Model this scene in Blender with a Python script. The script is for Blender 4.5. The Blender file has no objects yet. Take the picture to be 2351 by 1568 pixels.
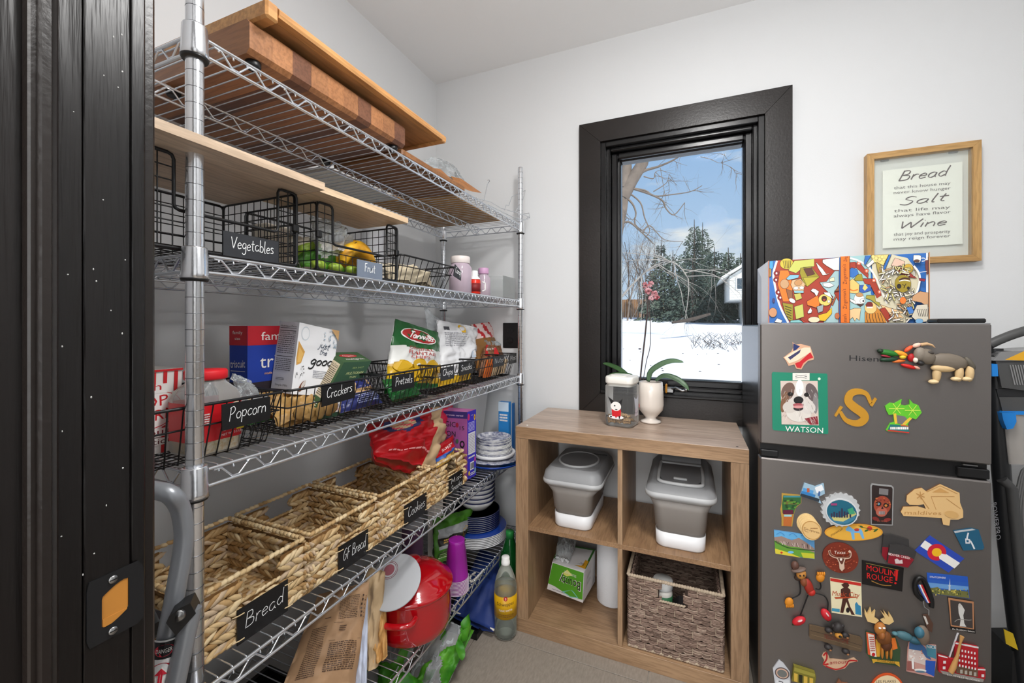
import bpy, math, random
from mathutils import Vector, Matrix, noise as mn
random.seed(7)
PI = math.pi
# ---------------------------------------------------------------- camera, world, lights, exposure
F = 963.0; TH = math.radians(23.04); CT, ST = math.cos(TH), math.sin(TH); EYE = 1.15
sc = bpy.context.scene
cd = bpy.data.cameras.new('camera'); cam = bpy.data.objects.new('camera', cd); sc.collection.objects.link(cam)
cam.location = (0, 0, EYE); cam.rotation_euler = (PI/2, 0, TH)
cd.sensor_width = 36; cd.lens = 36*F/2351; cd.shift_y = -38/2351; cd.clip_start = .02; cd.clip_end = 500
sc.camera = cam
sc.view_settings.view_transform = 'Standard'; sc.view_settings.look = 'None'
sc.view_settings.gamma = 1; sc.view_settings.use_curve_mapping = False
sc.view_settings.exposure = -0.13

def lin(c):
    return tuple(((x/255)/12.92 if x/255 <= .04045 else ((x/255+.055)/1.055)**2.4) for x in c)
world = bpy.data.worlds.new('world'); sc.world = world; world.use_nodes = True
nt = world.node_tree; nd = nt.nodes; nd.clear()
out = nd.new('ShaderNodeOutputWorld'); bg = nd.new('ShaderNodeBackground'); nt.links.new(bg.outputs[0], out.inputs[0])
tc = nd.new('ShaderNodeTexCoord'); sep = nd.new('ShaderNodeSeparateXYZ'); nt.links.new(tc.outputs['Generated'], sep.inputs[0])
rp = nd.new('ShaderNodeValToRGB'); nt.links.new(sep.outputs[2], rp.inputs[0])
e = rp.color_ramp.elements
e[0].position = 0; e[0].color = (*lin((214, 232, 252)), 1); e[1].position = .8; e[1].color = (*lin((110, 158, 226)), 1)
m1 = e.new(.22); m1.color = (*lin((184, 214, 250)), 1); m2 = e.new(.45); m2.color = (*lin((150, 192, 244)), 1)
mp = nd.new('ShaderNodeMapping'); mp.inputs['Scale'].default_value = (3.2, 3.2, 9); mp.inputs['Location'].default_value = (1.3, .2, .55)
nt.links.new(tc.outputs['Generated'], mp.inputs[0])
nz = nd.new('ShaderNodeTexNoise'); nz.inputs['Scale'].default_value = 1.0; nz.inputs['Detail'].default_value = 6; nz.inputs['Roughness'].default_value = .55
nt.links.new(mp.outputs[0], nz.inputs[0])
cr = nd.new('ShaderNodeValToRGB'); cr.color_ramp.elements[0].position = .50; cr.color_ramp.elements[1].position = .62
cr.color_ramp.elements[0].color = (0, 0, 0, 1); cr.color_ramp.elements[1].color = (1, 1, 1, 1)
nt.links.new(nz.outputs[0], cr.inputs[0])
mx = nd.new('ShaderNodeMixRGB'); mx.inputs[2].default_value = (.97, .98, 1, 1)
nt.links.new(cr.outputs[0], mx.inputs[0]); nt.links.new(rp.outputs[0], mx.inputs[1]); nt.links.new(mx.outputs[0], bg.inputs[0])
bg.inputs[1].default_value = 1.0

def light(name, kind, loc, rot, energy, color=(1, 1, 1), **kw):
    l = bpy.data.lights.new(name, kind); l.energy = energy; l.color = color
    for k, v in kw.items(): setattr(l, k, v)
    o = bpy.data.objects.new(name, l); o.location = loc; o.rotation_euler = rot; sc.collection.objects.link(o); return o
light('sun', 'SUN', (4, -6, 12), (math.radians(50), 0, math.radians(38)), 5.5, (1, .95, .87), angle=.02)
light('pantry_ceiling_light', 'AREA', (.12, .62, 2.37), (0, 0, 0), 17, (1, .99, .975), shape='DISK', size=.26)
light('pantry_fill', 'POINT', (.15, .55, 1.93), (0, 0, 0), 19, (1, .99, .975), shadow_soft_size=.10)  # added fill point, out of view, to brighten the ceiling
light('hallway_overhead_fill', 'AREA', (-.15, -1.3, 2.36), (0, 0, 0), 60, (1, .99, .97), shape='SQUARE', size=1.3)  # added soft fill reaching in through the doorway, not a known fixture
light('hallway_rear_fill', 'AREA', (-.05, -2.45, 1.35), (PI/2, 0, 0), 42, (.97, .985, 1), shape='RECTANGLE', size=2.6, size_y=2.0)  # added fill panel behind the camera; the end wall has no window

# ---------------------------------------------------------------- helpers
def ray(u, v):                       # direction of the sight line that passes a measured point of the photograph
    x = (u-1175.5)/F
    return Vector((-ST+x*CT, CT+x*ST, (746-v)/F))
def on(u, v, X=None, Y=None, Z=None):
    d = ray(u, v)
    t = X/d.x if X is not None else Y/d.y if Y is not None else (Z-EYE)/d.z
    return Vector((0, 0, EYE))+d*t

MT = {}
def mat(key, col, rough=.5, metal=0., bump=0., bscale=60., spec=.5, coat=0., alpha=1., trans=0., emit=None, var=0., vscale=8., stretch=(1, 1, 1), ior=1.45, col2=None, sub=0.):
    m = bpy.data.materials.new(key); m.use_nodes = True; n = m.node_tree.nodes; L = m.node_tree.links
    b = n['Principled BSDF']; c = (*lin(col), 1)
    b.inputs['Base Color'].default_value = c; b.inputs['Roughness'].default_value = rough; b.inputs['Metallic'].default_value = metal
    b.inputs['Specular IOR Level'].default_value = spec; b.inputs['Coat Weight'].default_value = coat
    b.inputs['Alpha'].default_value = alpha; b.inputs['Transmission Weight'].default_value = trans; b.inputs['IOR'].default_value = ior
    if sub: b.inputs['Subsurface Weight'].default_value = sub; b.inputs['Subsurface Scale'].default_value = .01
    if emit: b.inputs['Emission Color'].default_value = c; b.inputs['Emission Strength'].default_value = emit
    if bump or var or col2:
        t = n.new('ShaderNodeTexCoord'); mpn = n.new('ShaderNodeMapping'); mpn.inputs['Scale'].default_value = stretch
        L.new(t.outputs['Object'], mpn.inputs[0])
    if bump:
        z = n.new('ShaderNodeTexNoise'); z.inputs['Scale'].default_value = bscale; z.inputs['Detail'].default_value = 4
        L.new(mpn.outputs[0], z.inputs[0]); bp = n.new('ShaderNodeBump'); bp.inputs['Strength'].default_value = min(1, bump); bp.inputs['Distance'].default_value = .004
        L.new(z.outputs[0], bp.inputs['Height']); L.new(bp.outputs[0], b.inputs['Normal'])
    if var or col2:
        z2 = n.new('ShaderNodeTexNoise'); z2.inputs['Scale'].default_value = vscale; z2.inputs['Detail'].default_value = 6; z2.inputs['Roughness'].default_value = .6
        L.new(mpn.outputs[0], z2.inputs[0]); r = n.new('ShaderNodeValToRGB'); r.color_ramp.elements[0].position = .34; r.color_ramp.elements[1].position = .66
        a = lin(col); d = lin(col2) if col2 else tuple(x*(1-var) for x in a)
        r.color_ramp.elements[0].color = (*d, 1); r.color_ramp.elements[1].color = (*a, 1)
        L.new(z2.outputs[0], r.inputs[0]); L.new(r.outputs[0], b.inputs['Base Color'])
    MT[key] = m; return m
def flat(col, rough=.55):            # plain print colour, cached
    k = 'ink_%02x%02x%02x' % tuple(int(x) for x in col)
    if k not in MT: mat(k, col, rough)
    return k
def film(key, col=(235, 240, 242), clear=.8, rough=.12, ior=1.35):     # thin clear plastic / glass sheet
    m = bpy.data.materials.new(key); m.use_nodes = True; n = m.node_tree.nodes; L = m.node_tree.links; n.clear()
    o = n.new('ShaderNodeOutputMaterial'); g = n.new('ShaderNodeBsdfPrincipled'); t = n.new('ShaderNodeBsdfTransparent'); x = n.new('ShaderNodeMixShader'); f = n.new('ShaderNodeFresnel')
    g.inputs['Base Color'].default_value = (*lin(col), 1); g.inputs['Roughness'].default_value = rough
    t.inputs[0].default_value = (*[.6+.4*c for c in lin(col)], 1)
    mm = n.new('ShaderNodeMath'); mm.operation = 'ADD'; mm.use_clamp = True; mm.inputs[1].default_value = 1-clear
    f.inputs[0].default_value = ior
    L.new(f.outputs[0], mm.inputs[0]); L.new(mm.outputs[0], x.inputs[0]); L.new(t.outputs[0], x.inputs[1]); L.new(g.outputs[0], x.inputs[2]); L.new(x.outputs[0], o.inputs[0])
    MT[key] = m; return m
def wood(key, c1, c2, axis='X', scale=6., rough=.45, c3=None, bump=.12, fine=1.):
    m = mat(key, c1, rough); n = m.node_tree.nodes; L = m.node_tree.links; b = n['Principled BSDF']
    t = n.new('ShaderNodeTexCoord'); mpn = n.new('ShaderNodeMapping'); s = {'X': (.09, 1, 1), 'Y': (1, .09, 1), 'Z': (1, 1, .09)}[axis]
    mpn.inputs['Scale'].default_value = s; L.new(t.outputs['Object'], mpn.inputs[0])
    z = n.new('ShaderNodeTexNoise'); z.inputs['Scale'].default_value = scale*4; z.inputs['Detail'].default_value = 8; z.inputs['Roughness'].default_value = .65; z.inputs['Distortion'].default_value = .6
    L.new(mpn.outputs[0], z.inputs[0])
    z2 = n.new('ShaderNodeTexNoise'); z2.inputs['Scale'].default_value = scale*34*fine; z2.inputs['Detail'].default_value = 3; L.new(mpn.outputs[0], z2.inputs[0])
    r = n.new('ShaderNodeValToRGB'); r.color_ramp.elements[0].position = .33; r.color_ramp.elements[1].position = .68
    r.color_ramp.elements[0].color = (*lin(c2), 1); r.color_ramp.elements[1].color = (*lin(c1), 1)
    L.new(z.outputs[0], r.inputs[0])
    r2 = n.new('ShaderNodeValToRGB'); r2.color_ramp.elements[0].position = .4; r2.color_ramp.elements[1].position = .55
    r2.color_ramp.elements[0].color = (.62, .6, .58, 1); r2.color_ramp.elements[1].color = (1, 1, 1, 1); L.new(z2.outputs[0], r2.inputs[0])
    x = n.new('ShaderNodeMixRGB'); x.blend_type = 'MULTIPLY'; x.inputs[0].default_value = .55
    L.new(r.outputs[0], x.inputs[1]); L.new(r2.outputs[0], x.inputs[2]); L.new(x.outputs[0], b.inputs['Base Color'])
    bp = n.new('ShaderNodeBump'); bp.inputs['Strength'].default_value = bump; bp.inputs['Distance'].default_value = .002; L.new(z2.outputs[0], bp.inputs['Height']); L.new(bp.outputs[0], b.inputs['Normal'])
    return m

class MB:
    """collects shapes, then builds them as ONE mesh object"""
    def __init__(s, m=None): s.v = []; s.f = []; s.k = []; s.m = m; s.sm = []
    def add(s, vs, fs, m=None, smooth=False):
        o = len(s.v); s.v += [tuple(p) for p in vs]; m = m or s.m
        for f in fs: s.f.append(tuple(i+o for i in f)); s.k.append(m); s.sm.append(smooth)
        return s
    def box(s, x0, x1, y0, y1, z0, z1, m=None, M=None, bev=0.):
        if bev > 0:
            b = min(bev, abs(x1-x0)/2.01, abs(y1-y0)/2.01, abs(z1-z0)/2.01)
            X, Y, Z = (x0, x1), (y0, y1), (z0, z1); vs = []; idx = {}
            for i in (0, 1):
                for j in (0, 1):
                    for k in (0, 1):
                        a = b*(1-2*i); c = b*(1-2*j); d = b*(1-2*k)
                        for q, (px, py, pz) in enumerate(((X[i], Y[j]+c, Z[k]+d), (X[i]+a, Y[j], Z[k]+d), (X[i]+a, Y[j]+c, Z[k]))):
                            idx[i, j, k, q] = len(vs); vs.append((px, py, pz))
            I = idx; fs = []
            for i in (0, 1): fs.append([I[i, 0, 0, 0], I[i, 1, 0, 0], I[i, 1, 1, 0], I[i, 0, 1, 0]][::(-1 if i == 0 else 1)])
            for j in (0, 1): fs.append([I[0, j, 0, 1], I[1, j, 0, 1], I[1, j, 1, 1], I[0, j, 1, 1]][::(1 if j == 0 else -1)])
            for k in (0, 1): fs.append([I[0, 0, k, 2], I[1, 0, k, 2], I[1, 1, k, 2], I[0, 1, k, 2]][::(-1 if k == 0 else 1)])
            for i in (0, 1):
                for j in (0, 1):
                    fs.append([I[i, j, 0, 0], I[i, j, 1, 0], I[i, j, 1, 1], I[i, j, 0, 1]]); fs.append([I[i, 0, j, 0], I[i, 1, j, 0], I[i, 1, j, 2], I[i, 0, j, 2]]); fs.append([I[0, i, j, 1], I[1, i, j, 1], I[1, i, j, 2], I[0, i, j, 2]])
                    for k in (0, 1): fs.append([I[i, j, k, 0], I[i, j, k, 1], I[i, j, k, 2]])
        else:
            vs = [(x, y, z) for x in (x0, x1) for y in (y0, y1) for z in (z0, z1)]
            fs = [(0, 1, 3, 2), (4, 6, 7, 5), (0, 4, 5, 1), (2, 3, 7, 6), (0, 2, 6, 4), (1, 5, 7, 3)]
        if M: vs = [M @ Vector(p) for p in vs]
        return s.add(vs, fs, m)
    def tube(s, pts, r, n=6, m=None, closed=False, caps=True, smooth=True):
        P = [Vector(p) for p in pts]; N = len(P); vs = []; R = r if hasattr(r, '__len__') else [r]*N
        up = None
        for i, p in enumerate(P):
            a = P[(i-1) % N] if (closed or i > 0) else p; b = P[(i+1) % N] if (closed or i < N-1) else p
            d = (b-a)
            d = d.normalized() if d.length > 1e-9 else Vector((0, 0, 1))
            if up is None:
                up = Vector((0, 0, 1)) if abs(d.z) < .9 else Vector((1, 0, 0))
            e1 = (up-d*up.dot(d))
            e1 = e1.normalized() if e1.length > 1e-6 else d.orthogonal().normalized()
            e2 = d.cross(e1); up = e1
            for k in range(n):
                t = 2*PI*k/n; vs.append(p+(e1*math.cos(t)+e2*math.sin(t))*R[i])
        fs = []
        for i in range(N if closed else N-1):
            j = (i+1) % N
            for k in range(n): fs.append((i*n+k, i*n+(k+1) % n, j*n+(k+1) % n, j*n+k))
        s.add(vs, fs, m, smooth)
        if caps and not closed: s.add(vs[:n], [tuple(range(n))[::-1]], m); s.add(vs[-n:], [tuple(range(n))], m)
        return s
    def lathe(s, prof, n=24, m=None, M=None, smooth=True, sx=1., sy=1., mats=None):
        vs = []; N = len(prof)
        for r, z in prof:
            for k in range(n): vs.append((r*sx*math.cos(2*PI*k/n), r*sy*math.sin(2*PI*k/n), z))
        if M: vs = [M @ Vector(p) for p in vs]
        o = len(s.v); s.v += [tuple(p) for p in vs]
        for i in range(N-1):
            for k in range(n):
                s.f.append((o+i*n+k, o+i*n+(k+1) % n, o+(i+1)*n+(k+1) % n, o+(i+1)*n+k)); s.k.append((mats[i] if mats else None) or m or s.m); s.sm.append(smooth)
        if prof[0][0] > 1e-6: s.f.append(tuple(o+k for k in range(n))[::-1]); s.k.append((mats[0] if mats else None) or m or s.m); s.sm.append(False)
        if prof[-1][0] > 1e-6: s.f.append(tuple(o+(N-1)*n+k for k in range(n))); s.k.append((mats[-1] if mats else None) or m or s.m); s.sm.append(False)
        return s
    def loft(s, rings, m=None, cap=(True, True), smooth=True, mats=None, closed=True):
        n = len(rings[0]); o = len(s.v)
        for r in rings: s.v += [tuple(p) for p in r]
        for i in range(len(rings)-1):
            for k in range(n if closed else n-1):
                s.f.append((o+i*n+k, o+i*n+(k+1) % n, o+(i+1)*n+(k+1) % n, o+(i+1)*n+k)); s.k.append((mats[i] if mats else None) or m or s.m); s.sm.append(smooth)
        if cap[0]: s.f.append(tuple(o+k for k in range(n))[::-1]); s.k.append((mats[0] if mats else None) or m or s.m); s.sm.append(False)
        if cap[1]: s.f.append(tuple(o+(len(rings)-1)*n+k for k in range(n))); s.k.append((mats[-1] if mats else None) or m or s.m); s.sm.append(False)
        return s
    def ell(s, c, r, n=8, m=None, M=None, rows=5):
        vs = []; R = r if hasattr(r, '__len__') else (r, r, r); c = Vector(c)
        for i in range(1, rows):
            a = PI*i/rows
            for k in range(n):
                p = Vector((R[0]*math.sin(a)*math.cos(2*PI*k/n), R[1]*math.sin(a)*math.sin(2*PI*k/n), R[2]*math.cos(a))); vs.append(c+(M @ p if M else p))
        t = Vector((0, 0, R[2])); vs += [c+(M @ t if M else t), c-(M @ t if M else t)]; T = len(vs)-2; fs = []
        for i in range(rows-2):
            for k in range(n): fs.append((i*n+k, (i+1)*n+k, (i+1)*n+(k+1) % n, i*n+(k+1) % n))
        for k in range(n): fs.append((T, k, (k+1) % n)); fs.append((T+1, (rows-2)*n+(k+1) % n, (rows-2)*n+k))
        return s.add(vs, fs, m, True)
    def build(s, name, parent=None, m=None, loc=None):
        me = bpy.data.meshes.new(name); me.from_pydata(s.v, [], s.f); keys = []
        for k in s.k:
            if k not in keys: keys.append(k)
        for k in keys: me.materials.append(MT[k])
        me.polygons.foreach_set('material_index', [keys.index(k) for k in s.k]); me.polygons.foreach_set('use_smooth', s.sm)
        me.validate(); me.update()
        o = bpy.data.objects.new(name, me); sc.collection.objects.link(o)
        w = tuple(parent.get('_w', (0, 0, 0))) if parent else (0, 0, 0)
        if parent: o.parent = parent
        if any(w): me.transform(Matrix.Translation(-Vector(w)))
        o['_w'] = w
        return o
def tag(o, label=None, cat=None, group=None, kind=None):
    if label: o['label'] = label
    if cat: o['category'] = cat
    if group: o['group'] = group
    if kind: o['kind'] = kind
    return o
def thing(name, label, cat, loc=(0, 0, 0), group=None):
    o = bpy.data.objects.new(name, None); o.empty_display_size = .05; sc.collection.objects.link(o); o.location = loc; o['_w'] = tuple(loc)
    return tag(o, label, cat, group)
def nth(i, n):                       # place in a stack, counted from its top
    k = n-1-i; return ('topmost', 'second from the top', 'third from the top', 'fourth from the top', 'fifth from the top', 'sixth from the top', 'seventh from the top', 'eighth from the top', 'ninth from the top', 'tenth from the top')[k] if k < 10 else ('lowest', 'second from the bottom', 'third from the bottom', 'fourth from the bottom')[min(i, 3)]
def struct(name, mb): o = mb.build(name); o['kind'] = 'structure'; return o
def smooth(pts, k=5, closed=False):      # Catmull-Rom
    P = [Vector(p) for p in pts]; N = len(P); o = []
    for i in range(N if closed else N-1):
        p0 = P[(i-1) % N] if (closed or i > 0) else P[0]; p1 = P[i]; p2 = P[(i+1) % N]; p3 = P[(i+2) % N] if (closed or i+2 < N) else P[-1]
        for j in range(k):
            t = j/k; o.append(.5*((2*p1)+(p2-p0)*t+(2*p0-5*p1+4*p2-p3)*t*t+(3*p1-p0-3*p2+p3)*t**3))
    if not closed: o.append(P[-1])
    return o
_tx = {}
def text_mesh(s):
    if s not in _tx:
        c = bpy.data.curves.new('t', 'FONT'); c.body = s; c.resolution_u = 2; o = bpy.data.objects.new('t', c); sc.collection.objects.link(o)
        me = bpy.data.meshes.new_from_object(o); vs = [(v.co.x, v.co.y) for v in me.vertices]; fs = [tuple(p.vertices) for p in me.polygons]
        bpy.data.objects.remove(o); bpy.data.meshes.remove(me); bpy.data.curves.remove(c)
        xs = [v[0] for v in vs]; x0, x1 = min(xs), max(xs); H = .72
        _tx[s] = ([((x-x0)/(x1-x0), y/H) for x, y in vs], fs)
    return _tx[s]
# hand lettering, one-stroke glyphs on a 1-high x-height grid (x, y), drawn smooth
GL = {
'a': (1., [[(.8,.8),(.5,1),(.15,.75),(.15,.25),(.45,0),(.75,.3),(.8,.9)],[(.8,.9),(.8,.2),(.95,0)]]),
'b': (.9, [[(.1,2),(.12,0)],[(.12,.7),(.45,1),(.78,.6),(.6,.05),(.12,.1)]]),
'c': (.85, [[(.8,.85),(.45,1),(.1,.5),(.4,0),(.8,.2)]]),
'd': (1., [[(.75,.8),(.4,1),(.1,.5),(.4,0),(.75,.3)],[(.8,2),(.78,.9),(.85,0)]]),
'e': (.9, [[(.12,.5),(.75,.62),(.5,1),(.12,.6),(.3,.03),(.8,.2)]]),
'f': (.7, [[(.65,1.85),(.35,1.8),(.3,1),(.3,0)],[(.05,1),(.6,1)]]),
'g': (.95, [[(.78,.85),(.4,1),(.12,.5),(.4,.1),(.75,.4)],[(.78,.9),(.78,-.5),(.4,-.85),(.1,-.6)]]),
'h': (.95, [[(.12,2),(.12,0)],[(.12,.6),(.5,1),(.75,.7),(.78,0)]]),
'i': (.45, [[(.2,1),(.2,0)],[(.2,1.45),(.22,1.5)]]),
'k': (.85, [[(.12,2),(.12,0)],[(.7,1),(.15,.45)],[(.3,.55),(.75,0)]]),
'l': (.5, [[(.2,2),(.2,.15),(.4,0)]]),
'm': (1.4, [[(.1,1),(.1,0)],[(.1,.6),(.4,1),(.6,.7),(.6,0)],[(.6,.6),(.95,1),(1.15,.7),(1.2,0)]]),
'n': (.95, [[(.12,1),(.12,0)],[(.12,.6),(.5,1),(.75,.7),(.8,0)]]),
'o': (.95, [[(.5,1),(.12,.6),(.3,.02),(.7,.1),(.82,.65),(.5,1)]]),
'p': (.95, [[(.12,1),(.12,-.8)],[(.12,.7),(.5,1),(.8,.6),(.55,.05),(.12,.2)]]),
'r': (.7, [[(.12,1),(.12,0)],[(.12,.55),(.35,.95),(.65,.9)]]),
's': (.8, [[(.7,.9),(.35,1),(.15,.75),(.6,.4),(.6,.08),(.1,.05)]]),
't': (.75, [[(.32,1.7),(.3,.2),(.6,0)],[(.02,1.1),(.65,1.15)]]),
'u': (.95, [[(.12,1),(.15,.2),(.45,0),(.75,.3),(.78,1)],[(.78,1),(.8,0)]]),
'y': (.9, [[(.1,1),(.4,.3)],[(.78,1),(.35,-.2),(.05,-.8)]]),
'z': (.85, [[(.1,.95),(.72,.95)],[(.72,.95),(.12,.05)],[(.12,.05),(.8,.05)]]),
'v': (.85, [[(.1,1),(.4,0),(.75,1)]]),
'B': (1.2, [[(.15,1.9),(.15,0)],[(.1,1.85),(.7,1.8),(.75,1.2),(.2,1)],[(.2,1),(.95,.8),(.9,.1),(.1,0)]]),
'C': (1.15, [[(1,1.6),(.7,1.9),(.2,1.4),(.15,.5),(.5,0),(1.05,.3)]]),
'F': (1., [[(.2,1.8),(.2,0)],[(.2,1.8),(.9,1.85)],[(.2,1),(.75,1.05)]]),
'G': (1.25, [[(1.05,1.6),(.7,1.85),(.15,1.2),(.3,.1),(.9,.3),(1,.85)],[(.6,.85),(1.15,.85)]]),
'M': (1.5, [[(.1,0),(.2,1.8)],[(.2,1.8),(.65,.5),(1.1,1.8)],[(1.1,1.8),(1.3,0)]]),
'P': (1.1, [[(.2,1.9),(.15,-.2)],[(.05,1.7),(.6,1.9),(.9,1.4),(.6,.9),(.2,.8)]]),
'S': (1.1, [[(.9,1.6),(.5,1.9),(.2,1.4),(.85,.7),(.6,0),(.05,.25)]]),
'V': (1.2, [[(.05,1.8),(.5,0)],[(.5,0),(1.1,1.9)]]),
'W': (1.7, [[(.05,1.6),(.35,0)],[(.35,0),(.8,1.3)],[(.8,1.3),(1.1,0)],[(1.1,0),(1.65,1.9)]]),
'j': (.5, [[(.3,1),(.3,-.4),(.0,-.7)],[(.3,1.45),(.32,1.5)]]),
'q': (.95, [[(.8,.85),(.4,1),(.12,.5),(.4,.05),(.75,.4)],[(.78,.95),(.78,-.8)]]),
'w': (1.2, [[(.1,1),(.3,0)],[(.3,0),(.55,.8)],[(.55,.8),(.8,0)],[(.8,0),(1.05,1)]]),
'T': (1.1, [[(.05,1.85),(1.05,1.9)],[(.5,1.85),(.45,0)]]),
'N': (1.2, [[(.15,0),(.15,1.8)],[(.15,1.8),(.95,0)],[(.95,0),(.95,1.8)]]),
' ': (.6, [])}
class Pic:
    """flat print on a real surface. pt(x, y, h) maps print coordinates to the surface raised by h"""
    def __init__(s, pt, h=.0006, step=.00012): s.pt = pt; s.h = h; s.step = step; s.mb = MB()
    def up(s): s.h += s.step; return s.h
    def poly(s, pts, col, thick=None, h=None, rough=.5, side=None):
        k = col if isinstance(col, str) else flat(col, rough); h = h if h is not None else s.up()
        n = len(pts); T = [s.pt(p[0], p[1], h) for p in pts]
        s.mb.add(T, [tuple(range(n))], k)
        if thick:
            s.mb.add([s.pt(p[0], p[1], h-thick) for p in pts]+T, [(i, (i+1) % n, n+(i+1) % n, n+i) for i in range(n)]+[tuple(range(n))[::-1]], side or k)
        return s
    def rect(s, x0, y0, x1, y1, col, **k): return s.poly([(x0, y0), (x1, y0), (x1, y1), (x0, y1)], col, **k)
    def oval(s, x, y, a, b, col, rot=0, n=24, **k):
        c, d = math.cos(rot), math.sin(rot)
        return s.poly([(x+a*math.cos(t)*c-b*math.sin(t)*d, y+a*math.cos(t)*d+b*math.sin(t)*c) for t in [2*PI*i/n for i in range(n)]], col, **k)
    def line(s, pts, w, col, sm=0, h=None):
        if sm: pts = [(p[0], p[1]) for p in smooth([(a[0], a[1], 0) for a in pts], sm)]
        k = col if isinstance(col, str) else flat(col); h = h if h is not None else s.up(); P = [Vector(p[:2]) for p in pts]; L = []; R = []
        for i, p in enumerate(P):
            d = P[min(i+1, len(P)-1)]-P[max(i-1, 0)]
            d = d.normalized() if d.length > 1e-9 else Vector((1, 0)); q = Vector((-d.y, d.x))*(w/2 if not hasattr(w, '__len__') else w[min(i, len(w)-1)]/2); L.append(p+q); R.append(p-q)
        n = len(P); s.mb.add([s.pt(a.x, a.y, h) for a in L]+[s.pt(a.x, a.y, h) for a in R], [(i, i+1, n+i+1, n+i) for i in range(n-1)], k); return s
    def text(s, t, p0, p1, up, col, h=None):
        k = col if isinstance(col, str) else flat(col); h = h if h is not None else s.up(); vs, fs = text_mesh(t); p0 = Vector(p0); d = Vector(p1)-p0; u = Vector(up)
        s.mb.add([s.pt(*(p0+d*a+u*b), h) for a, b in vs], fs, k); return s
    def hand(s, t, p0, p1, up, w, col, slant=.0, jit=.04, calli=0.):
        W = sum(GL[c][0] for c in t); p0 = Vector(p0); d = (Vector(p1)-p0)/W; u = Vector(up); x = 0; k = col if isinstance(col, str) else flat(col); h = s.up(); rr = random.Random(t)
        for c in t:
            g = GL[c]; dy = rr.uniform(-jit, jit)*2
            for st in g[1]:
                q = [(a, b, 0) for a, b in st]
                if len(q) > 2: q = [tuple(v) for v in smooth(q, 4)]
                pp = [p0+d*(x+a+slant*b)+u*(b+dy) for a, b, _ in q]
                if calli:
                    ws = [w*(1+calli*abs((pp[min(i+1, len(pp)-1)]-pp[max(i-1, 0)]).normalized().dot(u.normalized()))) if (pp[min(i+1, len(pp)-1)]-pp[max(i-1, 0)]).length > 1e-9 else w for i in range(len(pp))]
                else: ws = w
                s.line(pp, ws, k, h=h)
            x += g[0]
        return s
    def scribble(s, x0, y0, x1, y1, rows, col, frac=.55, seed=1, skew=0.):    # lines of fine print too small to read
        rr = random.Random(seed); k = flat(col); h = s.up(); dy = (y1-y0)/rows
        for r in range(rows):
            y = y0+dy*r+dy*(1-frac)/2; x = x0
            while x < x1:
                w = (x1-x0)*rr.uniform(.03, .13); xe = min(x+w, x1); o = skew*(y-y0)
                s.mb.add([s.pt(x+o, y, h), s.pt(xe+o, y, h), s.pt(xe+o+skew*dy*frac, y+dy*frac, h), s.pt(x+o+skew*dy*frac, y+dy*frac, h)], [(0, 1, 2, 3)], k); x = xe+(x1-x0)*rr.uniform(.012, .03)
        return s
    def build(s, name, parent): return s.mb.build(name, parent)
def plane(O, a, b, n=None):
    O, a, b = Vector(O), Vector(a), Vector(b); n = Vector(n) if n else a.cross(b).normalized()
    return lambda x, y, h=0: O+a*x+b*y+n*h
def seen(n, **k):                    # print coordinates are photo pixels measured on a real plane X=, Y= or Z=
    n = Vector(n)
    return lambda x, y, h=0: on(x, y, **k)+n*h
def facing(p, q, r):                 # plane through three points
    p, q, r = Vector(p), Vector(q), Vector(r); n = (q-p).cross(r-p).normalized()
    if n.dot(Vector((0, 0, EYE))-p) < 0: n = -n
    E0 = Vector((0, 0, EYE)); k = (p-E0).dot(n)
    return lambda x, y, h=0: E0+ray(x, y)*(k/ray(x, y).dot(n))+n*h
def quadmap(P00, P10, P11, P01, out=None):        # unit square onto a 3D quad (may be bent)
    P00, P10, P11, P01 = map(Vector, (P00, P10, P11, P01)); n = (P10-P00).cross(P01-P00).normalized()
    if n.dot(Vector((0, 0, EYE))-P00) < 0: n = -n
    return lambda x, y, h=0: (P00*(1-x)+P10*x)*(1-y)+(P01*(1-x)+P11*x)*y+n*h

# shared materials
mat('steel_chrome', (226, 228, 232), .2, .9, bump=.04, bscale=200)
mat('wire_chrome', (222, 226, 232), .22, .86)
mat('black_wire', (22, 22, 24), .42)
mat('black_plastic', (18, 18, 19), .4)
mat('chalkboard', (40, 42, 47), .6, var=.25, vscale=30)
mat('black_label', (17, 17, 19), .45)
mat('chalk_white', (235, 236, 236), .9)
mat('white_plastic', (236, 236, 234), .35)
# ================================================================= SETTING
mat('wall_paint', (218, 219, 220), .75, bump=.05, bscale=250)
mat('ceiling_paint', (240, 240, 240), .8)
mat('black_gloss', (17, 16, 17), .22, bump=.03, bscale=90)
mat('brown_black_paint', (31, 25, 22), .3, bump=.1, bscale=120, var=.3, vscale=5)
mat('jamb_paint', (9, 7, 7), .3, bump=.35, bscale=90, stretch=(1, 1, .06), col2=(20, 15, 13))
mat('paper_speck', (190, 190, 188), .8); mat('raw_wood', (184, 122, 46), .7, var=.2)
mat('screw_steel', (150, 150, 150), .3, 1)
mat('grout', (165, 158, 148), .9)
m = mat('tile', (152, 142, 131), .55, bump=.12, bscale=320, var=.22, vscale=170, stretch=(1, .25, 1))
mat('snow', (246, 247, 252), .8, bump=.3, bscale=4, var=.06, vscale=1.5)
XL, YB, ZC, XR, YN = -1.23, 1.87, 2.412, 1.25, .242
WX0, WX1, WZ0, WZ1 = -.365, .2627, .852, 1.957
b = MB('wall_paint'); b.box(XL-.1, XL, YN-.12, YB+.12, 0, ZC); struct('wall_left', b)
b = MB('wall_paint'); b.box(XR, XR+.1, YN-.12, YB+.12, 0, ZC); struct('wall_right', b)
b = MB('wall_paint')
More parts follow.
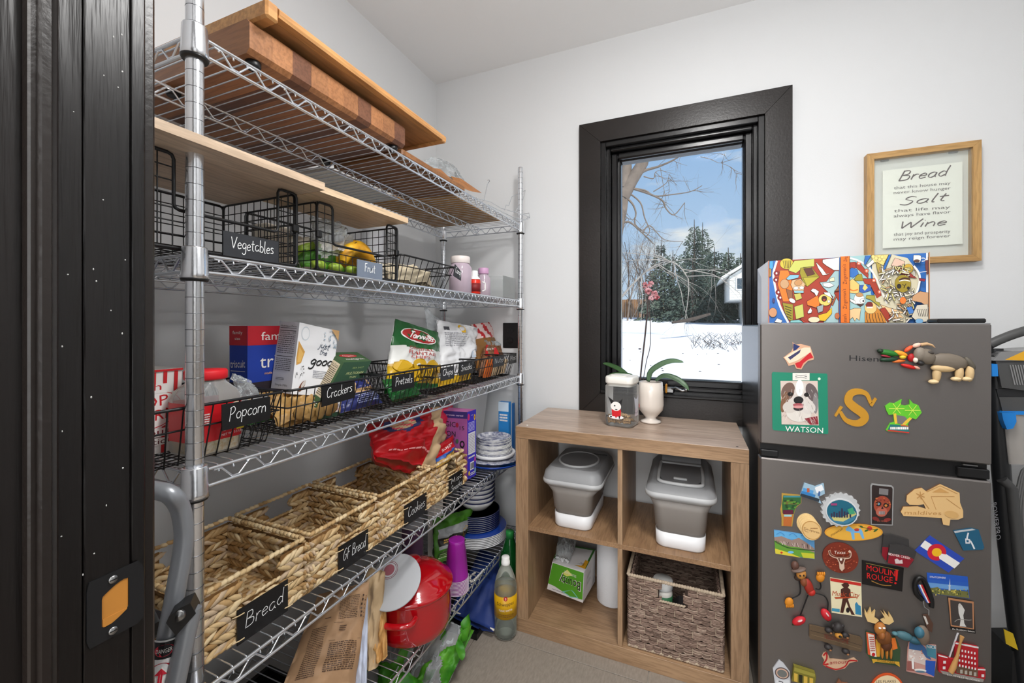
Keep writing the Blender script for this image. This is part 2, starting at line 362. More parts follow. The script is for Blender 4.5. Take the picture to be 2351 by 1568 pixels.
b.box(XL, WX0, YB, YB+.12, 0, ZC); b.box(WX1, XR, YB, YB+.12, 0, ZC); b.box(WX0, WX1, YB, YB+.12, 0, WZ0); b.box(WX0, WX1, YB, YB+.12, WZ1, ZC); struct('wall_back', b)
b = MB('wall_paint'); b.box(XL, -.522, YN-.122, YN, 0, ZC); b.box(.342, XR, YN-.122, YN, 0, ZC); b.box(-.522, .342, YN-.122, YN, 2.06, ZC); struct('wall_front', b)
b = MB('ceiling_paint'); b.box(XL-.1, XR+.1, YN-.122, YB+.12, ZC, ZC+.1); struct('ceiling', b)
# hallway behind the camera
b = MB('wall_paint'); b.box(-1.7, -1.6, -2.6, .12, 0, ZC); struct('wall_hall_left', b)
b = MB('wall_paint'); b.box(1.6, 1.7, -2.6, .12, 0, ZC); struct('wall_hall_right', b)
b = MB('wall_paint'); b.box(-1.7, 1.7, -2.7, -2.6, 0, ZC); struct('wall_hall_end', b)
b = MB('wall_paint'); b.box(-1.7, XL-.1, YN-.122, YN, 0, ZC); b.box(XR+.1, 1.7, YN-.122, YN, 0, ZC); struct('wall_hall_front', b)
b = MB('ceiling_paint'); b.box(-1.7, 1.7, -2.7, YN-.122, ZC, ZC+.1); struct('ceiling_hall', b)
# floor and tiles
b = MB('grout'); b.box(-1.7, 1.7, -2.7, YB+.12, -.05, -.004); floor = struct('floor', b)
ti = None
for gx in (-1.327, -.727, -.127, .473, 1.073):
    for gy in (-2.195, -1.595, -.995, -.395, .205, .805, 1.405):
        x0, x1, y0, y1 = max(gx, XL), min(gx+.6, XR), max(gy, -2.6), min(gy+.6, YB)
        if x1-x0 < .02: continue
        b = MB('tile'); b.box(x0+.0012, x1-.0012, y0+.0012, y1-.0012, -.004, 0, bev=.0008); b.build('tile', floor)
# door frame on the left of the opening we look through
def jamb_set(sx, X, name):
    d = MB('jamb_paint'); s = sx
    d.box(X-.022*s, X, .10, .1950, 0, 2.04, bev=.001); fr = struct(name, d)
    e = MB('jamb_paint'); e.box(X-.022*s, X, .1957, .2295, 0, 2.04, bev=.001); e.box(X-.022*s, X-.0012*s, .2302, .243, 0, 2.04, bev=.002); e.build('jamb_edge', fr)
    e = MB('brown_black_paint'); e.loft([[(X+a*s, y, z) for a, y in ((0, .158), (.007, .1585), (.0085, .160), (.0078, .1635), (.0115, .1655), (.0115, .171), (.0085, .1725), (.0095, .1748), (.007, .1768), (0, .177))] for z in (0, 2.03)], smooth=False); e.build('door_stop', fr)
    e = MB('brown_black_paint'); e.box(X-.09*s, X-.008*s, .10, .118, 0, 2.12, bev=.003); e.box(X-.09*s, X-.008*s, .2425, .255, 0, 2.12, bev=.003); e.build('casing', fr)
    return fr
fr = jamb_set(1, -.5, 'door_1')
e = MB('paper_speck'); rs_ = random.Random(2)
for k in range(34): y, z = rs_.uniform(.18, .228), rs_.uniform(.75, 1.6); e.ell((-.4999, y, z), (.0003, .0004+.0004*rs_.random(), .0005+.0006*rs_.random()), 6, rows=4)
e.build('paint_specks', fr)['kind'] = 'stuff'
jamb_set(-1, .32, 'door_2')
b = MB('jamb_paint'); b.box(-.5, .32, .10, .243, 2.04, 2.06); struct('trim_1', b)
st = MB('black_label'); a0, a1, z0, z1 = .197, .2355, .8575, .9175
def spt(y, z, h=0): return Vector((-.5+.0016+h, y, z))
import itertools
hole = [(.2075, .872), (.2075, .899)]+[(.2075+.0185*(i/6), .899+.0085*math.sin(PI*i/12)) for i in range(1, 7)]+[(.2275, .9065), (.2275, .872+.006)]+[(.2275-.02*(i/6), .878-.0085*math.sin(PI/2*i/6)) for i in range(1, 7)]
# plate as a frame round the latch hole
ring = [(a0, z0), (a0, z1), (a1, z1+.001), (a1+.004, z1-.006), (a1+.0045, z0+.004), (a1, z0)]
N = 36
def along(poly, n):
    L = [(Vector(poly[i]), Vector(poly[(i+1) % len(poly)])) for i in range(len(poly))]; c = sum((Vector(p) for p in poly), Vector((0, 0)))/len(poly); o = []
    for k in range(n):
        t = 2*PI*k/n; d = Vector((math.cos(t), math.sin(t)))*1.0; best = None
        for p, q in L:
            e = q-p; den = d.x*e.y-d.y*e.x
            if abs(den) < 1e-9: continue
            w = p-c; tt = (w.x*e.y-w.y*e.x)/den; uu = (w.x*d.y-w.y*d.x)/den
            if tt > 0 and -1e-6 <= uu <= 1+1e-6: best = tt if best is None else max(best, tt)
        o.append(c+d*(best or .01))
    return o
o1 = along(ring, N); i1 = along(hole, N)
vs = [spt(*p) for p in o1]+[spt(*p) for p in i1]+[spt(*p)-Vector((.0016, 0, 0)) for p in o1]+[spt(*p)-Vector((.02, 0, 0)) for p in i1]
st.add(vs, [(k, (k+1) % N, N+(k+1) % N, N+k) for k in range(N)]+[(k, (k+1) % N, 2*N+(k+1) % N, 2*N+k) for k in range(N)])
sp = st.build('strike_plate', fr)
e = MB('raw_wood'); e.add([spt(*p)+Vector((.0003, 0, 0)) for p in i1]+[spt(p[0], p[1])-Vector((.0009, 0, 0)) for p in i1], [tuple(range(N, 2*N))]); e.box(-.4995, -.4988, .2085, .2265, .8705, .878); e.build('latch_pocket', sp)
for zz in (.8635, .9115):
    e = MB('screw_steel'); e.lathe([(.0038, 0), (.0034, .0012), (0, .0016)], 14, M=Matrix.Translation((-.4984, .2155, zz)) @ Matrix.Rotation(PI/2, 4, 'Y')); e.box(-.4970, -.4966, .2127, .2183, zz-.0004, zz+.0004, 'black_label'); e.build('screw', sp)
# wall outlet behind the rack
t = tag(MB('black_plastic').box(-.842, -.762, YB-.006, YB-.0005, 1.038, 1.160, bev=.003).build('wall_outlet'), 'matte black outlet plate on the back wall beside the far rack post', 'outlet')
for zz in (1.075, 1.123):
    e = MB('black_gloss'); e.loft([[(-.802+.017*math.cos(k*PI/8), YB-.006-d, zz+.014*math.sin(k*PI/8)) for k in range(16)] for d in (0, .002)]); so = e.build('socket', t)
    e = MB('black_label'); e.box(-.809, -.807, YB-.0085, YB-.0078, zz-.004, zz+.006); e.box(-.797, -.795, YB-.0085, YB-.0078, zz-.004, zz+.006); e.build('slot', so)
# ---------------------------------------------------------------- window
def frame_ring(b, x0, x1, z0, z1, w, y0, y1, m=None, bev=.002, wb=None):
    wb = wb or w
    b.box(x0, x0+w, y0, y1, z0, z1, m, bev=bev); b.box(x1-w, x1, y0, y1, z0, z1, m, bev=bev); b.box(x0+w, x1-w, y0, y1, z1-w, z1, m, bev=bev); b.box(x0+w, x1-w, y0, y1, z0, z0+wb, m, bev=bev)
w = MB('black_gloss'); frame_ring(w, WX0, WX1, WZ0, WZ1, .022, 1.862, 1.99); win = struct('window_1', w)
w = MB('black_gloss'); frame_ring(w, WX0+.02, WX1-.02, WZ0+.02, WZ1-.02, .018, 1.885, 1.99, bev=.004); w.build('stop_moulding', win)
w = MB('black_gloss'); frame_ring(w, WX0+.036, WX1-.034, WZ0+.034, WZ1-.036, .030, 1.912, 1.985, bev=.006); w.build('sash', win)
w = MB('black_gloss'); frame_ring(w, WX0+.060, WX1-.050, WZ0+.046, WZ1-.055, .016, 1.935, 1.985, bev=.003); w.build('glazing_bead', win)
ox0, ox1, oz0, oz1 = -.459, .351, .755, 2.047
for P in ([(ox0, oz1), (ox1, oz1), (WX1, WZ1), (WX0, WZ1)], [(ox0, oz0), (ox0, oz1), (WX0, WZ1), (WX0, WZ0)], [(ox1, oz0), (ox1, oz1), (WX1, WZ1), (WX1, WZ0)], [(ox0, oz0), (ox1, oz0), (WX1, WZ0), (WX0, WZ0)]):
    c = Vector((sum(p[0] for p in P)/4, sum(p[1] for p in P)/4)); w = MB('brown_black_paint')
    Q = [tuple(Vector(p)+(c-Vector(p)).normalized()*.0009) for p in P]; w.loft([[(p[0], YB-.0005, p[1]) for p in P], [(p[0], 1.8515, p[1]) for p in P], [(p[0], 1.850, p[1]) for p in Q]], smooth=False)
    w.build('casing_board', win)
w = MB('black_gloss'); w.box(WX0, WX1, 1.835, 1.87, WZ0-.002, WZ0+.012, bev=.004); w.build('sill', win)
film('window_glass', (236, 242, 240), .99, .02, 1.10)
w = MB('window_glass'); w.box(WX0+.05, WX1-.04, 1.965, 1.969, WZ0+.03, WZ1-.04); w.build('pane', win)
w = MB(); mat('latch_beige', (188, 172, 164), .5); mat('latch_orange', (205, 140, 45), .4)
w.box(WX1-.021, WX1-.0205+.004, 1.885, 1.905, 1.615, 1.682, 'latch_beige', bev=.001); w.box(WX1-.026, WX1-.0205, 1.889, 1.897, 1.625, 1.70, 'latch_beige', bev=.001); w.build('sash_lock', win)
w = MB('screw_steel'); w.box(-.10, -.06, 1.845, 1.875, .866, .892, bev=.006); w.tube([(-.075, 1.852, .885), (-.055, 1.84, .893), (-.03, 1.838, .882), (-.018, 1.838, .886)], .005, 8); w.ell((-.016, 1.838, .887), .008, 10); w.box(-.096, -.088, 1.838, 1.868, .868, .905, 'latch_orange', bev=.003); w.build('crank_handle', win)
# ---------------------------------------------------------------- outdoors
def tz(x, y):
    h = -.35+(y-2)*.0525 if y < 42 else 1.75+(y-42)*.02
    if y > 12: h += .10*mn.noise(Vector((x*.25, y*.25, 0)))*(min(1, (y-12)/10))
    if y > 26: h += .35*math.exp(-((x+6)/7)**2)*min(1, (y-26)/8)*.6
    return h
b = MB('snow'); nx, ny = 70, 70; V = []
for j in range(ny+1):
    y = 2.05+(j/ny)**1.6*70
    for i in range(nx+1): x = (i/nx-.5)*(30+y*2.2); V.append((x, y, tz(x, y)))
b.add(V, [(j*(nx+1)+i, j*(nx+1)+i+1, (j+1)*(nx+1)+i+1, (j+1)*(nx+1)+i) for j in range(ny) for i in range(nx)], smooth=True); g = struct('trim_snow_ground', b); g.name = 'snow_ground'
mat('bark_grey', (132, 118, 108), .9, bump=.5, bscale=20, var=.3, vscale=6); mat('bark_pale', (168, 160, 152), .9, var=.25); mat('bark_dark', (78, 68, 62), .9, var=.3)
mat('needles', (88, 102, 90), .8, var=.45, vscale=1.2); mat('needles_dark', (66, 82, 74), .8, var=.4, vscale=1.2); mat('fence_wood', (158, 116, 78), .8, var=.35, vscale=3, stretch=(4, 1, .3))
rr = random.Random(3)
def limb(b, p, d, L, r, depth, spread=.5, n=5, droop=0.):
    pts = [p]; R = [r]; q = Vector(p); dd = Vector(d).normalized()
    for i in range(4):
        dd = (dd+Vector((rr.uniform(-1, 1), rr.uniform(-.4, .4), rr.uniform(-1, 1)))*.22-Vector((0, 0, droop))).normalized(); q = q+dd*L/4; pts.append(q.copy()); R.append(r*(1-.17*(i+1)))
    b.tube(pts, R, n, caps=False)
    if depth > 0:
        for k in range(3):
            i = rr.choice((1, 2, 3, 4)); e = (dd+Vector((rr.uniform(-1, 1), rr.uniform(-.5, .5), rr.uniform(-1, 1)))*spread*1.3).normalized(); limb(b, pts[i], e, L*.66, R[i]*.55, depth-1, spread, 4, droop)
# near bare tree whose boughs cross the upper left of the pane
t = thing('bare_tree', 'large bare grey tree nearest the window, boughs reaching across the upper left of the pane', 'tree', (*on(1400, 600, Y=9).xy, tz(-1.2, 9)))
def px(pts, Y): return [on(u, v, Y=Y) for u, v in pts]
b = MB('bark_grey'); base = on(1395, 640, Y=9); trunk = [Vector((base.x-.3, 9, tz(base.x, 9)-.1)), on(1385, 900, Y=9), on(1402, 600, Y=9), on(1424, 480, Y=9), on(1432, 430, Y=9)]
b.tube(smooth(trunk, 4), [.26-.0095*i for i in range(17)], 10)
b.tube(px([(1432, 432), (1438, 385), (1436, 330), (1440, 270)], 9), [.14, .11, .09, .06], 8); b.tube(px([(1428, 452), (1450, 415), (1475, 375), (1490, 320)], 9), [.16, .13, .12, .07], 8); b.build('trunk', t)
for P, r in (([(1458, 408), (1480, 392), (1510, 383), (1545, 368), (1580, 345)], .06), ([(1445, 432), (1480, 437), (1503, 450), (1540, 447), (1585, 440), (1612, 426)], .035), ([(1450, 432), (1490, 445), (1520, 460), (1530, 480), (1548, 493), (1572, 465)], .04), ([(1432, 448), (1452, 468), (1460, 490), (1458, 515), (1490, 540)], .04), ([(1440, 440), (1470, 465), (1480, 500), (1492, 530), (1480, 545)], .03), ([(1425, 515), (1445, 510), (1475, 535), (1500, 560)], .045), ([(1475, 535), (1492, 518), (1525, 550), (1568, 554)], .025), ([(1427, 480), (1440, 500), (1458, 505)], .02), ([(1500, 440), (1530, 420), (1536, 400)], .018), ([(1478, 405), (1500, 410), (1505, 395), (1520, 390)], .02), ([(1516, 385), (1528, 455), (1530, 470)], .01), ([(1608, 360), (1630, 365), (1655, 374), (1665, 350)], .012), ([(1655, 374), (1680, 385), (1692, 400)], .008)):
    c = MB('bark_grey'); pts = smooth(px(P, 9), 4); c.tube(pts, [r*.62*(1-.75*i/len(pts)) for i in range(len(pts))], 6)
    for k in range(4):
        i = rr.randrange(len(pts)//3, len(pts)); limb(c, pts[i], (rr.uniform(-.6, 1), rr.uniform(-.3, .3), rr.uniform(-1, .3)), rr.uniform(.22, .5), .006, 1, .7, 4)
    c.build('bough', t)
# pale drooping tree in the middle distance
t = thing('bare_tree', 'pale leafless tree with drooping branches in front of the evergreens', 'tree', (*on(1520, 700, Y=20).xy, tz(0, 20)))
b = MB('bark_pale'); pts = smooth(px([(1420, 690), (1455, 650), (1490, 618), (1530, 600), (1560, 612), (1580, 640)], 20), 4); b.tube(pts, [.05-.0014*i for i in range(len(pts))], 6); b.build('trunk', t)
for k in range(12):
    c = MB('bark_pale'); P = rr.choice(pts[6:]); limb(c, P, (rr.uniform(-.6, 1.2), rr.uniform(-.3, .3), rr.uniform(-.9, .5)), rr.uniform(1.6, 2.8), .026, 2, .6, 4, .10); c.build('bough', t)
# thicket of slim brown trunks
for k in range(9):
    u = 1418+k*11+rr.uniform(-4, 4); p = on(u, 700, Y=34+rr.uniform(-1, 3)); t = thing('slim_tree', ('first', 'second', 'third', 'fourth', 'fifth', 'sixth', 'seventh', 'eighth', 'ninth')[k]+' slim leafless tree from the left in the thicket', 'tree', (p.x, p.y, tz(p.x, p.y)), 'thicket of bare trees')
    b = MB('bark_dark' if k % 2 else 'bark_grey'); limb(b, (p.x, p.y, tz(p.x, p.y)-.2), (rr.uniform(-.1, .1), 0, 1), rr.uniform(4.5, 6.5), .07, 0, n=5); b.build('trunk', t)
    c = MB('bark_dark' if k % 2 else 'bark_grey')
    for q in range(9): limb(c, (p.x+rr.uniform(-.2, .2), p.y, tz(p.x, p.y)+rr.uniform(1, 5)), (rr.uniform(-.6, .6), rr.uniform(-.3, .3), 1), rr.uniform(1.6, 2.8), .022, 2, .5, 3)
    c.build('branches', t)
def conifer(u, v, Y, half, key, lab, wild=.0):
    top = on(u, v, Y=Y); z0 = tz(top.x, Y); H = top.z-z0; t = thing('evergreen_tree', lab, 'tree', (top.x, Y, z0))
    b = MB('bark_dark'); b.tube([(top.x, Y, z0-.2), (top.x, Y, z0+H*.5), (top.x, Y, top.z-.2)], [.16, .1, .02], 7); b.build('trunk', t)
    c = MB(key); W = half
    n = int(3400*max(.5, H/9))
    for i in range(n):
        f = rr.random()**.75; f = .1+.9*f; z = top.z-f*H*.93; lay = .62+.38*abs(math.sin(f*H*2.4)); a = rr.uniform(0, 2*PI); R = W*(min(1, f*1.15)**.85)*lay*rr.uniform(.45, 1.0)*(1+wild*math.sin(3*a+f*9))
        p = Vector((top.x+R*math.cos(a), Y+R*math.sin(a)*.8, z-R*.16)); s = rr.uniform(.10, .26)*(.5+f*.6)
        d = Vector((math.cos(a), math.sin(a), rr.uniform(-.7, .25)))*s; e = Vector((-math.sin(a), math.cos(a), rr.uniform(-.5, .5)))*s*.5
        c.add([p-d*.5-e*.4, p+d, p-d*.5+e*.6, p+Vector((0, 0, s*.55))], [(0, 1, 2), (0, 1, 3), (1, 2, 3)])
    fo = c.build('foliage', t); fo['kind'] = 'stuff'
conifer(1594, 498, 37, 2.3, 'needles', 'tall spruce with the highest pointed tip, left of a twin')
conifer(1613, 505, 38, 2.5, 'needles', 'tall spruce with the second highest tip, right of its twin')
conifer(1518, 545, 36, 1.9, 'needles_dark', 'narrow dark conifer at the left of the evergreens')
conifer(1545, 568, 34.5, 3.0, 'needles', 'broad low evergreen below the spruces, left', .25)
conifer(1640, 560, 34, 2.8, 'needles_dark', 'bushy dark evergreen right of the spruces', .25)
conifer(1672, 562, 33.5, 1.5, 'needles', 'light bushy evergreen beside the house', .3)
conifer(1590, 585, 33, 2.8, 'needles_dark', 'dark evergreen in the middle in front of the spruces', .25)
conifer(1700, 575, 36, 1.6, 'needles', 'bushy evergreen behind the house gable', .3)
# fence
p0, p1 = on(1380, 715, Y=40), on(1760, 715, Y=40); n = int((p1.x-p0.x)/.15)
t = thing('wooden_fence', 'brown wooden board fence across the back of the snowy yard', 'fence', (p0.x, 40, tz(p0.x, 40)))
c = MB('fence_wood')
for i in range(n):
    x = p0.x+i*.15; z = tz(x, 40); c.box(x, x+.138, 40, 40.025, z-.1, z+1.66+rr.uniform(-.02, .02))
o = c.build('board', t); o['kind'] = 'stuff'
for i in range(int(n*.15/2.4)+1):
    x = p0.x+i*2.4; c = MB('fence_wood'); c.box(x, x+.1, 39.9, 40, tz(x, 40)-.2, tz(x, 40)+1.72); c.build('post', t)
# trunks standing before the fence
for u, w, nn_ in ((1529, .10, 'leftmost'), (1546, .12, 'second from left'), (1597, .2, 'thickest'), (1612, .16, 'rightmost'), (1572, .1, 'middle')):
    p = on(u, 715, Y=37); c = MB('bark_dark'); z = tz(p.x, 37); c.tube([(p.x, 37, z-.2), (p.x-.1, 37, z+1.6), (p.x-.15, 37, z+3)], [w, w*.8, w*.6], 7); tag(c.build('tree_trunk'), nn_+' dark bare trunk in front of the brown fence', 'tree', 'trunks before the fence')
# fallen log, brush and rocks
c = MB('bark_dark'); c.tube([on(1543, 741, Y=19), on(1590, 733, Y=19.5), on(1630, 721, Y=20)], [.05, .09, .06], 7); tag(c.build('fallen_log'), 'dark fallen log lying on the snow in front of the fence', 'log')
c = MB('bark_dark')
for k in range(160):
    u = rr.uniform(1590, 1712); p = on(u, 740, Y=rr.uniform(15, 21)); z = tz(p.x, p.y); c.tube([(p.x, p.y, z-.05), (p.x+rr.uniform(-.3, .3), p.y, z+rr.uniform(.05, .26))], .008, 3, caps=False)
tag(c.build('dry_brush'), 'dry brown brush poking out of the snow right of the fallen log', 'brush', kind='stuff')
c = MB('bark_dark')
for k in range(90):
    x, y = rr.uniform(-2.5, 6), rr.uniform(3.5, 15); c.ell((x, y, tz(x, y)), (rr.uniform(.012, .035), .02, .015), 5, rows=4)
tag(c.build('fallen_leaves'), 'dark dead leaves and twigs scattered over the snow', 'leaves', kind='stuff')
# neighbour's house
mat('siding', (222, 222, 218), .7); mat('roof_snow', (240, 242, 246), .8); mat('house_glass', (70, 82, 92), .15)
A = on(1676, 640, Y=28); t = thing('house', 'white sided two storey house at the right edge of the view', 'building', (A.x, 28, tz(A.x, 28)))
zt = on(1676, 634, Y=28).z; zm = on(1676, 688, Y=28).z; zb = tz(A.x, 28)
c = MB('siding'); c.box(A.x, A.x+9, 28, 33, zm, zt); c.box(A.x+.9, A.x+9, 28.6, 33, zb-.3, zm); c.build('wall', t)
for i in range(10):
    c = MB('siding'); z = zm+(zt-zm)*i/10; c.box(A.x-.02, A.x+9, 27.97, 28, z+.012, z+(zt-zm)/10); c.build('clapboard', t)
e0 = on(1656, 642, Y=27.6); c = MB('siding'); c.loft([[(e0.x, y, e0.z), (e0.x, y, e0.z+.16), (e0.x+4.4, y, e0.z+3.0), (e0.x+8.8, y, e0.z+.2), (e0.x+8.8, y, e0.z), (e0.x+4.4, y, e0.z+2.8)] for y in (27.5, 33.4)], smooth=False); c.build('roof', t)
c = MB('siding'); c.add([(A.x, 28, zt), (A.x+8, 28, zt), (A.x+4, 28, zt+2.7)], [(0, 1, 2)]); c.build('gable', t)
for du in (.35, 1.9):
    c = MB('house_glass'); c.box(A.x+du, A.x+du+.5, 27.94, 27.99, zm+.6, zt-.15); f = c.build('window', t)
    d = MB('white_plastic'); frame_ring(d, A.x+du-.05, A.x+du+.55, zm+.55, zt-.1, .06, 27.92, 27.965, bev=.005); d.build('window_frame', f)
# ================================================================= WIRE RACK
XF, XBK, YA, YZ = -.723, -1.139, .415, 1.80
SH = (1.612, 1.262, .915, .560, .213)
rack = thing('wire_rack', 'tall chrome wire shelving rack with five shelves along the left wall', 'shelving', ((XF+XBK)/2, (YA+YZ)/2, 0))
mat('groove', (120, 122, 126), .35, 1)
for (x, y) in ((XF, YA), (XF, YZ), (XBK, YA), (XBK, YZ)):
    b = MB('steel_chrome'); b.lathe([(.0124, .03), (.0124, 1.872), (.011, 1.877), (0, 1.877)], 24, M=Matrix.Translation((x, y, 0)))
    z = .05
    while z < 1.86: b.lathe([(.01255, z), (.01255, z+.0009)], 24, M=Matrix.Translation((x, y, 0)), m='groove'); z += .0254
    po = b.build('post', rack)
    e = MB('black_plastic'); e.lathe([(.018, 0), (.018, .006), (.006, .02), (.006, .035)], 14, M=Matrix.Translation((x, y, 0))); e.build('levelling_foot', po)
for z in SH:
    sh = MB('wire_chrome')
    def truss(p, q, zt=0, r=.0030, n=None, drop=.027):
        p, q = Vector(p), Vector(q); L = (q-p).length; n = n or int(L/.030); n += n % 2
        sh.tube([p, q], r, 7); sh.tube([p-Vector((0, 0, drop)), q-Vector((0, 0, drop))], r, 7)
        pts = []
        for i in range(n+1):
            w = p.lerp(q, (i+.5)/(n+1)); w.z -= (.004 if i % 2 == 0 else drop-.004); d = (q-p).normalized()*.006
            pts += [w-d, w+d]
        sh.tube(pts, .0019, 5)
    g = .020
    truss((XF, YA+g, z), (XF, YZ-g, z)); truss((XBK, YA+g, z), (XBK, YZ-g, z)); truss((XF-g, YA, z), (XBK+g, YA, z)); truss((XF-g, YZ, z), (XBK+g, YZ, z))
    so = sh.build('shelf', rack)
    sh = MB('wire_chrome'); xm = (XF+XBK)/2; truss((xm, YA, z), (xm, YZ, z), r=.0026); sh.build('centre_brace', so)
    w = MB('wire_chrome'); y = YA+.012
    while y < YZ-.005:
        w.tube([(XF+.001, y, z-.008), (XF-.002, y, z+.002), (XF-.008, y, z+.0032), (XBK+.008, y, z+.0032), (XBK, y, z-.006)], .0016, 5); y += .0245
    wo = w.build('deck_wires', so); wo['kind'] = 'stuff'
    for (x, y) in ((XF, YA), (XF, YZ), (XBK, YA), (XBK, YZ)):
        c = MB('steel_chrome'); T = Matrix.Translation((x, y, z-.043)); c.lathe([(.0195, .004), (.0185, .012), (.0172, .052), (.0165, .054), (.0126, .054)], 20, M=T)
        c.lathe([(.0126, 0), (.0175, 0), (.0195, .0045)], 20, M=T, m='black_plastic'); c.build('collar', so)

# ---------------------------------------------------------------- black grid baskets
def card(parent, P, txt, key='chalkboard', w=.0022, slant=.12, clips=True, margin=(.12, .10), up=None, sub=None):
    """chalk label: P = four corners (lower left, lower right, upper right, upper left) as seen"""
    P = [Vector(p) for p in P]; n = (P[1]-P[0]).cross(P[3]-P[0]).normalized()
    if n.dot(Vector((0, 0, EYE))-P[0]) < 0: n = -n
    b = MB(key); b.add([p+n*.0012 for p in P]+[p-n*.0012 for p in P], [(0, 1, 2, 3), (7, 6, 5, 4)]+[(i, 4+i, 4+(i+1) % 4, (i+1) % 4) for i in range(4)]); c = b.build('label_card', parent)
    W = (P[1]-P[0]).length; H = (P[3]-P[0]).length
    pic = Pic(plane(P[0], (P[1]-P[0])/W, (P[3]-P[0])/H, n), .0016)
    xh = up or H*.26; y0 = H*.36 if not sub else H*.56
    pic.hand(txt, (W*margin[0], y0), (W*(1-margin[1]), y0+(H*.02)), (slant*xh*.4, xh), w, 'chalk_white')
    if sub: pic.hand(sub, (W*margin[0], H*.14), (W*(1-margin[1]), H*.14), (slant*xh*.4, xh), w, 'chalk_white')
    pic.build('lettering', c)
    return c
def grid_wall(b, f, us, vs, inside=lambda u, v: True, r=.0011):
    """f(u,v)->3D; straight wires on the u and v lines, cut where inside() is false"""
    for u in us:
        run = []
        for v in sorted(set(list(vs)+[vs[0], vs[-1]])):
            if inside(u, v): run.append(v)
            else:
                if len(run) > 1: b.tube([f(u, run[0]), f(u, run[-1])], r, 4, caps=False)
                run = []
        if len(run) > 1: b.tube([f(u, run[0]), f(u, run[-1])], r, 4, caps=False)
    for v in vs:
        run = []
        for u in us:
            if inside(u, v): run.append(u)
            else:
                if len(run) > 1: b.tube([f(run[0], v), f(run[-1], v)], r, 4, caps=False)
                run = []
        if len(run) > 1: b.tube([f(run[0], v), f(run[-1], v)], r, 4, caps=False)
def span(a, b, n): return [a+(b-a)*i/n for i in range(n+1)]
def grid_basket(label, y0, y1, z0=1.2702, z1=1.4155, xf=-.739, xb=-.968, lip=.06, dip=(.16, .84), cardargs=None, group='black grid baskets'):
    t = thing('wire_basket', label, 'basket', ((xf+xb)/2, (y0+y1)/2, z0), group)
    W = y1-y0; ny = round(W/.021); nz = round((z1-z0)/.0205); nx = round((xf-xb)/.021)
    ya, yb = y0+W*dip[0], y0+W*dip[1]; zd = z0+lip
    R = .0028
    b = MB('black_wire')
    F_ = lambda y, z: Vector((xf, y, z)); grid_wall(b, F_, span(y0, y1, ny), span(z0, z1, nz), lambda y, z: not (ya < y < yb and z > zd))
    rim = [(xf, y0, z0), (xf, y0, z1), (xf, ya, z1), (xf, ya, zd), (xf, yb, zd), (xf, yb, z1), (xf, y1, z1), (xf, y1, z0)]
    def rnd(P, r=.008, closed=True):
        o = []; N = len(P)
        for i in range(N):
            p = Vector(P[i]); a = Vector(P[(i-1) % N]); c = Vector(P[(i+1) % N]); u = (a-p).normalized()*min(r, (a-p).length/2.2); v = (c-p).normalized()*min(r, (c-p).length/2.2); o += [p+u, p+u*.3+v*.3, p+v]
        return o
    b.tube(rnd(rim), R, 6, closed=True); b.build('front_panel', t)
    b = MB('black_wire'); grid_wall(b, lambda y, z: Vector((xb, y, z)), span(y0, y1, ny), span(z0, z1, nz)); b.tube(rnd([(xb, y0, z0), (xb, y0, z1), (xb, y1, z1), (xb, y1, z0)]), R, 6, closed=True); b.build('back_panel', t)
    for y in (y0+.002, y1-.002):
        b = MB('black_wire'); grid_wall(b, lambda x, z: Vector((x, y, z)), span(xf, xb, nx), span(z0, z1, nz)); b.tube(rnd([(xf-.004, y, z0), (xf-.004, y, z1), (xb+.004, y, z1), (xb+.004, y, z0)]), R*.8, 6, closed=True); b.build('side_panel', t)
    b = MB('black_wire'); grid_wall(b, lambda x, y: Vector((x, y, z0)), span(xf, xb, nx), span(y0, y1, ny)); b.build('base_panel', t)
    b = MB('black_plastic'); b.box(xf-.004, xf+.006, y1-.010, y1+.003, z0+.068, z0+.084, bev=.002); b.box(xf-.004, xf+.006, y0-.003, y0+.010, z0+.068, z0+.084, bev=.002); b.build('corner_clip', t)
    return t
ba = grid_basket('black wire grid basket behind the near rack post, labelled Vegetables', .352, .615)
card(ba, [(-.735, 0.4659, 1.2690), (-.735, 0.5701, 1.2690), (-.735, 0.5701, 1.3113), (-.735, 0.4659, 1.3113)], 'Vegetables', 'chalkboard', .0013)
bb = grid_basket('black wire grid basket holding bananas, labelled Fruit', .666, .934)
mat('blue_slate', (112, 122, 138), .6, var=.12)
card(bb, [(-.735, 0.7793, 1.2650), (-.735, 0.8680, 1.2650), (-.735, 0.8680, 1.3077), (-.735, 0.7793, 1.3077)], 'Fruit', 'blue_slate', .0017, margin=(.26, .3))
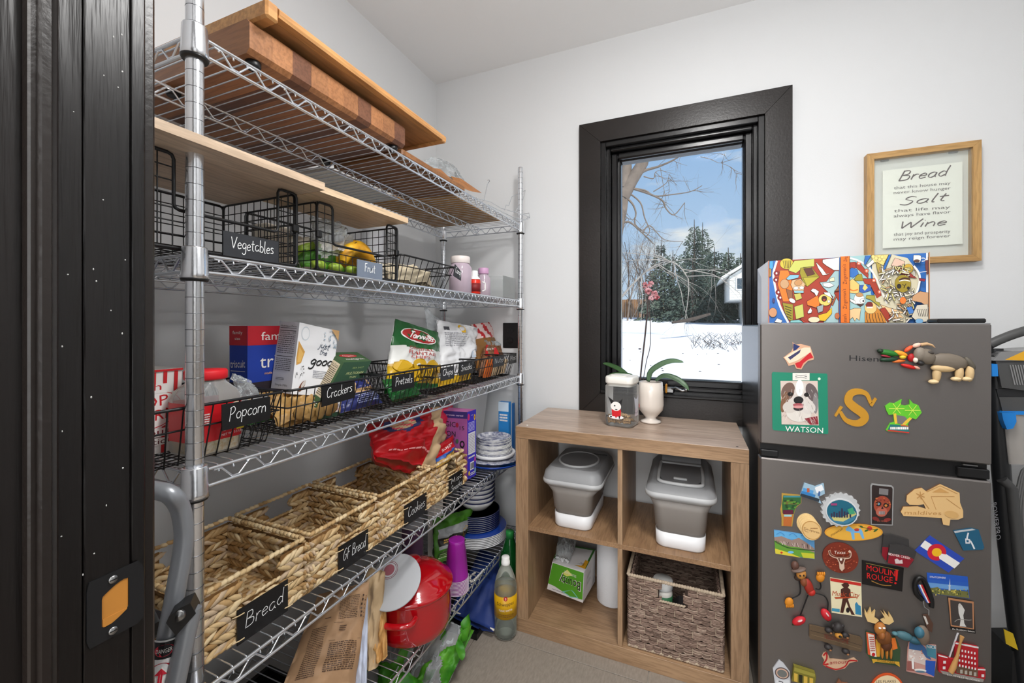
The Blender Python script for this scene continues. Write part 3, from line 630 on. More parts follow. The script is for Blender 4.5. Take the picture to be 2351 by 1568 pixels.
# sloping wire bins
def bin_(label, y0, y1, xf, xb, z0, z1, inset, pitch=.022, group='black wire bins', key='black_wire', mid=True, hw=.0014, zb=None):
    t = thing('wire_bin', label, 'basket', ((xf+xb)/2, (y0+y1)/2, z0), group)
    i = inset
    top = [Vector(p) for p in ((xf, y0, z1), (xf, y1, z1), (xb, y1, z1), (xb, y0, z1))]; bot = [Vector(p) for p in ((xf-i, y0+i*.55, z0), (xf-i, y1-i*.55, z0), (xb+i, y1-i*.55, z0), (xb+i, y0+i*.55, z0))]
    b = MB(key); b.tube([top[0].lerp(top[1], .03), top[0].lerp(top[1], .97), top[1].lerp(top[2], .03), top[1].lerp(top[2], .97), top[2].lerp(top[3], .03), top[2].lerp(top[3], .97), top[3].lerp(top[0], .03), top[3].lerp(top[0], .97)], .0026, 6, closed=True); b.build('rim', t)
    b = MB(key)
    n = round((y1-y0)/pitch)
    for k in range(n+1):
        f = k/n; f = min(max(f, .03), .97); b.tube([top[0].lerp(top[1], f), bot[0].lerp(bot[1], f), bot[3].lerp(bot[2], f), top[3].lerp(top[2], f)], hw, 4, caps=False)
    n = round(abs(xf-xb)/pitch)
    for k in range(n+1):
        f = min(max(k/n, .03), .97); b.tube([top[0].lerp(top[3], f), bot[0].lerp(bot[3], f), bot[1].lerp(bot[2], f), top[1].lerp(top[2], f)], hw, 4, caps=False)
    if mid:
        m_ = [a.lerp(c, .38) for a, c in zip(top, bot)]; b.tube(m_, hw*1.2, 5, closed=True)
    o = b.build('wires', t); o['kind'] = 'stuff'
    return t
bc = bin_('small sloping black wire bin on the second shelf, labelled Candy', .935, 1.215, -.722, -.93, 1.2695, 1.342, .03, .030)
card(bc, [(-.718, 1.195, 1.312), (-.725, 1.255, 1.302), (-.735, 1.275, 1.336), (-.722, 1.212, 1.352)], 'Candy', 'chalkboard', .0018, margin=(.1, .1))
zt, zb_ = 1.0185, .9224
p = bin_('black wire bin at the near end of the middle shelf, labelled Popcorn', 0.339, 0.587, -.736, -1.045, zb_, zt, .028)
card(p, [(-.734, 0.4636, 0.9694), (-.734, 0.5523, 0.9715), (-.734, 0.5523, 1.0143), (-.734, 0.4636, 1.0143)], 'Popcorn', 'black_label', .0012, slant=.3)
p = bin_('black wire bin holding cracker boxes, labelled Crackers', 0.595, 0.872, -.736, -1.045, zb_, zt, .028)
card(p, [(-.734, 0.6734, 0.9725), (-.734, 0.7705, 0.9777), (-.734, 0.7705, 1.0164), (-.734, 0.6734, 1.0164)], 'Crackers', 'black_label', .0013, slant=.3)
p = bin_('black wire bin in front of the tall green chip bag, labelled Pretzels', 0.879, 1.133, -.736, -1.045, zb_, zt, .028)
card(p, [(-.734, 0.9063, 0.9704), (-.734, 1.0023, 0.9704), (-.734, 1.0023, 1.0143), (-.734, 0.9063, 1.0143)], 'Pretzels', 'black_label', .0015, slant=.3)
p = bin_('black wire bin full of bags, labelled Chips and Snacks', 1.141, 1.404, -.736, -1.045, zb_, zt, .028)
card(p, [(-.734, 1.1433, 0.9704), (-.734, 1.2237, 0.9704), (-.734, 1.2237, 1.0122), (-.734, 1.1433, 1.0122)], 'Chips', 'chalkboard', .002, slant=.3)
card(p, [(-.734, 1.2581, 0.9746), (-.734, 1.3573, 0.9746), (-.734, 1.3573, 1.0164), (-.734, 1.2581, 1.0164)], 'Snacks', 'black_label', .0017, slant=.3)
p = bin_('black wire bin second from the far end of the middle shelf', 1.412, 1.670, -.736, -1.045, zb_, zt, .028)
card(p, [(-.734, 1.5296, 0.9777), (-.734, 1.6309, 0.9777), (-.734, 1.6309, 1.0205), (-.734, 1.5296, 1.0205)], 'Nuts', 'chalkboard', .0012, slant=.3)
p = bin_('black wire bin at the far end of the middle shelf beside the post', 1.679, 1.782, -.736, -1.045, zb_, zt, .028)
card(p, [(-.734, 1.6914, 0.9777), (-.734, 1.7750, 0.9777), (-.734, 1.7750, 1.0205), (-.734, 1.6914, 1.0205)], 'Misc', 'black_label', .0012, slant=.3)

# ---------------------------------------------------------------- woven hyacinth baskets
straw = []
for i, (c, v) in enumerate((((214, 184, 136), .25), ((196, 160, 110), .3), ((228, 203, 160), .2), ((176, 138, 88), .3), ((205, 180, 150), .25))):
    mat('straw_%d' % i, c, .65, var=v, vscale=60, stretch=(1, 1, 1)); straw.append('straw_%d' % i)
mat('straw_back', (120, 86, 46), .9)
def braid_wall(b, P, Q, up, n, rows, rh, holes=(), rr=None, th=.0042, skip_top=0):
    P, Q, up, n = Vector(P), Vector(Q), Vector(up).normalized(), Vector(n).normalized(); L = (Q-P).length; d = (Q-P)/L
    st = .0148
    for r in range(rows):
        z = (r+.5)*rh; k = int(L/st)
        for i in range(k+1):
            x = min(max((i+rr.uniform(-.2, .2))*st, .004), L-.004)
            if any(h0 < x < h1 and v0 < z < v1 for h0, h1, v0, v1 in holes): continue
            a = (.42 if r % 2 == 0 else -.42)+rr.uniform(-.15, .15)
            ax = d*math.cos(a)+up*math.sin(a); bx = up*math.cos(a)-d*math.sin(a); cx = n
            M = Matrix((ax, bx, cx)).transposed(); c = P+d*x+up*z+n*rr.uniform(-.0008, .0018)
            b.ell(c, (.0195*rr.uniform(.85, 1.1), rh*.42*rr.uniform(.8, 1.15), th), 6, rr.choice(straw), M=M, rows=4)
def woven_basket(label, y0, y1, xf, xb, z0, z1, seed):
    rr = random.Random(seed); t = thing('woven_basket', label, 'basket', ((xf+xb)/2, (y0+y1)/2, z0), 'woven baskets on the fourth shelf')
    H = z1-z0; rh = .0152; rows = int((H-.004)/rh); W = y1-y0; h0, h1 = W*.36, W*.74; hv = (H*.54, H*.90); D = xf-xb
    hole = [(h0, h1, hv[0], hv[1]+.02)]; q = .004
    for nm, P, Q, n, hl in (('front_wall', (xf, y0, z0), (xf, y1, z0), (1, 0, 0), hole), ('back_wall', (xb, y0, z0), (xb, y1, z0), (-1, 0, 0), hole), ('side_wall', (xb, y0, z0), (xf, y0, z0), (0, -1, 0), ()), ('side_wall', (xb, y1, z0), (xf, y1, z0), (0, 1, 0), ())):
        b = MB('straw_back'); P = Vector(P); Q = Vector(Q); nv = Vector(n)
        braid_wall(b, P-nv*.0005, Q-nv*.0005, (0, 0, 1), n, rows, rh, hl, rr); braid_wall(b, P-nv*.0065, Q-nv*.0065, (0, 0, 1), n, rows, rh, hl, rr)
        # dark core between the two faces of the weave
        d = (Q-P).normalized(); L = (Q-P).length
        segs = [(0, L, 0, H-.012)] if not hl else [(0, h0, 0, H-.012), (h1, L, 0, H-.012), (h0, h1, 0, hv[0])]
        for a, c, e, f in segs:
            A = P+d*a-nv*.0045; C = P+d*c-nv*.0025; b.box(min(A.x, C.x), max(A.x, C.x), min(A.y, C.y), max(A.y, C.y), z0+e, z0+f)
        o = b.build(nm, t); o['kind'] = 'stuff'
    b = MB('straw_0'); zr = z1-.002; R = [(xf-.0035, y0+.0035, zr), (xf-.0035, y1-.0035, zr), (xb+.0035, y1-.0035, zr), (xb+.0035, y0+.0035, zr)]
    def rope(P, Q, r=.0050):
        P, Q = Vector(P), Vector(Q); n = int((Q-P).length/.012)+1
        for i in range(n):
            c = P.lerp(Q, (i+.5)/n); d = (Q-P).normalized(); up = Vector((0, 0, 1)); sd = d.cross(up); ax = (d+up*.25+sd*.1*rr.uniform(-1, 1)).normalized(); bx = sd.cross(ax).normalized(); M = Matrix((ax, bx, ax.cross(bx))).transposed()
            b.ell(c+Vector((0, 0, rr.uniform(-.0006, .0006))), (.0095, r, r), 6, rr.choice(straw[:3]), M=M, rows=4)
    for i in range(4): rope(R[i], R[(i+1) % 4])
    for x in (xf-.003, xb+.003): rope((x, y0+h0, z0+hv[0]+.002), (x, y0+h1, z0+hv[0]+.002), .0036)
    rope((xf, y0, z0+.004), (xf, y1, z0+.004))
    b.build('rope_rim', t)['kind'] = 'stuff'
    b = MB('straw_3'); b.box(xb, xf-.004, y0, y1, z0, z0+.004)
    k = int((xf-xb)/.014)
    for i in range(k):
        for j in range(int(W/.014)):
            a = rr.uniform(-.5, .5)+(PI/4 if (i+j) % 2 else -PI/4); M = Matrix.Rotation(a, 3, 'Z'); b.ell((xb+(i+.5)*.014, y0+(j+.5)*.014, z0+.005), (.014, .006, .003), 6, rr.choice(straw), M=M, rows=4)
    o = b.build('base', t); o['kind'] = 'stuff'
    return t
def tie(c, pts):
    for p in pts:
        b = MB('straw_2'); b.tube([Vector(p)+Vector((-.003, -.009, .0)), Vector(p)+Vector((.0035, 0, .002)), Vector(p)+Vector((.0025, .010, .001))], .0011, 5); b.build('tie', c)
for lab, y0, y1, txt, cy0, cy1, cz0, cz1, sub in (('nearest woven basket on the fourth shelf, labelled Bread', .432, .660, 'Bread', .506, .610, .566, .630, None), ('second nearest woven basket, labelled GF Bread', .670, .888, 'GF Bread', .745, .842, .567, .629, None), ('third woven basket, labelled Cookies', .897, 1.138, 'Cookies', .992, 1.100, .567, .628, None), ('farthest woven basket, the red bag leaning in it', 1.147, 1.352, 'Misc', 1.233, 1.326, .567, .630, 'Snacks')):
    t = woven_basket(lab, y0, y1, -.765, -1.018, .5690, .691, int(y0*100))
    c = card(t, [(-.7585, cy0, cz0), (-.7585, cy1, cz0), (-.7585, cy1, cz1), (-.7585, cy0, cz1)], txt, 'black_label', .0014, slant=.35, sub=sub, up=.0145 if not sub else .010)
    tie(c, [(-.757, cy0+.001, cz0+.008), (-.757, cy0+.001, cz1-.010), (-.757, cy1-.001, cz0+.008), (-.757, cy1-.001, cz1-.010)])

# ================================================================= CUBE SHELF
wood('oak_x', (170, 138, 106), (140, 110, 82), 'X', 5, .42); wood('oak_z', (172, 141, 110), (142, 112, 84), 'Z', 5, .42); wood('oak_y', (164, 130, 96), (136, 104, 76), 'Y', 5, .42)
wood('oak_top_daylit', (196, 174, 156), (166, 142, 124), 'X', 4, .3)  # paler oak for the upper face, window daylight painted into the colour
cx0, cx1, cy0, cy1 = -.606, .165, 1.46, 1.848; TH_ = .046; T2 = .016
cs = thing('cube_shelf', 'oak-look cube shelf unit of four compartments under the window', 'shelf', ((cx0+cx1)/2, (cy0+cy1)/2, 0))
MB('oak_top_daylit').box(cx0, cx1, cy0, cy1, .769-TH_+.002, .769, bev=.0008).build('top_board', cs)
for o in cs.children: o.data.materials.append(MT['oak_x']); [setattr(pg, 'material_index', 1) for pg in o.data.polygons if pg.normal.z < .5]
MB('oak_x').box(cx0, cx1, cy0, cy1, .0, .052, bev=.0008).build('bottom_board', cs)
MB('oak_z').box(cx0, cx0+TH_+.004, cy0+.001, cy1, .0525, .7245, bev=.0006).build('side_board', cs)
MB('oak_z').box(cx1-TH_-.004, cx1, cy0+.001, cy1, .0525, .7245, bev=.0006).build('side_board', cs)
xm = (cx0+cx1)/2-.001; zs = .392
MB('oak_y').box(cx0+TH_+.004, cx1-TH_-.004, cy0+.004, cy1, zs-T2/2, zs+T2/2, bev=.0005).build('shelf_board', cs)
MB('oak_z').box(xm-T2/2, xm+T2/2, cy0+.004, cy1, zs+T2/2, .7245, bev=.0005).build('divider', cs)
MB('oak_z').box(xm-T2/2, xm+T2/2, cy0+.004, cy1, .0525, zs-T2/2, bev=.0005).build('divider', cs)
MB('oak_x').box(cx0+TH_+.004, xm-T2/2, cy1-.018, cy1-.002, .0525, .155, bev=.0005).build('back_rail', cs)
MB('oak_x').box(xm+T2/2, cx1-TH_-.004, cy1-.018, cy1-.002, .0525, .155, bev=.0005).build('back_rail', cs)
e = MB('screw_steel'); e.lathe([(.004, 0), (.003, .0006), (0, .0008)], 12, M=Matrix.Translation((cx0+.035, cy0+.03, .769)), m='white_plastic'); e.lathe([(.004, 0), (.003, .0006), (0, .0008)], 12, M=Matrix.Translation((cx1-.03, cy0+.025, .769)), m='black_label'); e.build('screw_cap', cs)

# ================================================================= FRIDGE
def brushed(key, col, rough): mat(key, col, rough, .85, bump=.02, bscale=300, stretch=(1, 1, .03))
brushed('fridge_grey', (128, 123, 120), .42); mat('fridge_side', (52, 53, 56), .25, .35, bump=.02, bscale=400); mat('fridge_top', (150, 150, 152), .35, .6)
FX0, FX1, FY, FB = .1835, .668, 1.380, 1.848
fg = thing('fridge', 'small grey two-door fridge covered in souvenir magnets', 'fridge', ((FX0+FX1)/2, (FY+FB)/2, 0))
b = MB('fridge_side'); b.box(FX0+.002, FX1-.002, FY+.052, FB, .012, 1.150, bev=.004); b.build('cabinet', fg)
b = MB('fridge_grey'); b.box(FX0, FX1, FY, FY+.046, .812, 1.1525, bev=.0035); d1 = b.build('freezer_door', fg)
b = MB('fridge_top'); b.box(FX0+.001, FX1-.001, FY+.003, FY+.05, 1.1505, 1.1545, bev=.001); b.build('door_cap', d1)
b = MB('fridge_grey'); b.box(FX0, FX1, FY, FY+.046, .02, .772, bev=.0035); b.build('fridge_door', fg)
b = MB('black_plastic'); b.box(FX0+.002, FX1-.002, FY+.016, FY+.052, .772, .812); b.build('handle_recess', fg)
for q in ((FX0+.002, FX0+.045, .776, .794), (FX1-.06, FX1-.002, .776, .799)): MB('black_plastic').box(q[0], q[1], FY+.003, FY+.03, q[2], q[3], bev=.002).build('hinge_block', fg)
b = MB('screw_steel'); b.box(FX1-.05, FX1-.022, FY+.006, FY+.02, .8035, .808, bev=.001); b.build('hinge', fg)
b = MB('black_plastic'); b.box(on(2153, 740, Y=FY+.02).x, on(2266, 740, Y=FY+.02).x, FY+.02, FY+.075, 1.1548, 1.166, bev=.003); b.build('hinge_cover', fg)
pic = Pic(seen((0, -1, 0), Y=FY), .0006); pic.text('Hisense', (1950, 828), (2044, 831), (0, -13), flat((28, 28, 30))); pic.build('brand_plate', d1).name = 'brand_lettering'
# ================================================================= GOODS ON THE RACK
def box3(b, A, B, C, E, m, mA=None, mE=None, mT=None):
    """parallelepiped from corner A with edges to B, C, E; faces ACB side (mA), AEB front (mE), top ACE (mT)"""
    A, B, C, E = map(Vector, (A, B, C, E)); e1, e2, e3 = B-A, C-A, E-A
    V = [A, B, C, E, A+e1+e2, A+e1+e3, A+e2+e3, A+e1+e2+e3]
    b.add(V, [(0, 2, 4, 1)], mA or m); b.add(V, [(0, 1, 5, 3)], mE or m); b.add(V, [(0, 3, 6, 2)], mT or m); b.add(V, [(3, 5, 7, 6), (2, 6, 7, 4), (1, 4, 7, 5)], m)
def grain(*a): return random.Random(str(a))
def pouch(name, label, cat, BL, BR, TR, TL, thick, fn, seed=1, bulge=(.5, 1.), crump=.006, nu=22, nv=26, back=None, pinch=.9, group=None, bot=.35, wob=.0):
    """soft bag between four corners; fn(u, v) gives the material; returns the thing and its print surface"""
    BL, BR, TR, TL = map(Vector, (BL, BR, TR, TL))
    for zf_ in (1.2745, .9285, .5700, .2235):         # never below the wires of the shelf it stands on
        if TL.z > zf_+.02: BL.z = max(BL.z, zf_) if BL.z > zf_-.12 else BL.z; BR.z = max(BR.z, zf_) if BR.z > zf_-.12 else BR.z; break
    n = (BR-BL).cross(TL-BL).normalized()
    if n.dot(Vector((0, 0, EYE))-(BL+TR)/2) < 0: n = -n
    def base(u, v): return (BL*(1-u)+BR*u)*(1-v)+(TL*(1-u)+TR*u)*v
    def prof(u, v):
        a = max(0., 1-abs(2*u-1)**2.6)**.7; w = min(1, (1-v)/.5)**pinch if v > .5 else 1.; w *= bot+(1-bot)*min(1, v/.25)
        return a*w
    def srf(u, v, side=1):
        q = base(u, v); c = crump*mn.noise(Vector((u*4.2+seed*3.7, v*5.1, side*2.)))+crump*.5*mn.noise(Vector((u*11+seed, v*13, 4.)))
        e = wob*mn.noise(Vector((v*3+seed, 1.5, 0)))*(2*u-1)
        return q+n*side*(thick/2*prof(u, v)+.0006)+n*c*2*(.35+.65*prof(u, v))+(BR-BL).normalized()*e
    b = MB()
    for side, km in ((1, None), (-1, back)):
        o = len(b.v); b.v += [tuple(srf(i/nu, j/nv, side)) for j in range(nv+1) for i in range(nu+1)]
        for j in range(nv):
            for i in range(nu):
                a = o+j*(nu+1)+i; f = (a, a+1, a+nu+2, a+nu+1); b.f.append(f if side == 1 else f[::-1]); b.k.append(km or fn((i+.5)/nu, (j+.5)/nv)); b.sm.append(True)
    h = (nu+1)*(nv+1); per = [i for i in range(nu+1)]+[(nu+1)*(j+1)-1 for j in range(1, nv+1)]+[(nu+1)*nv+i for i in range(nu-1, -1, -1)]+[(nu+1)*j for j in range(nv-1, 0, -1)]
    for q in range(len(per)): a, c = per[q], per[(q+1) % len(per)]; b.f.append((a, c, c+h, a+h)); b.k.append(back or fn(.5, .5)); b.sm.append(True)
    t = tag(b.build(name), label, cat, group)
    def pt(x, y, hh=0): return srf(min(max(x, 0), 1), min(max(y, 0), 1))+n*(hh+.0006)
    return t, pt
film('clear_film', (232, 236, 238), .80, .15); film('cloudy_film', (215, 218, 220), .55, .3); film('clear_acrylic', (240, 242, 242), .97, .05); film('tinted_purple', (150, 110, 150), .5, .12)
film('tinted_green', (60, 130, 60), .35, .1); film('green_glass', (16, 82, 34), .25, .05)
# ---- top shelf
wood('board_light', (190, 142, 94), (162, 114, 70), 'Y', 3, .4); wood('board_mid', (172, 122, 76), (146, 98, 60), 'Y', 3, .4); wood('edge_light', (208, 158, 102), (184, 130, 76), 'Y', 4, .4)
wood('block_a', (162, 112, 74), (136, 90, 58), 'X', 5, .4); wood('block_b', (120, 80, 58), (96, 62, 46), 'X', 5, .4); wood('block_c', (178, 124, 82), (148, 98, 62), 'X', 5, .4); wood('dark_board', (158, 110, 70), (130, 86, 52), 'X', 3, .5)
zt1 = SH[0]+.0055
t = thing('butcher_block', 'thick end-grain butcher block on black feet, lying on the top shelf', 'cutting board', (-.855, .715, zt1))
for i in range(10):
    y0 = .497+i*.0436; b = MB('block_'+'acbacabcab'[i]); z0, z1 = zt1+.012, 1.690; c = .008
    b.loft([[(-.712, y, z0+c), (-.712, y, z1-c), (-.712-c, y, z1), (-1.12, y, z1), (-1.12, y, z0), (-.712-c, y, z0)] for y in (y0, y0+.0433)], smooth=False); b.build('wood_strip', t)
for x, y in ((-.735, .52), (-.975, .52), (-.735, .91), (-.975, .91)):
    b = MB('black_plastic'); b.lathe([(.011, 0), (.013, .003), (.013, .0115)], 14, M=Matrix.Translation((x, y, zt1))); b.build('foot', t)
t = thing('pastry_board', 'long light wooden pastry board laid on top of the butcher block', 'board', (-.94, .8, 1.691))
for i in range(6):
    x0 = -.700-i*.082; b = MB('board_'+('light', 'mid')[i % 2]); b.box(x0-.0815, x0, .532, 1.072, 1.7035, 1.7205); b.build('plank', t)
b = MB('edge_light'); b.loft([[(-.682, y, 1.7035), (-.680, y, 1.709), (-.680, y, 1.716), (-.684, y, 1.721), (-.6995, y, 1.721), (-.6995, y, 1.7035)] for y in (.53, 1.09)], smooth=False); b.build('front_edge', t)
b = MB('edge_light'); b.box(-1.192, -.681, .506, .531, 1.691, 1.7235, bev=.004); b.build('end_lip', t)
b = MB('edge_light'); b.box(-1.192, -.681, 1.073, 1.092, 1.700, 1.7215, bev=.003); b.build('end_lip', t)
tag(MB('dark_board').box(-.984, -.730, .945, 1.295, zt1+.0005, zt1+.020, bev=.004).build('cutting_board'), 'dark brown wooden board on the top shelf beyond the butcher block', 'cutting board')
mat('paper_white', (236, 232, 224), .8); tag(MB('paper_white').box(-1.165, -1.008, .945, 1.27, zt1+.0005, zt1+.010, bev=.001).build('paper_stack'), 'white paper sheet lying flat on the top shelf against the wall side', 'paper')
mat('wicker', (214, 166, 108), .8, var=.3, vscale=50)
t = thing('wicker_tray', 'flat brown wicker mat on the top shelf near the far end', 'mat', (-.96, 1.5, zt1))
b = MB('wicker'); n = 66
for i in range(n):
    f = i/(n-1); y = 1.315+f*.40; b.tube([(-.788, y, zt1+.004), (-.96, y-.0+0, zt1+.004), (-1.130, y-.08*(1-f), zt1+.004)], .0034, 5)
o = b.build('reed_rows', t); o['kind'] = 'stuff'
b = MB('wicker'); [b.tube([(-.79-k*.024, 1.30-.006*k, zt1+.0095), (-.79-k*.024, 1.72, zt1+.0095)], .0028, 5) for k in range(14)]; o = b.build('cross_reeds', t); o['kind'] = 'stuff'
wood('cardboard_amber', (196, 128, 62), (176, 110, 52), 'Y', 3, .5, bump=.03)
def sheet(name, P, th, m, parent=None):
    P = [Vector(p) for p in P]; n = (P[1]-P[0]).cross(P[2]-P[0]).normalized()*th/2; N = len(P); b = MB(m)
    b.add([p+n for p in P]+[p-n for p in P], [tuple(range(N)), tuple(range(2*N-1, N-1, -1))]+[(i, N+i, N+(i+1) % N, (i+1) % N) for i in range(N)]); return b.build(name, parent)
def ox(u, v, X): return on(u, v, X=X)
t = thing('torn_carton', 'torn amber cardboard flaps sticking up from the top shelf', 'cardboard', (-.86, 1.4, zt1))
sheet('flap', [ox(950, 372, -.80), ox(975, 382, -.84), ox(1012, 389, -.90), ox(1062, 436, -.80), ox(1035, 424, -.78)], .003, 'cardboard_amber', t); sheet('flap', [ox(1036, 405, -.92), ox(1058, 410, -.90), ox(1106, 443, -.86), ox(1085, 440, -.84), ox(1050, 428, -.82)], .003, 'cardboard_amber', t)
sheet('flap', [(-.745, 1.305, zt1+.026), (-.76, 1.10, zt1+.024), (-.90, 1.10, zt1+.0235), (-.90, 1.38, zt1+.0245)], .003, 'cardboard_amber', t)
pouch('plastic_bag', 'crumpled clear plastic bag on the amber cardboard on the top shelf', 'bag', ox(955, 378, -.93), ox(1075, 428, -.93), ox(1030, 372, -.97), ox(992, 360, -.97), .05, lambda u, v: 'clear_film', 3, crump=.010)
t = thing('plate_stand', 'bent chrome wire stand hanging over the far end of the top shelf', 'stand', (-.74, 1.7, zt1))
for P in ([(1093, 454, -.76), (1125, 463, -.76), (1150, 478, -.76), (1206, 494, -.69), (1216, 500, -.69), (1210, 504, -.69), (1180, 500, -.73), (1120, 470, -.78)], [(1104, 466, -.76), (1112, 458, -.76), (1119, 423, -.76), (1124, 416, -.76), (1123, 413, -.76), (1120, 414, -.76)], [(1158, 482, -.76), (1162, 471, -.76), (1168, 472, -.76), (1175, 452, -.76), (1206, 437, -.72), (1201, 458, -.72), (1182, 488, -.74)], [(1190, 494, -.70), (1214, 489, -.70), (1216, 496, -.68), (1206, 505, -.70), (1170, 505, -.74)], [(1128, 477, -.78), (1164, 498, -.76)]):
    b = MB('wire_chrome'); b.tube([ox(*p) for p in P], .0016, 6); b.build('wire', t)
# ---- second shelf
wood('pale_board', (216, 192, 166), (194, 168, 142), 'Y', 4, .45, bump=.05); wood('pale_board2', (218, 192, 160), (200, 168, 130), 'Y', 4, .45, bump=.05)
zb1 = 1.4192
t = thing('bread_board', 'pale wooden board laid across the nearest wire grid basket', 'board', (-.815, .44, zb1))
for i in range(5):
    b = MB('pale_board'); b.box(-.672-(i+1)*.0566, -.672-i*.0566, .262, .625, zb1, zb1+.0145); b.build('plank', t)
t = thing('bread_board', 'narrower pale wooden board laid across the Fruit basket', 'board', (-.775, .77, zb1))
for i in range(3):
    b = MB('pale_board2'); b.box(-.688-(i+1)*.0566, -.688-i*.0566, .6275, .915, zb1, zb1+.0135); b.build('plank', t)
mat('banana_yellow', (236, 184, 24), .45, var=.25, vscale=25, col2=(188, 128, 30)); mat('banana_brown', (84, 52, 22), .6); mat('leaf_green', (70, 130, 30), .5, var=.4, vscale=20); mat('lime', (150, 178, 60), .45, var=.2); mat('pale_carton', (232, 224, 208), .7)
t = thing('banana_bunch', 'ripe yellow bananas with brown edges in the Fruit basket', 'fruit', (-.80, .86, 1.272))
for i in range(4):
    b = MB('banana_yellow'); dx = -.762-i*.026; pts = smooth([(dx, .762, 1.300), (dx, .775, 1.325), (dx-.004, .805, 1.342), (dx-.006, .838, 1.333), (dx-.006, .862, 1.308), (dx-.004, .868, 1.290)], 4); N = len(pts)
    b.tube(pts, [.005+.015*math.sin(PI*min(1, (k+1.2)/(N+1)))**.6 for k in range(N)], 7); b.tube([pts[0], pts[0]+Vector((.004, -.012, -.004))], .0035, 6, m='banana_brown'); b.tube([pts[-1], pts[-1]+Vector((0, 0, -.006))], .0035, 6, m='banana_brown')
    for k in (6, 10, 14): b.tube([pts[k]+Vector((.0128, 0, .0128)), pts[k+1]+Vector((.0128, 0, .0128))], .0011, 4, m='banana_brown')
    b.build('banana', t)
pouch('plastic_bag', 'clear plastic bag knotted up over the bananas in the Fruit basket', 'bag', (-.765, .690, 1.31), (-.765, .80, 1.325), (-.80, .790, 1.402), (-.82, .72, 1.404), .06, lambda u, v: 'clear_film', 5, crump=.014)
pouch('produce_bag', 'green and white bag of salad greens in the Fruit basket', 'bag', (-.79, .668, 1.272), (-.79, .79, 1.272), (-.86, .76, 1.36), (-.86, .69, 1.36), .07, lambda u, v: 'leaf_green' if v < .3+.1*math.sin(9*u) else ('lime' if v < .55 and u < .45 else 'pale_carton'), 8, crump=.012)
for i in range(5):
    b = MB('leaf_green' if i % 2 else 'lime'); x, y = -.762-.018*(i % 2), .69+i*.025; b.ell((x, y, 1.284), (.014, .02, .011), 10, rows=7); tag(b.build('lime'), ('nearest', 'second', 'middle', 'fourth', 'farthest')[i]+' green fruit from the near side, bottom of the Fruit basket', 'fruit', 'green fruit in the Fruit basket')
tag(MB('pale_carton').box(-.957, -.905, .672, .735, 1.2725, 1.388, bev=.002).build('carton'), 'white carton at the back corner of the Fruit basket', 'box')
tag(MB('pale_carton').box(-1.08, -.99, .80, .90, 1.2685, 1.375, bev=.002).build('carton'), 'cream carton standing behind the Fruit basket', 'box')
mat('towel_paper', (232, 234, 238), .85, bump=.4, bscale=260)
p = on(861, 600, X=-1.06); b = MB('towel_paper'); b.lathe([(.018, 0), (.052, 0), (.053, .004), (.053, .226), (.052, .228), (.018, .228)], 32, M=Matrix.Translation((-1.07, 1.215, 1.2685)), sx=.7, sy=.7); tag(b.build('paper_towel_roll'), 'white paper towel roll standing behind the Fruit basket', 'paper towel')
mat('cream_cloth', (214, 200, 172), .7, var=.25, vscale=20); mat('red_cap', (205, 30, 34), .4)
t, pt = pouch('candy_bag', 'crumpled cream bag with a red tab in the Candy bin', 'bag', (-.785, .955, 1.274), (-.785, 1.185, 1.274), (-.82, 1.13, 1.335), (-.82, .975, 1.33), .08, lambda u, v: 'cream_cloth', 11, crump=.012)
b = MB('red_cap'); b.box(-.785, -.775, 1.00, 1.05, 1.313, 1.3195, bev=.002); b.build('red_tab', t)
for i, (y, h, c) in enumerate(((1.0, .072, 'pale_carton'), (1.115, .078, 'pale_carton'))):
    b = MB(c); b.box(-.915, -.875, y, y+.06+.03*i, 1.270, 1.270+h, bev=.001); q = tag(b.build('candy_box'), ('small white printed box in the Candy bin, left', 'small white printed box in the Candy bin, right')[i], 'box'); pic = Pic(plane((-.875, y, 1.27), (0, 1, 0), (0, 0, 1), (1, 0, 0))); pic.scribble(.006, .03, .05, h-.008, 4, (110, 110, 112), seed=i); pic.build('print', q)
mat('lid_pinkwhite', (228, 218, 214), .4); mat('berry', (92, 40, 58), .5, var=.3); mat('lid_pink', (206, 160, 196), .4); mat('bottle_red', (214, 44, 24), .3); film('bottle_pale', (225, 205, 220), .45, .1)
def jar_(name, label, x, y, z, prof, key, lid, lidkey, inner=None, inkey=None, cat='jar', sx=1, sy=1, n=24):
    t = thing(name, label, cat, (x, y, z)); T = Matrix.Translation((x, y, z)); MB(key).lathe(prof, n, M=T, sx=sx, sy=sy).build('body', t); MB(lidkey).lathe(lid, n, M=T, sx=sx, sy=sy).build('lid', t)
    if inner: MB(inkey).lathe(inner, n, M=T, sx=sx, sy=sy).build('contents', t)
    return t
jar_('candy_jar', 'clear jar of dark red candy with a pinkish white lid behind the Candy label', -.790, 1.365, 1.268, [(.038, 0), (.042, .004), (.042, .095), (.034, .106), (.032, .112)], 'bottle_pale', [(.034, .110), (.036, .112), (.036, .133), (.034, .136), (0, .136)], 'lid_pinkwhite', [(.039, .003), (.039, .055), (0, .058)], 'berry')
t = jar_('sprinkle_bottle', 'small red bottle with a white flip cap and handle', -.757, 1.415, 1.268, [(.021, 0), (.023, .003), (.023, .052), (.012, .062), (.012, .066)], 'bottle_red', [(.023, .0545), (.0235, .056), (.013, .068), (.0125, .086), (.011, .088), (0, .088)], 'white_plastic', cat='bottle')
e = MB('white_plastic'); e.tube([(-.735, 1.436, 1.315), (-.728, 1.446, 1.312), (-.728, 1.448, 1.285), (-.737, 1.440, 1.280)], .003, 6); e.build('handle', t)
e = MB(flat((120, 20, 22))); e.lathe([(.0235, .008), (.0235, .04)], 24, M=Matrix.Translation((-.757, 1.4148, 1.268))); pc = e.build('label', t)
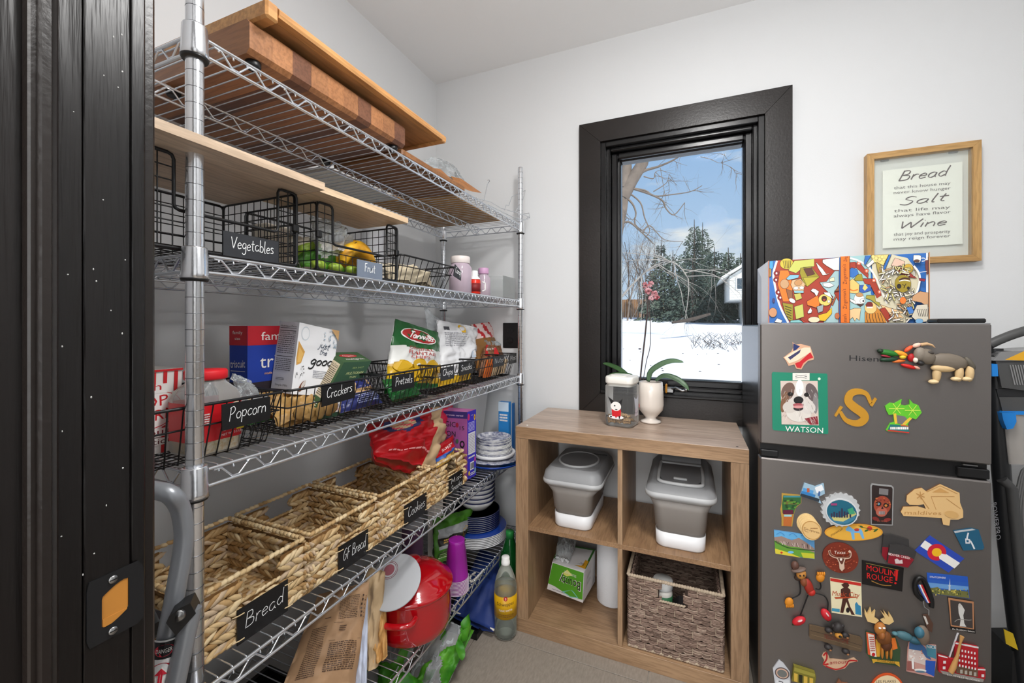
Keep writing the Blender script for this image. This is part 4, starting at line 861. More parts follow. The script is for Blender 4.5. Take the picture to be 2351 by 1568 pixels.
t = jar_('sprinkle_bottle', 'pale pink bottle with a lilac cap behind the red bottle', -.795, 1.565, 1.268, [(.026, 0), (.029, .003), (.029, .075), (.018, .092), (.018, .096)], 'bottle_pale', [(.021, .094), (.022, .096), (.022, .116), (.02, .119), (0, .119)], 'lid_pink', [(.025, .004), (.025, .05), (0, .052)], 'lid_pinkwhite', cat='bottle')
for i, (y0, y1, lab) in enumerate(((1.50, 1.625, 'clear acrylic bin beside the small bottles, nearer one'), (1.64, 1.775, 'clear acrylic bin at the far end of the second shelf'))):
    t = thing('acrylic_bin', lab, 'bin', (-.83, (y0+y1)/2, 1.268)); x0, x1, z0, z1 = -.92 if i else -.92, -.738 if i else -.835, 1.2685, 1.362
    MB('clear_acrylic').box(x0, x1, y0, y1, z0, z0+.002).build('base', t)
    for a in ((x0, x0+.002, y0, y1), (x1-.002, x1, y0, y1), (x0+.002, x1-.002, y0, y0+.002), (x0+.002, x1-.002, y1-.002, y1)): MB('clear_acrylic').box(*a, z0+.002, z1).build('side', t)
# ---- middle shelf
zs3 = .9245
RED, WHT, BLK, NAVY = (196, 30, 36), (236, 232, 228), (26, 26, 28), (30, 38, 110)
t = thing('popcorn_box', 'red and white striped popcorn carton in the Popcorn bin', 'box', (-.90, .41, zs3))
A = Vector((-.852, .350, 1.074)); b = MB(flat(WHT)); x0, x1, y0, y1, z0, z1 = -.945, -.855, .352, .470, zs3, 1.072
b.loft([[(x0+.004, y0+.003, z0), (x1-.006, y0+.003, z0), (x1-.006, y1-.003, z0), (x0+.004, y1-.003, z0)], [(x0, y0, z1), (x1, y0, z1), (x1, y1, z1), (x0, y1, z1)]], smooth=False, cap=(True, False)); b.build('carton', t)
pic = Pic(quadmap((x1-.006, y0+.003, z0), (x1-.006, y1-.003, z0), (x1, y1, z1), (x1, y0, z1)), .0004)
for i in range(7):
    u = .03+i*.143; pic.rect(u, .0, u+.05, .97, (200, 40, 44))
pic.oval(.62, .52, .40, .23, WHT, .12).oval(.62, .52, .385, .215, (200, 40, 44), .12).oval(.62, .52, .375, .205, WHT, .12); pic.text('POP', (.36, .53), (.82, .58), (-.01, .13), flat(RED)).text('CORN', (.30, .37), (.93, .42), (0, .13), flat(RED))
pic.rect(.18, .72, .80, .83, WHT).text('fresh', (.22, .735), (.72, .76), (0, .09), flat(RED)); pic.rect(.1, .20, .98, .30, WHT).text('delicious', (.12, .215), (.85, .225), (0, .08), flat((120, 20, 30))); pic.rect(.1, .10, .98, .185, WHT).text('& nutritious', (.12, .11), (.97, .115), (0, .07), flat((90, 20, 26))); pic.rect(0, .975, 1, 1, RED); pic.build('print', t)
pouch('plastic_bag', 'crumpled clear plastic bag rising behind the striped popcorn box', 'bag', (-.975, .36, 1.0), (-.975, .47, 1.0), (-1.0, .45, 1.115), (-.995, .39, 1.11), .05, lambda u, v: 'cloudy_film', 9, crump=.012)
mat('corn', (222, 168, 62), .45, bump=.8, bscale=160, var=.45, vscale=130, col2=(250, 236, 190)); mat('label_red', (200, 26, 34), .4)
p = on(485, 1036, Z=zs3); jx, jy = p.x-.018, p.y+.002; t = thing('popcorn_jar', 'big clear jar of popcorn kernels with red label and red lid', 'jar', (jx, jy, zs3))
def rsq(hw, z, r=.35, n=8):           # rounded square ring
    o = []
    for q in range(4):
        for k in range(n):
            a = PI/2*(q+k/n); cx = (hw*(1-r))*(1 if q in (0, 3) else -1); cy = (hw*(1-r))*(1 if q in (0, 1) else -1); o.append((jx+cx+hw*r*math.cos(a), jy+cy+hw*r*math.sin(a), z))
    return o
MB('clear_film').loft([rsq(.039, zs3), rsq(.042, zs3+.005), rsq(.042, zs3+.095), rsq(.038, zs3+.108), rsq(.030, zs3+.122, .95), rsq(.028, zs3+.130, 1)]).build('body', t)
MB('corn').loft([rsq(.0385, zs3+.003), rsq(.0397, zs3+.02), rsq(.0397, zs3+.050)]).build('kernels', t)
lb = MB('label_red').loft([rsq(.0428, zs3+.024), rsq(.0428, zs3+.090)], cap=(False, False)).build('label', t)
MB(flat((214, 24, 36))).lathe([(.031, .128), (.033, .130), (.033, .142), (.031, .145), (0, .145)], 28, M=Matrix.Translation((jx, jy, zs3))).build('lid', t)
pic = Pic(plane((jx+.0432, jy-.04, zs3+.024), (0, 1, 0), (0, 0, 1), (1, 0, 0)), .0003)
pic.scribble(.002, .030, .020, .050, 5, WHT, seed=4).oval(.045, .017, .006, .0035, WHT).text('NET WT 3.5 LB', (.040, .005), (.075, .007), (0, .004), flat(WHT)).oval(.066, .045, .014, .018, (240, 226, 196)).rect(.066, .012, .08, .022, (240, 214, 40)); pic.build('print', lb)
pouch('plastic_bag', 'clear plastic bag slumped beside the popcorn jar lid', 'bag', (-.80, .545, .985), (-.80, .585, .955), (-.83, .575, 1.04), (-.83, .545, 1.055), .04, lambda u, v: 'clear_film', 13, crump=.012)
# blue cracker box
A = on(568, 748, X=-.905); C = Vector((on(527, 747, Y=A.y).x, A.y, A.z)); E_ = A+Vector((0, .16, 0)); B = A-Vector((0, 0, A.z-zs3-.003))
t = thing('cracker_box', 'tall blue cracker box with a red top band in the Crackers bin', 'box', (A.x, A.y, zs3)); b = MB(flat((26, 58, 156))); box3(b, A, B, C, E_, flat((26, 58, 156)), mT=flat((58, 88, 156))); b.build('carton', t)
for q, (a0, a1) in enumerate(((C, A), (A, E_))):
    pt = quadmap(a0+(B-A), a1+(B-A), a1, a0); pic = Pic(pt, .0004); pic.rect(0, .80, 1, 1, (186, 30, 44)).rect(0, .22, 1, .42, (44, 36, 44)).rect(0, 0, 1, .28, (222, 192, 132)).rect(0, 0, 1, .09, (60, 140, 60))
    if q == 0: pic.text('family', (.2, .915), (.75, .915), (0, .035), flat(WHT)).text('size', (.32, .855), (.62, .855), (0, .03), flat(WHT)).text('triscuit', (.08, .57), (.9, .58), (0, .08), flat(WHT)).rect(.1, .535, .9, .54, WHT).poly([(.3, .3), (.75, .12), (.95, .2), (.6, .36)], (176, 108, 50))
    else: pic.text('family size', (.2, .85), (1.1, .85), (0, .09), flat(WHT)).text('triscuit', (.18, .56), (1.0, .58), (0, .14), flat(WHT)).text('made with 100% whole grain', (.25, .49), (.9, .49), (0, .03), flat((220, 170, 120))).oval(.16, .25, .11, .07, (60, 50, 50)).oval(.16, .25, .1, .06, (226, 204, 156)).text('BAKED', (.09, .235), (.23, .235), (0, .03), flat(NAVY)).poly([(.3, .02), (.5, .3), (.62, .25), (.45, 0)], (150, 92, 40)).poly([(.02, .2), (-.0, .02), (.08, .04)], (176, 108, 50))
    pic.build('print', t)
# white box of crackers, leaning
A = on(688, 740, X=-.842); B = on(668, 905, X=-.832); C = on(642, 737, Y=A.y); E_ = on(776, 760, X=-.838)
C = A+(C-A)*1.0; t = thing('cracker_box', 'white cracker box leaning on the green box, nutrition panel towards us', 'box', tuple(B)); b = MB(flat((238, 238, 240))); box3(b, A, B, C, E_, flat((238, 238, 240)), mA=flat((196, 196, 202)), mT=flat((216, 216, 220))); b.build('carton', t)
pic = Pic(quadmap(C+(B-A), B, A, C), .0004); pic.text('Nutrition Facts', (.1, .925), (.9, .925), (0, .025), flat(BLK)).rect(.1, .905, .9, .912, BLK).rect(.1, .865, .9, .875, BLK).text('Calories 130', (.1, .83), (.9, .83), (0, .025), flat(BLK)).rect(.1, .81, .9, .815, BLK)
pic.scribble(.1, .54, .9, .80, 9, (50, 50, 54), .35, 5).rect(.1, .50, .9, .508, BLK).scribble(.1, .30, .85, .48, 7, (70, 70, 74), .4, 6).scribble(.2, .17, .6, .21, 2, (60, 60, 60), .4, 7).text('Simple Mills', (.2, .09), (.8, .09), (0, .03), flat(BLK)); pic.build('print', t)
pic = Pic(quadmap(B, B+(E_-A), E_, A), .0004); pic.oval(.17, .86, .10, .10, (206, 214, 220), .6).oval(.17, .86, .085, .085, (240, 241, 243), .6).poly([(.02, .50), (.03, .74), (.2, .60), (.14, .44), (.04, .40)], (214, 160, 78)).poly([(.05, .44), (.06, .66), (.17, .57), (.12, .45)], (232, 186, 104))
pic.hand('just', (.52, .70), (.80, .68), (.01, .05), .012, flat((60, 70, 90)), slant=.2).hand('the', (.55, .60), (.75, .59), (.01, .045), .010, flat((60, 70, 90)), slant=.2).hand('good', (.34, .44), (.92, .44), (.02, .075), .018, flat(BLK), slant=.2, calli=.6)
pic.scribble(.45, .24, .8, .36, 5, (90, 96, 110), .3, 9).oval(.22, .12, .10, .045, (120, 66, 38), .8).oval(.25, .15, .07, .03, (214, 206, 200), .8)
rr = grain(3)
for i in range(26): pic.oval(rr.uniform(.62, .97), rr.uniform(.72, .97), .012, .02, (150, 170, 186) if i % 2 else (196, 208, 216), rr.uniform(0, 3), 8)
pic.poly([(.78, 1), (1, 1), (1, .84), (.9, .92)], (206, 164, 112))
for i in range(8): pic.oval(rr.uniform(.03, .2), rr.uniform(.26, .40), .012, .012, (60, 60, 58), n=6)
pic.build('print', t)
# green cracker box, tipped over
A = on(790, 832, X=-.800); B = on(716, 968, X=-.800); C = on(752, 807, X=-.862); E_ = on(853, 829, X=-.815)
C = A+(C-A).normalized()*.062; t = thing('cracker_box', 'dark green cracker box tipped diagonally in the Crackers bin', 'box', tuple(B)); b = MB(flat((52, 80, 52))); box3(b, A, B, C, E_, flat((58, 86, 52)), mT=flat((62, 92, 56)), mE=flat((50, 82, 60))); b.build('carton', t)
pic = Pic(quadmap(C+(B-A), B, A, C), .0004); pic.rect(.12, .34, .88, .94, (206, 190, 160)).text('Nutrition Facts', (.15, .88), (.85, .88), (0, .035), flat(BLK)).rect(.15, .86, .85, .868, BLK).scribble(.15, .6, .85, .84, 8, (60, 54, 48), .4, 2).rect(.15, .585, .85, .592, BLK).scribble(.15, .36, .85, .57, 7, (60, 54, 48), .4, 3).scribble(.2, .12, .8, .26, 4, (220, 224, 214), .5, 4); pic.build('print', t)
pic = Pic(quadmap(B, B+(E_-A), E_, A), .0004); pic.text('SEA SALT', (.4, .87), (.8, .87), (0, .03), flat((170, 190, 120))).text('MULTIGRAIN', (.28, .76), (.88, .76), (0, .05), flat((206, 214, 150))).text('THIN', (.45, .69), (.68, .69), (0, .035), flat((206, 214, 150))).scribble(.25, .50, .85, .64, 5, (214, 222, 206), .35, 8).poly([(.12, .08), (.8, .08), (.8, .26), (.12, .26)], (232, 226, 222)).text('BOX TOPS', (.18, .17), (.72, .17), (0, .05), flat((50, 60, 150))).text('EDUCATION', (.16, .11), (.76, .11), (0, .04), flat((196, 40, 50))); pic.build('print', t)
pic = Pic(quadmap(A, E_, E_+(C-A), C), .0004); pic.oval(.45, .6, .3, .16, (186, 44, 48)).text('Organic', (.25, .54), (.65, .54), (0, .12), flat(WHT)).text('multigrain', (.2, .2), (.85, .2), (0, .16), flat(WHT)); pic.build('print', t)
mat('cracker_tan', (196, 156, 92), .5, var=.4, vscale=30, col2=(150, 112, 62))
pouch('cracker_sleeve', 'clear sleeve of tan crackers lying at the bottom of the Crackers bin', 'bag', (-.812, .632, .932), (-.812, .75, .932), (-.88, .77, .998), (-.88, .645, .998), .05, lambda u, v: 'cracker_tan', 21, crump=.010)
rr = grain(8)
for i in range(7):
    b = MB('cracker_tan'); c = Vector((-.782+rr.uniform(-.006, .006), .665+i*.0145, .948+rr.uniform(-.006, .012))); M = Matrix.Rotation(rr.uniform(-.4, .4)+PI/2, 3, 'Y') @ Matrix.Rotation(rr.uniform(-.5, .5), 3, 'X'); b.ell(c, (.017, .017, .003), 12, M=M, rows=4); tag(b.build('cracker'), ('nearest', 'second', 'third', 'middle', 'fifth', 'sixth', 'farthest')[i]+' loose round cracker from the near side in the Crackers bin', 'cracker', 'loose crackers')
# navy pretzel bag
def navy(u, v): return 'tan_patch' if .2 < u < .8 and (.42 < v < .52 or (.52 <= v < .8 and not .27 < u < .73)) else 'navy_bag'
mat('navy_bag', (44, 52, 116), .35, var=.2); mat('tan_patch', (196, 160, 110), .5)
t, pt = pouch('pretzel_bag', 'navy blue pretzel bag slumped in the bin labelled Pretzels', 'bag', (-.800, .79, .930), (-.800, .945, .930), (-.83, .895, 1.018), (-.83, .83, 1.020), .062, navy, 23, crump=.009)
pic = Pic(pt, .004, .0004); pic.text('PRETZEL', (.25, .47), (.75, .47), (0, .06), flat((80, 60, 50))).scribble(.22, .12, .8, .38, 5, (176, 182, 220), .45, 3); pic.build('print', t)
# green plantain chip bag
mat('bag_green', (22, 96, 38), .3, var=.2); mat('bag_white', (226, 226, 222), .35, var=.1); mat('bag_yellow', (214, 172, 20), .35, var=.3, vscale=25, col2=(170, 128, 20))
def plantain(u, v):
    if v > .63-.03*math.sin(3*u): return 'bag_green'
    if v > .36+.05*math.sin(11*u): return 'bag_white'
    return 'bag_yellow' if v > .13-.08*u else 'bag_green'
BL, BR, TR, TL = on(880, 905, X=-.825), on(1005, 905, X=-.825), on(1011, 765, X=-.885), on(907, 732, X=-.885)
t, pt = pouch('chip_bag', 'tall green and white plantain chip bag with a red logo', 'bag', BL, BR, TR, TL, .06, plantain, 31, crump=.006, nu=40, nv=48, pinch=.6)
pic = Pic(pt, .0008, .0004); pic.oval(.45, .80, .36, .115, (240, 236, 232), -.05).oval(.45, .80, .34, .10, (176, 36, 34), -.05); pic.hand('Tanivilas', (.2, .755), (.74, .76), (.02, .055), .02, flat((244, 240, 236)), slant=.2)
pic.text('ORIGINAL', (.22, .575), (.66, .56), (0, .05), flat((160, 40, 34))).text('PLANTAIN', (.2, .505), (.76, .485), (0, .055), flat((170, 40, 34))).text('CHIPS', (.26, .445), (.6, .43), (0, .05), flat((170, 40, 34)))
for x, y, a in ((.15, .33, .12), (.42, .35, .14), (.7, .34, .15), (.9, .3, .12), (.3, .22, .12), (.6, .2, .14)): pic.oval(x, y, a*.95, a*.62, (206, 162, 24)); 
pic.build('print', t)
t, pt = pouch('chip_bag', 'green foil bag lying low behind the Pretzels label', 'bag', (-.785, .97, .930), (-.785, 1.11, .930), (-.83, 1.08, .985), (-.83, .98, .99), .04, lambda u, v: 'bag_green', 33, crump=.01)
# white bag with yellow corner
mat('bag_silver', (222, 222, 224), .4, bump=.15, bscale=40)
t, pt = pouch('chip_bag', 'white and orange chip bag standing beside the green bag, top folded', 'bag', on(1004, 893, X=-.83), on(1080, 880, X=-.83), on(1098, 752, X=-.90), on(1004, 734, X=-.90), .08, lambda u, v: 'bag_silver' if v > .12 else 'bag_yellow', 35, crump=.014, nu=30, nv=36, pinch=.5)
pic = Pic(pt, .0008, .0004); pic.oval(.42, .86, .09, .05, (230, 180, 30), -.8).rect(.1, .84, .2, .9, (70, 70, 76)); pic.scribble(.08, .56, .5, .8, 8, (150, 150, 156), .4, 5).oval(.72, .42, .12, .07, (196, 208, 222)).rect(.62, .28, .85, .38, (90, 92, 104)).scribble(.1, .14, .9, .26, 4, (190, 190, 196), .4, 6); pic.build('print', t)
pouch('plastic_bag', 'loose white plastic film rising above the chip bags', 'bag', on(985, 790, X=-.93), on(1040, 790, X=-.93), on(1010, 735, X=-.96), on(974, 700, X=-.95), .02, lambda u, v: 'cloudy_film', 37, crump=.008)
mat('bag_brown', (150, 104, 52), .45, var=.3); mat('bag_red', (190, 30, 38), .35); mat('bag_pinkwhite', (226, 200, 196), .4)
def prz(u, v): return ('bag_red' if int((u+v*.6)*9) % 3 == 0 else 'bag_pinkwhite') if v > .66 else 'bag_brown'
pouch('pretzel_bag', 'brown bag with a red and white swirled top behind the nut bag', 'bag', on(1092, 850, X=-.86), on(1140, 850, X=-.86), on(1133, 738, X=-.92), on(1080, 745, X=-.92), .06, prz, 39, crump=.008)
mat('nuts', (150, 108, 74), .5, var=.5, vscale=60, col2=(92, 54, 36))
t, pt = pouch('nut_bag', 'clear bag of mixed nuts with a red label, tied at the top', 'bag', on(1098, 872, X=-.83), on(1150, 866, X=-.83), on(1150, 785, X=-.87), on(1112, 780, X=-.87), .06, lambda u, v: 'nuts' if v < .85 else 'clear_film', 41, crump=.01)
pic = Pic(pt, .0008, .0004); pic.rect(.05, .52, .5, .85, (196, 34, 36)).text('BOZO', (.08, .68), (.48, .70), (0, .06), flat(WHT)); pic.build('print', t)
pouch('plastic_bag', 'clear plastic bag puffed out behind the nut bag', 'bag', on(1120, 860, X=-.86), on(1160, 860, X=-.86), on(1158, 770, X=-.92), on(1130, 765, X=-.92), .05, lambda u, v: 'clear_film', 43, crump=.012)
rr = grain(44); mat('pretzel_orange', (206, 104, 40), .5); mat('wafer', (222, 196, 158), .6)
for i in range(9):
    y = 1.56+i*.024; b = MB('pretzel_orange' if i < 3 else 'wafer'); b.tube([(-.790, y, .931), (-.775, y+.004, 1.00+rr.uniform(-.01, .01))], .0075, 7); tag(b.build('snack_stick'), ('orange snack stick standing in the far bins' if i < 3 else 'pale wafer stick standing in the far bins'), 'snack', 'snack sticks')
# ---- fourth shelf
zs4 = .5655
mat('foil_red', (182, 14, 24), .35, var=.25, vscale=4, sub=0); mat('crest_navy', (36, 44, 90), .4); mat('foil_rib', (196, 166, 128), .45); mat('foil_pink', (206, 40, 70), .35)
def redf(u, v):
    if .08 < u < .46:                       # ribbon and crest emblem
        w = abs(u-.27); y0 = .50+w*.9
        if .12 < w and y0-.02 < v < y0+.20: return 'crest_navy'
        if w <= .13 and y0-.06 < v < y0+.03: return 'crest_navy'
        if w <= .12 and y0 < v < .76: return 'foil_rib' if int(v*40+u*30) % 3 else 'foil_pink'
    if .62 < u < .78: return 'foil_rib'
    return 'foil_red' if u < .62 else ('foil_pink' if v > .45 else 'foil_rib')
t, pt = pouch('snack_bag', 'big red foil bag leaning out of the farthest woven basket', 'bag', on(862, 1052, X=-.83), on(1005, 1092, X=-.82), on(1040, 925, X=-.90), on(842, 975, X=-.92), .12, redf, 51, crump=.018, nu=44, nv=40, pinch=.5)
pic = Pic(pt, .007, .0006); pic.scribble(.1, .1, .6, .14, 1, (230, 160, 160), .4, 3); pic.build('print', t)
t, pt = pouch('snack_bag', 'small red and yellow bag in front of the big red bag', 'bag', on(1002, 1080, X=-.80), on(1042, 1045, X=-.80), on(1040, 998, X=-.815), on(1000, 1026, X=-.815), .03, lambda u, v: 'foil_red' if v > .5 else ('bag_blue' if v > .36 else 'bag_gold'), 53, crump=.006) if (mat('bag_blue', (50, 90, 170), .4), mat('bag_gold', (206, 164, 74), .4)) else None
pic = Pic(pt, .001, .0004); pic.text('FLORIDA', (.2, .62), (.85, .64), (0, .12), flat(WHT)); pic.build('print', t)
# purple cereal box
A = Vector((on(1073, 945, X=-.772).x, on(1073, 945, X=-.772).y, .822)); B = Vector((A.x, A.y, zs4+.001)); C = A+Vector((-.17, -.02, 0)); E_ = A+Vector((.004, .062, 0))
t = thing('cereal_box', 'purple and violet cereal box at the far end of the fourth shelf', 'box', (A.x, A.y, zs4)); b = MB(); box3(b, A, B, C, E_, flat((64, 50, 170)), mA=flat((150, 78, 140)), mE=flat((54, 46, 184)), mT=flat((206, 120, 180))); b.build('carton', t)
pic = Pic(quadmap(C+(B-A), B, A, C), .0004); pic.rect(0, .90, 1, 1, (52, 40, 110)).text('high protein cereal', (.35, .935), (.9, .93), (0, .025), flat((226, 200, 232))).text('MAGIC', (.25, .78), (.72, .765), (0, .08), flat(BLK)).text('SPOON', (.25, .64), (.72, .625), (0, .08), flat(BLK)).text('fruity', (.42, .59), (.7, .58), (0, .03), flat(BLK)).text('15', (.82, .73), (.93, .73), (0, .06), flat(BLK)).oval(.88, .52, .06, .055, BLK).oval(.88, .52, .03, .03, (150, 78, 140)).text('4g', (.83, .33), (.94, .33), (0, .05), flat(BLK)).oval(.76, .80, .035, .035, (150, 30, 60)).oval(.76, .56, .035, .035, (70, 90, 70)).oval(.40, .42, .05, .04, (60, 30, 60)); pic.build('print', t)
pic = Pic(quadmap(B, B+(E_-A), E_, A), .0004); pic.oval(.14, .92, .12, .05, (206, 40, 110)).oval(.82, .89, .10, .045, (230, 190, 60)).oval(.82, .89, .05, .022, (150, 80, 30)).text('magic', (.38, .93), (.65, .93), (0, .015), flat(WHT)).scribble(.1, .70, .8, .84, 7, (214, 210, 250), .45, 5).rect(.08, .36, .88, .68, (216, 214, 222)).scribble(.12, .38, .84, .66, 12, (120, 120, 130), .3, 6).scribble(.1, .30, .8, .33, 1, WHT, .8, 7).rect(.28, .12, .72, .24, (232, 232, 236))
for i in range(9): pic.rect(.32+i*.042, .135, .345+i*.042, .225, (40, 40, 60))
pic.oval(.14, .09, .09, .035, (230, 190, 60)).oval(.82, .09, .10, .045, (110, 150, 170)).oval(.8, .26, .08, .04, (206, 60, 140)).scribble(.25, .04, .75, .09, 2, WHT, .5, 9); pic.build('print', t)
mat('bin_white', (196, 196, 196), .5); mat('grey_cloth', (110, 106, 108), .9, var=.2); mat('blue_pack', (44, 130, 200), .4); mat('blue_dark', (26, 84, 140), .4)
t = thing('storage_bin', 'large white bin behind the purple cereal box', 'bin', (-1.0, 1.66, zs4)); b = MB('bin_white')
x0, x1, y0, y1, z1 = -1.10, -.875, 1.50, 1.775, .865
b.loft([[(x0+.02, y0+.02, zs4), (x1-.03, y0+.02, zs4), (x1-.03, y1-.02, zs4), (x0+.02, y1-.02, zs4)], [(x0, y0, z1), (x1, y0, z1), (x1, y1, z1), (x0, y1, z1)]], smooth=False, cap=(True, False)); b.build('body', t); MB('bin_white').box(x0-.004, x1+.004, y0-.004, y1+.004, z1-.012, z1, bev=.003).build('rim', t)
pouch('folded_cloth', 'grey cloth heaped on top of the white bin', 'cloth', (-.93, 1.46, z1-.03), (-.90, 1.74, z1+.002), (-1.0, 1.73, z1+.020), (-1.0, 1.48, z1+.020), .02, lambda u, v: 'grey_cloth', 57, crump=.004)
t = thing('film_box', 'slim bright blue and white box standing beside the far post', 'box', (-.79, 1.74, zs4)); A = on(1167, 930, X=-.80); b = MB('blue_pack'); x, y = A.x, A.y
b.box(-.805, -.755, 1.735, 1.765, zs4+.001, .80, bev=.001); b.build('carton', t); pic = Pic(quadmap((-.805, 1.735, zs4), (-.755, 1.735, zs4), (-.755, 1.735, .80), (-.805, 1.735, .80)), .0004); pic.rect(0, .82, 1, 1, (206, 224, 240)).scribble(.12, .62, .9, .78, 3, WHT, .6, 4); pic.build('print', t)
tag(MB('blue_dark').box(-.752, -.744, 1.765, 1.785, zs4+.001, .792, bev=.001).build('flat_pack'), 'dark blue flat pack standing in front of the far post', 'box')
# blue tray with white patterned bowls
mat('china_blue', (24, 66, 160), .2, coat=.3); mat('china_white', (226, 226, 228), .25); mat('china_navy', (22, 34, 88), .25); mat('china_pattern', (226, 226, 230), .3, col2=(40, 54, 110), vscale=55); mat('paper_plate', (236, 236, 236), .5)
px_, py_ = -.735-.012, 1.575
px_ = -.765; T = Matrix.Translation((px_, 1.60, zs4))
b = MB('china_blue'); b.lathe([(.06, .0), (.10, .004), (.128, .020), (.130, .024), (.126, .024), (.098, .009), (0, .007)], 40, M=T); tag(b.build('serving_plate'), 'glossy royal blue plate under the patterned paper bowls', 'plate')
b = MB('paper_plate'); b.lathe([(.075, .0245), (.115, .030), (.117, .034), (.112, .034), (.07, .029), (0, .029)], 36, M=T, m='china_pattern'); tag(b.build('paper_plate'), 'blue and white patterned paper plate on the blue plate', 'plate')
b = MB('paper_plate'); b.lathe([(.055, .035), (.088, .040), (.092, .052), (.088, .052), (.05, .045), (0, .045)], 36, M=T, m='paper_plate'); tag(b.build('paper_bowl'), 'plain white bowl at the bottom of the patterned paper bowl stack', 'bowl')
for i in range(13):
    z = .052+i*.0050; r = .080-.0006*i
    b = MB('china_pattern' if i in (12, 10) or i % 4 == 0 else 'paper_plate'); b.lathe([(r-.012, z-.012), (r-.002, z+.003), (r, z+.0045), (r-.004, z+.0045), (r-.014, z-.008), (0, z-.009)], 32, M=T)
    if i == 12: b.lathe([(r-.014, z-.0075), (0, z-.008)], 32, M=T, m='china_pattern')
    tag(b.build('paper_bowl'), 'patterned paper bowl, '+nth(i, 13)+' in the stack on the blue plate', 'bowl', 'stacked paper bowls')
# ================================================================= BOTTOM SHELF AND FLOOR
zs5 = .2185
mat('kraft', (186, 148, 112), .6, bump=.25, bscale=25, var=.12); mat('kraft_pale', (198, 170, 132), .55, bump=.3, bscale=25, var=.15); mat('kraft_amber', (206, 156, 92), .5, bump=.3, bscale=22, var=.15); mat('bluewhite', (198, 206, 226), .45, bump=.2, bscale=20)
def kr(u, v): return 'kraft'
t, pt = pouch('coffee_bag', 'big brown paper coffee bag covered in fine print, nearest on the bottom shelf', 'bag', on(640, 1600, X=-.86), on(815, 1575, X=-.775), on(848, 1335, X=-.80), on(730, 1365, X=-.93), .075, kr, 61, crump=.006, nu=30, nv=34, pinch=.35, bot=.8)
pic = Pic(pt, .001, .0002); K = (84, 62, 50)
pic.scribble(.44, .62, .78, .86, 14, K, .35, 1).scribble(.40, .13, .86, .40, 14, K, .45, 2).scribble(.10, .10, .30, .58, 26, K, .4, 3).rect(.38, .585, .92, .588, K).rect(.38, .42, .92, .423, K).scribble(.50, .50, .62, .56, 3, K, .5, 4).rect(.80, .62, .803, .84, K).line([(.5, .92), (.6, .945), (.72, .92)], .006, flat(K), 4).rect(.05, .66, .33, .668, K)
for i in range(6):
    y = .62+i*.042; pic.rect(.83, y, .87, y+.022, K); pic.rect(.90+.006*(i % 2), y, .925, y+.012, K)
pic.scribble(.55, .955, .72, .965, 1, K, .8, 7); pic.build('print', t)
pouch('coffee_bag', 'bluish white paper bag squeezed behind the brown coffee bag', 'bag', on(792, 1590, X=-.80), on(842, 1570, X=-.77), on(845, 1350, X=-.83), on(800, 1345, X=-.88), .05, lambda u, v: 'bluewhite', 63, crump=.008, pinch=.4, bot=.8)
t, pt = pouch('coffee_bag', 'tall pale kraft paper bag with a rolled top beside the red pot', 'bag', on(835, 1560, X=-.82), on(868, 1530, X=-.78), on(885, 1312, X=-.79), on(838, 1300, X=-.86), .06, lambda u, v: 'kraft_pale', 65, crump=.007, pinch=.3, bot=.8)
pic = Pic(pt, .001); pic.scribble(.08, .2, .30, .75, 24, (90, 68, 54), .5, 5); pic.build('print', t)
pouch('coffee_bag', 'amber paper bag touching the handle of the red pot', 'bag', on(850, 1545, X=-.80), on(890, 1505, X=-.765), on(886, 1370, X=-.79), on(868, 1365, X=-.82), .045, lambda u, v: 'kraft_amber', 67, crump=.010, pinch=.3, bot=.8)
pouch('snack_bag', 'red and clear bag lying low in front of the brown coffee bag', 'bag', (-.90, .66, zs5+.004), (-.80, .76, zs5+.004), (-.83, .77, zs5+.05), (-.93, .68, zs5+.05), .06, lambda u, v: 'foil_red' if u > .5 else 'clear_film', 69, crump=.012)
# red enamel pot
mat('enamel_red', (176, 7, 20), .12, coat=.8, spec=.6); mat('enamel_deep', (150, 6, 16), .16, coat=.6)
pc = (-.800, 1.085); T = Matrix.Translation((pc[0], pc[1], zs5+.002))
t = thing('dutch_oven', 'glossy red enamel pot with lid on the bottom shelf', 'pot', (pc[0], pc[1], zs5))
R = .120
MB('enamel_red').lathe([(.9*R, 0), (.97*R, .008), (R, .03), (1.01*R, .085), (1.02*R, .118), (1.03*R, .122), (0.98*R, .122)], 48, M=T).build('body', t)
l = MB('enamel_red').lathe([(1.0*R, .121), (1.045*R, .123), (1.05*R, .128), (1.03*R, .133), (.97*R, .137), (.93*R, .142), (.8*R, .158), (.55*R, .170), (.25*R, .175), (0, .176)], 48, M=T).build('lid', t)
MB('enamel_red').lathe([(.014, .174), (.012, .184), (.026, .192), (.028, .197), (.020, .203), (0, .205)], 24, M=T).build('knob', l)
for s in (-1, 1):
    b = MB('enamel_red'); a = Vector((.25*s if 0 else 0, 0, 0)); dirv = Vector((.30, -.95, 0)).normalized()*(1 if s < 0 else -1); sd = Vector((-dirv.y, dirv.x, 0)); c0 = Vector((pc[0], pc[1], zs5+.098))
    pts = smooth([c0+dirv*R*.97+sd*.050, c0+dirv*(R+.022)+sd*.044, c0+dirv*(R+.034)+sd*.02, c0+dirv*(R+.034)-sd*.02, c0+dirv*(R+.022)-sd*.044, c0+dirv*R*.97-sd*.050], 4); b.tube(pts, .0085, 10); b.build('handle', t)
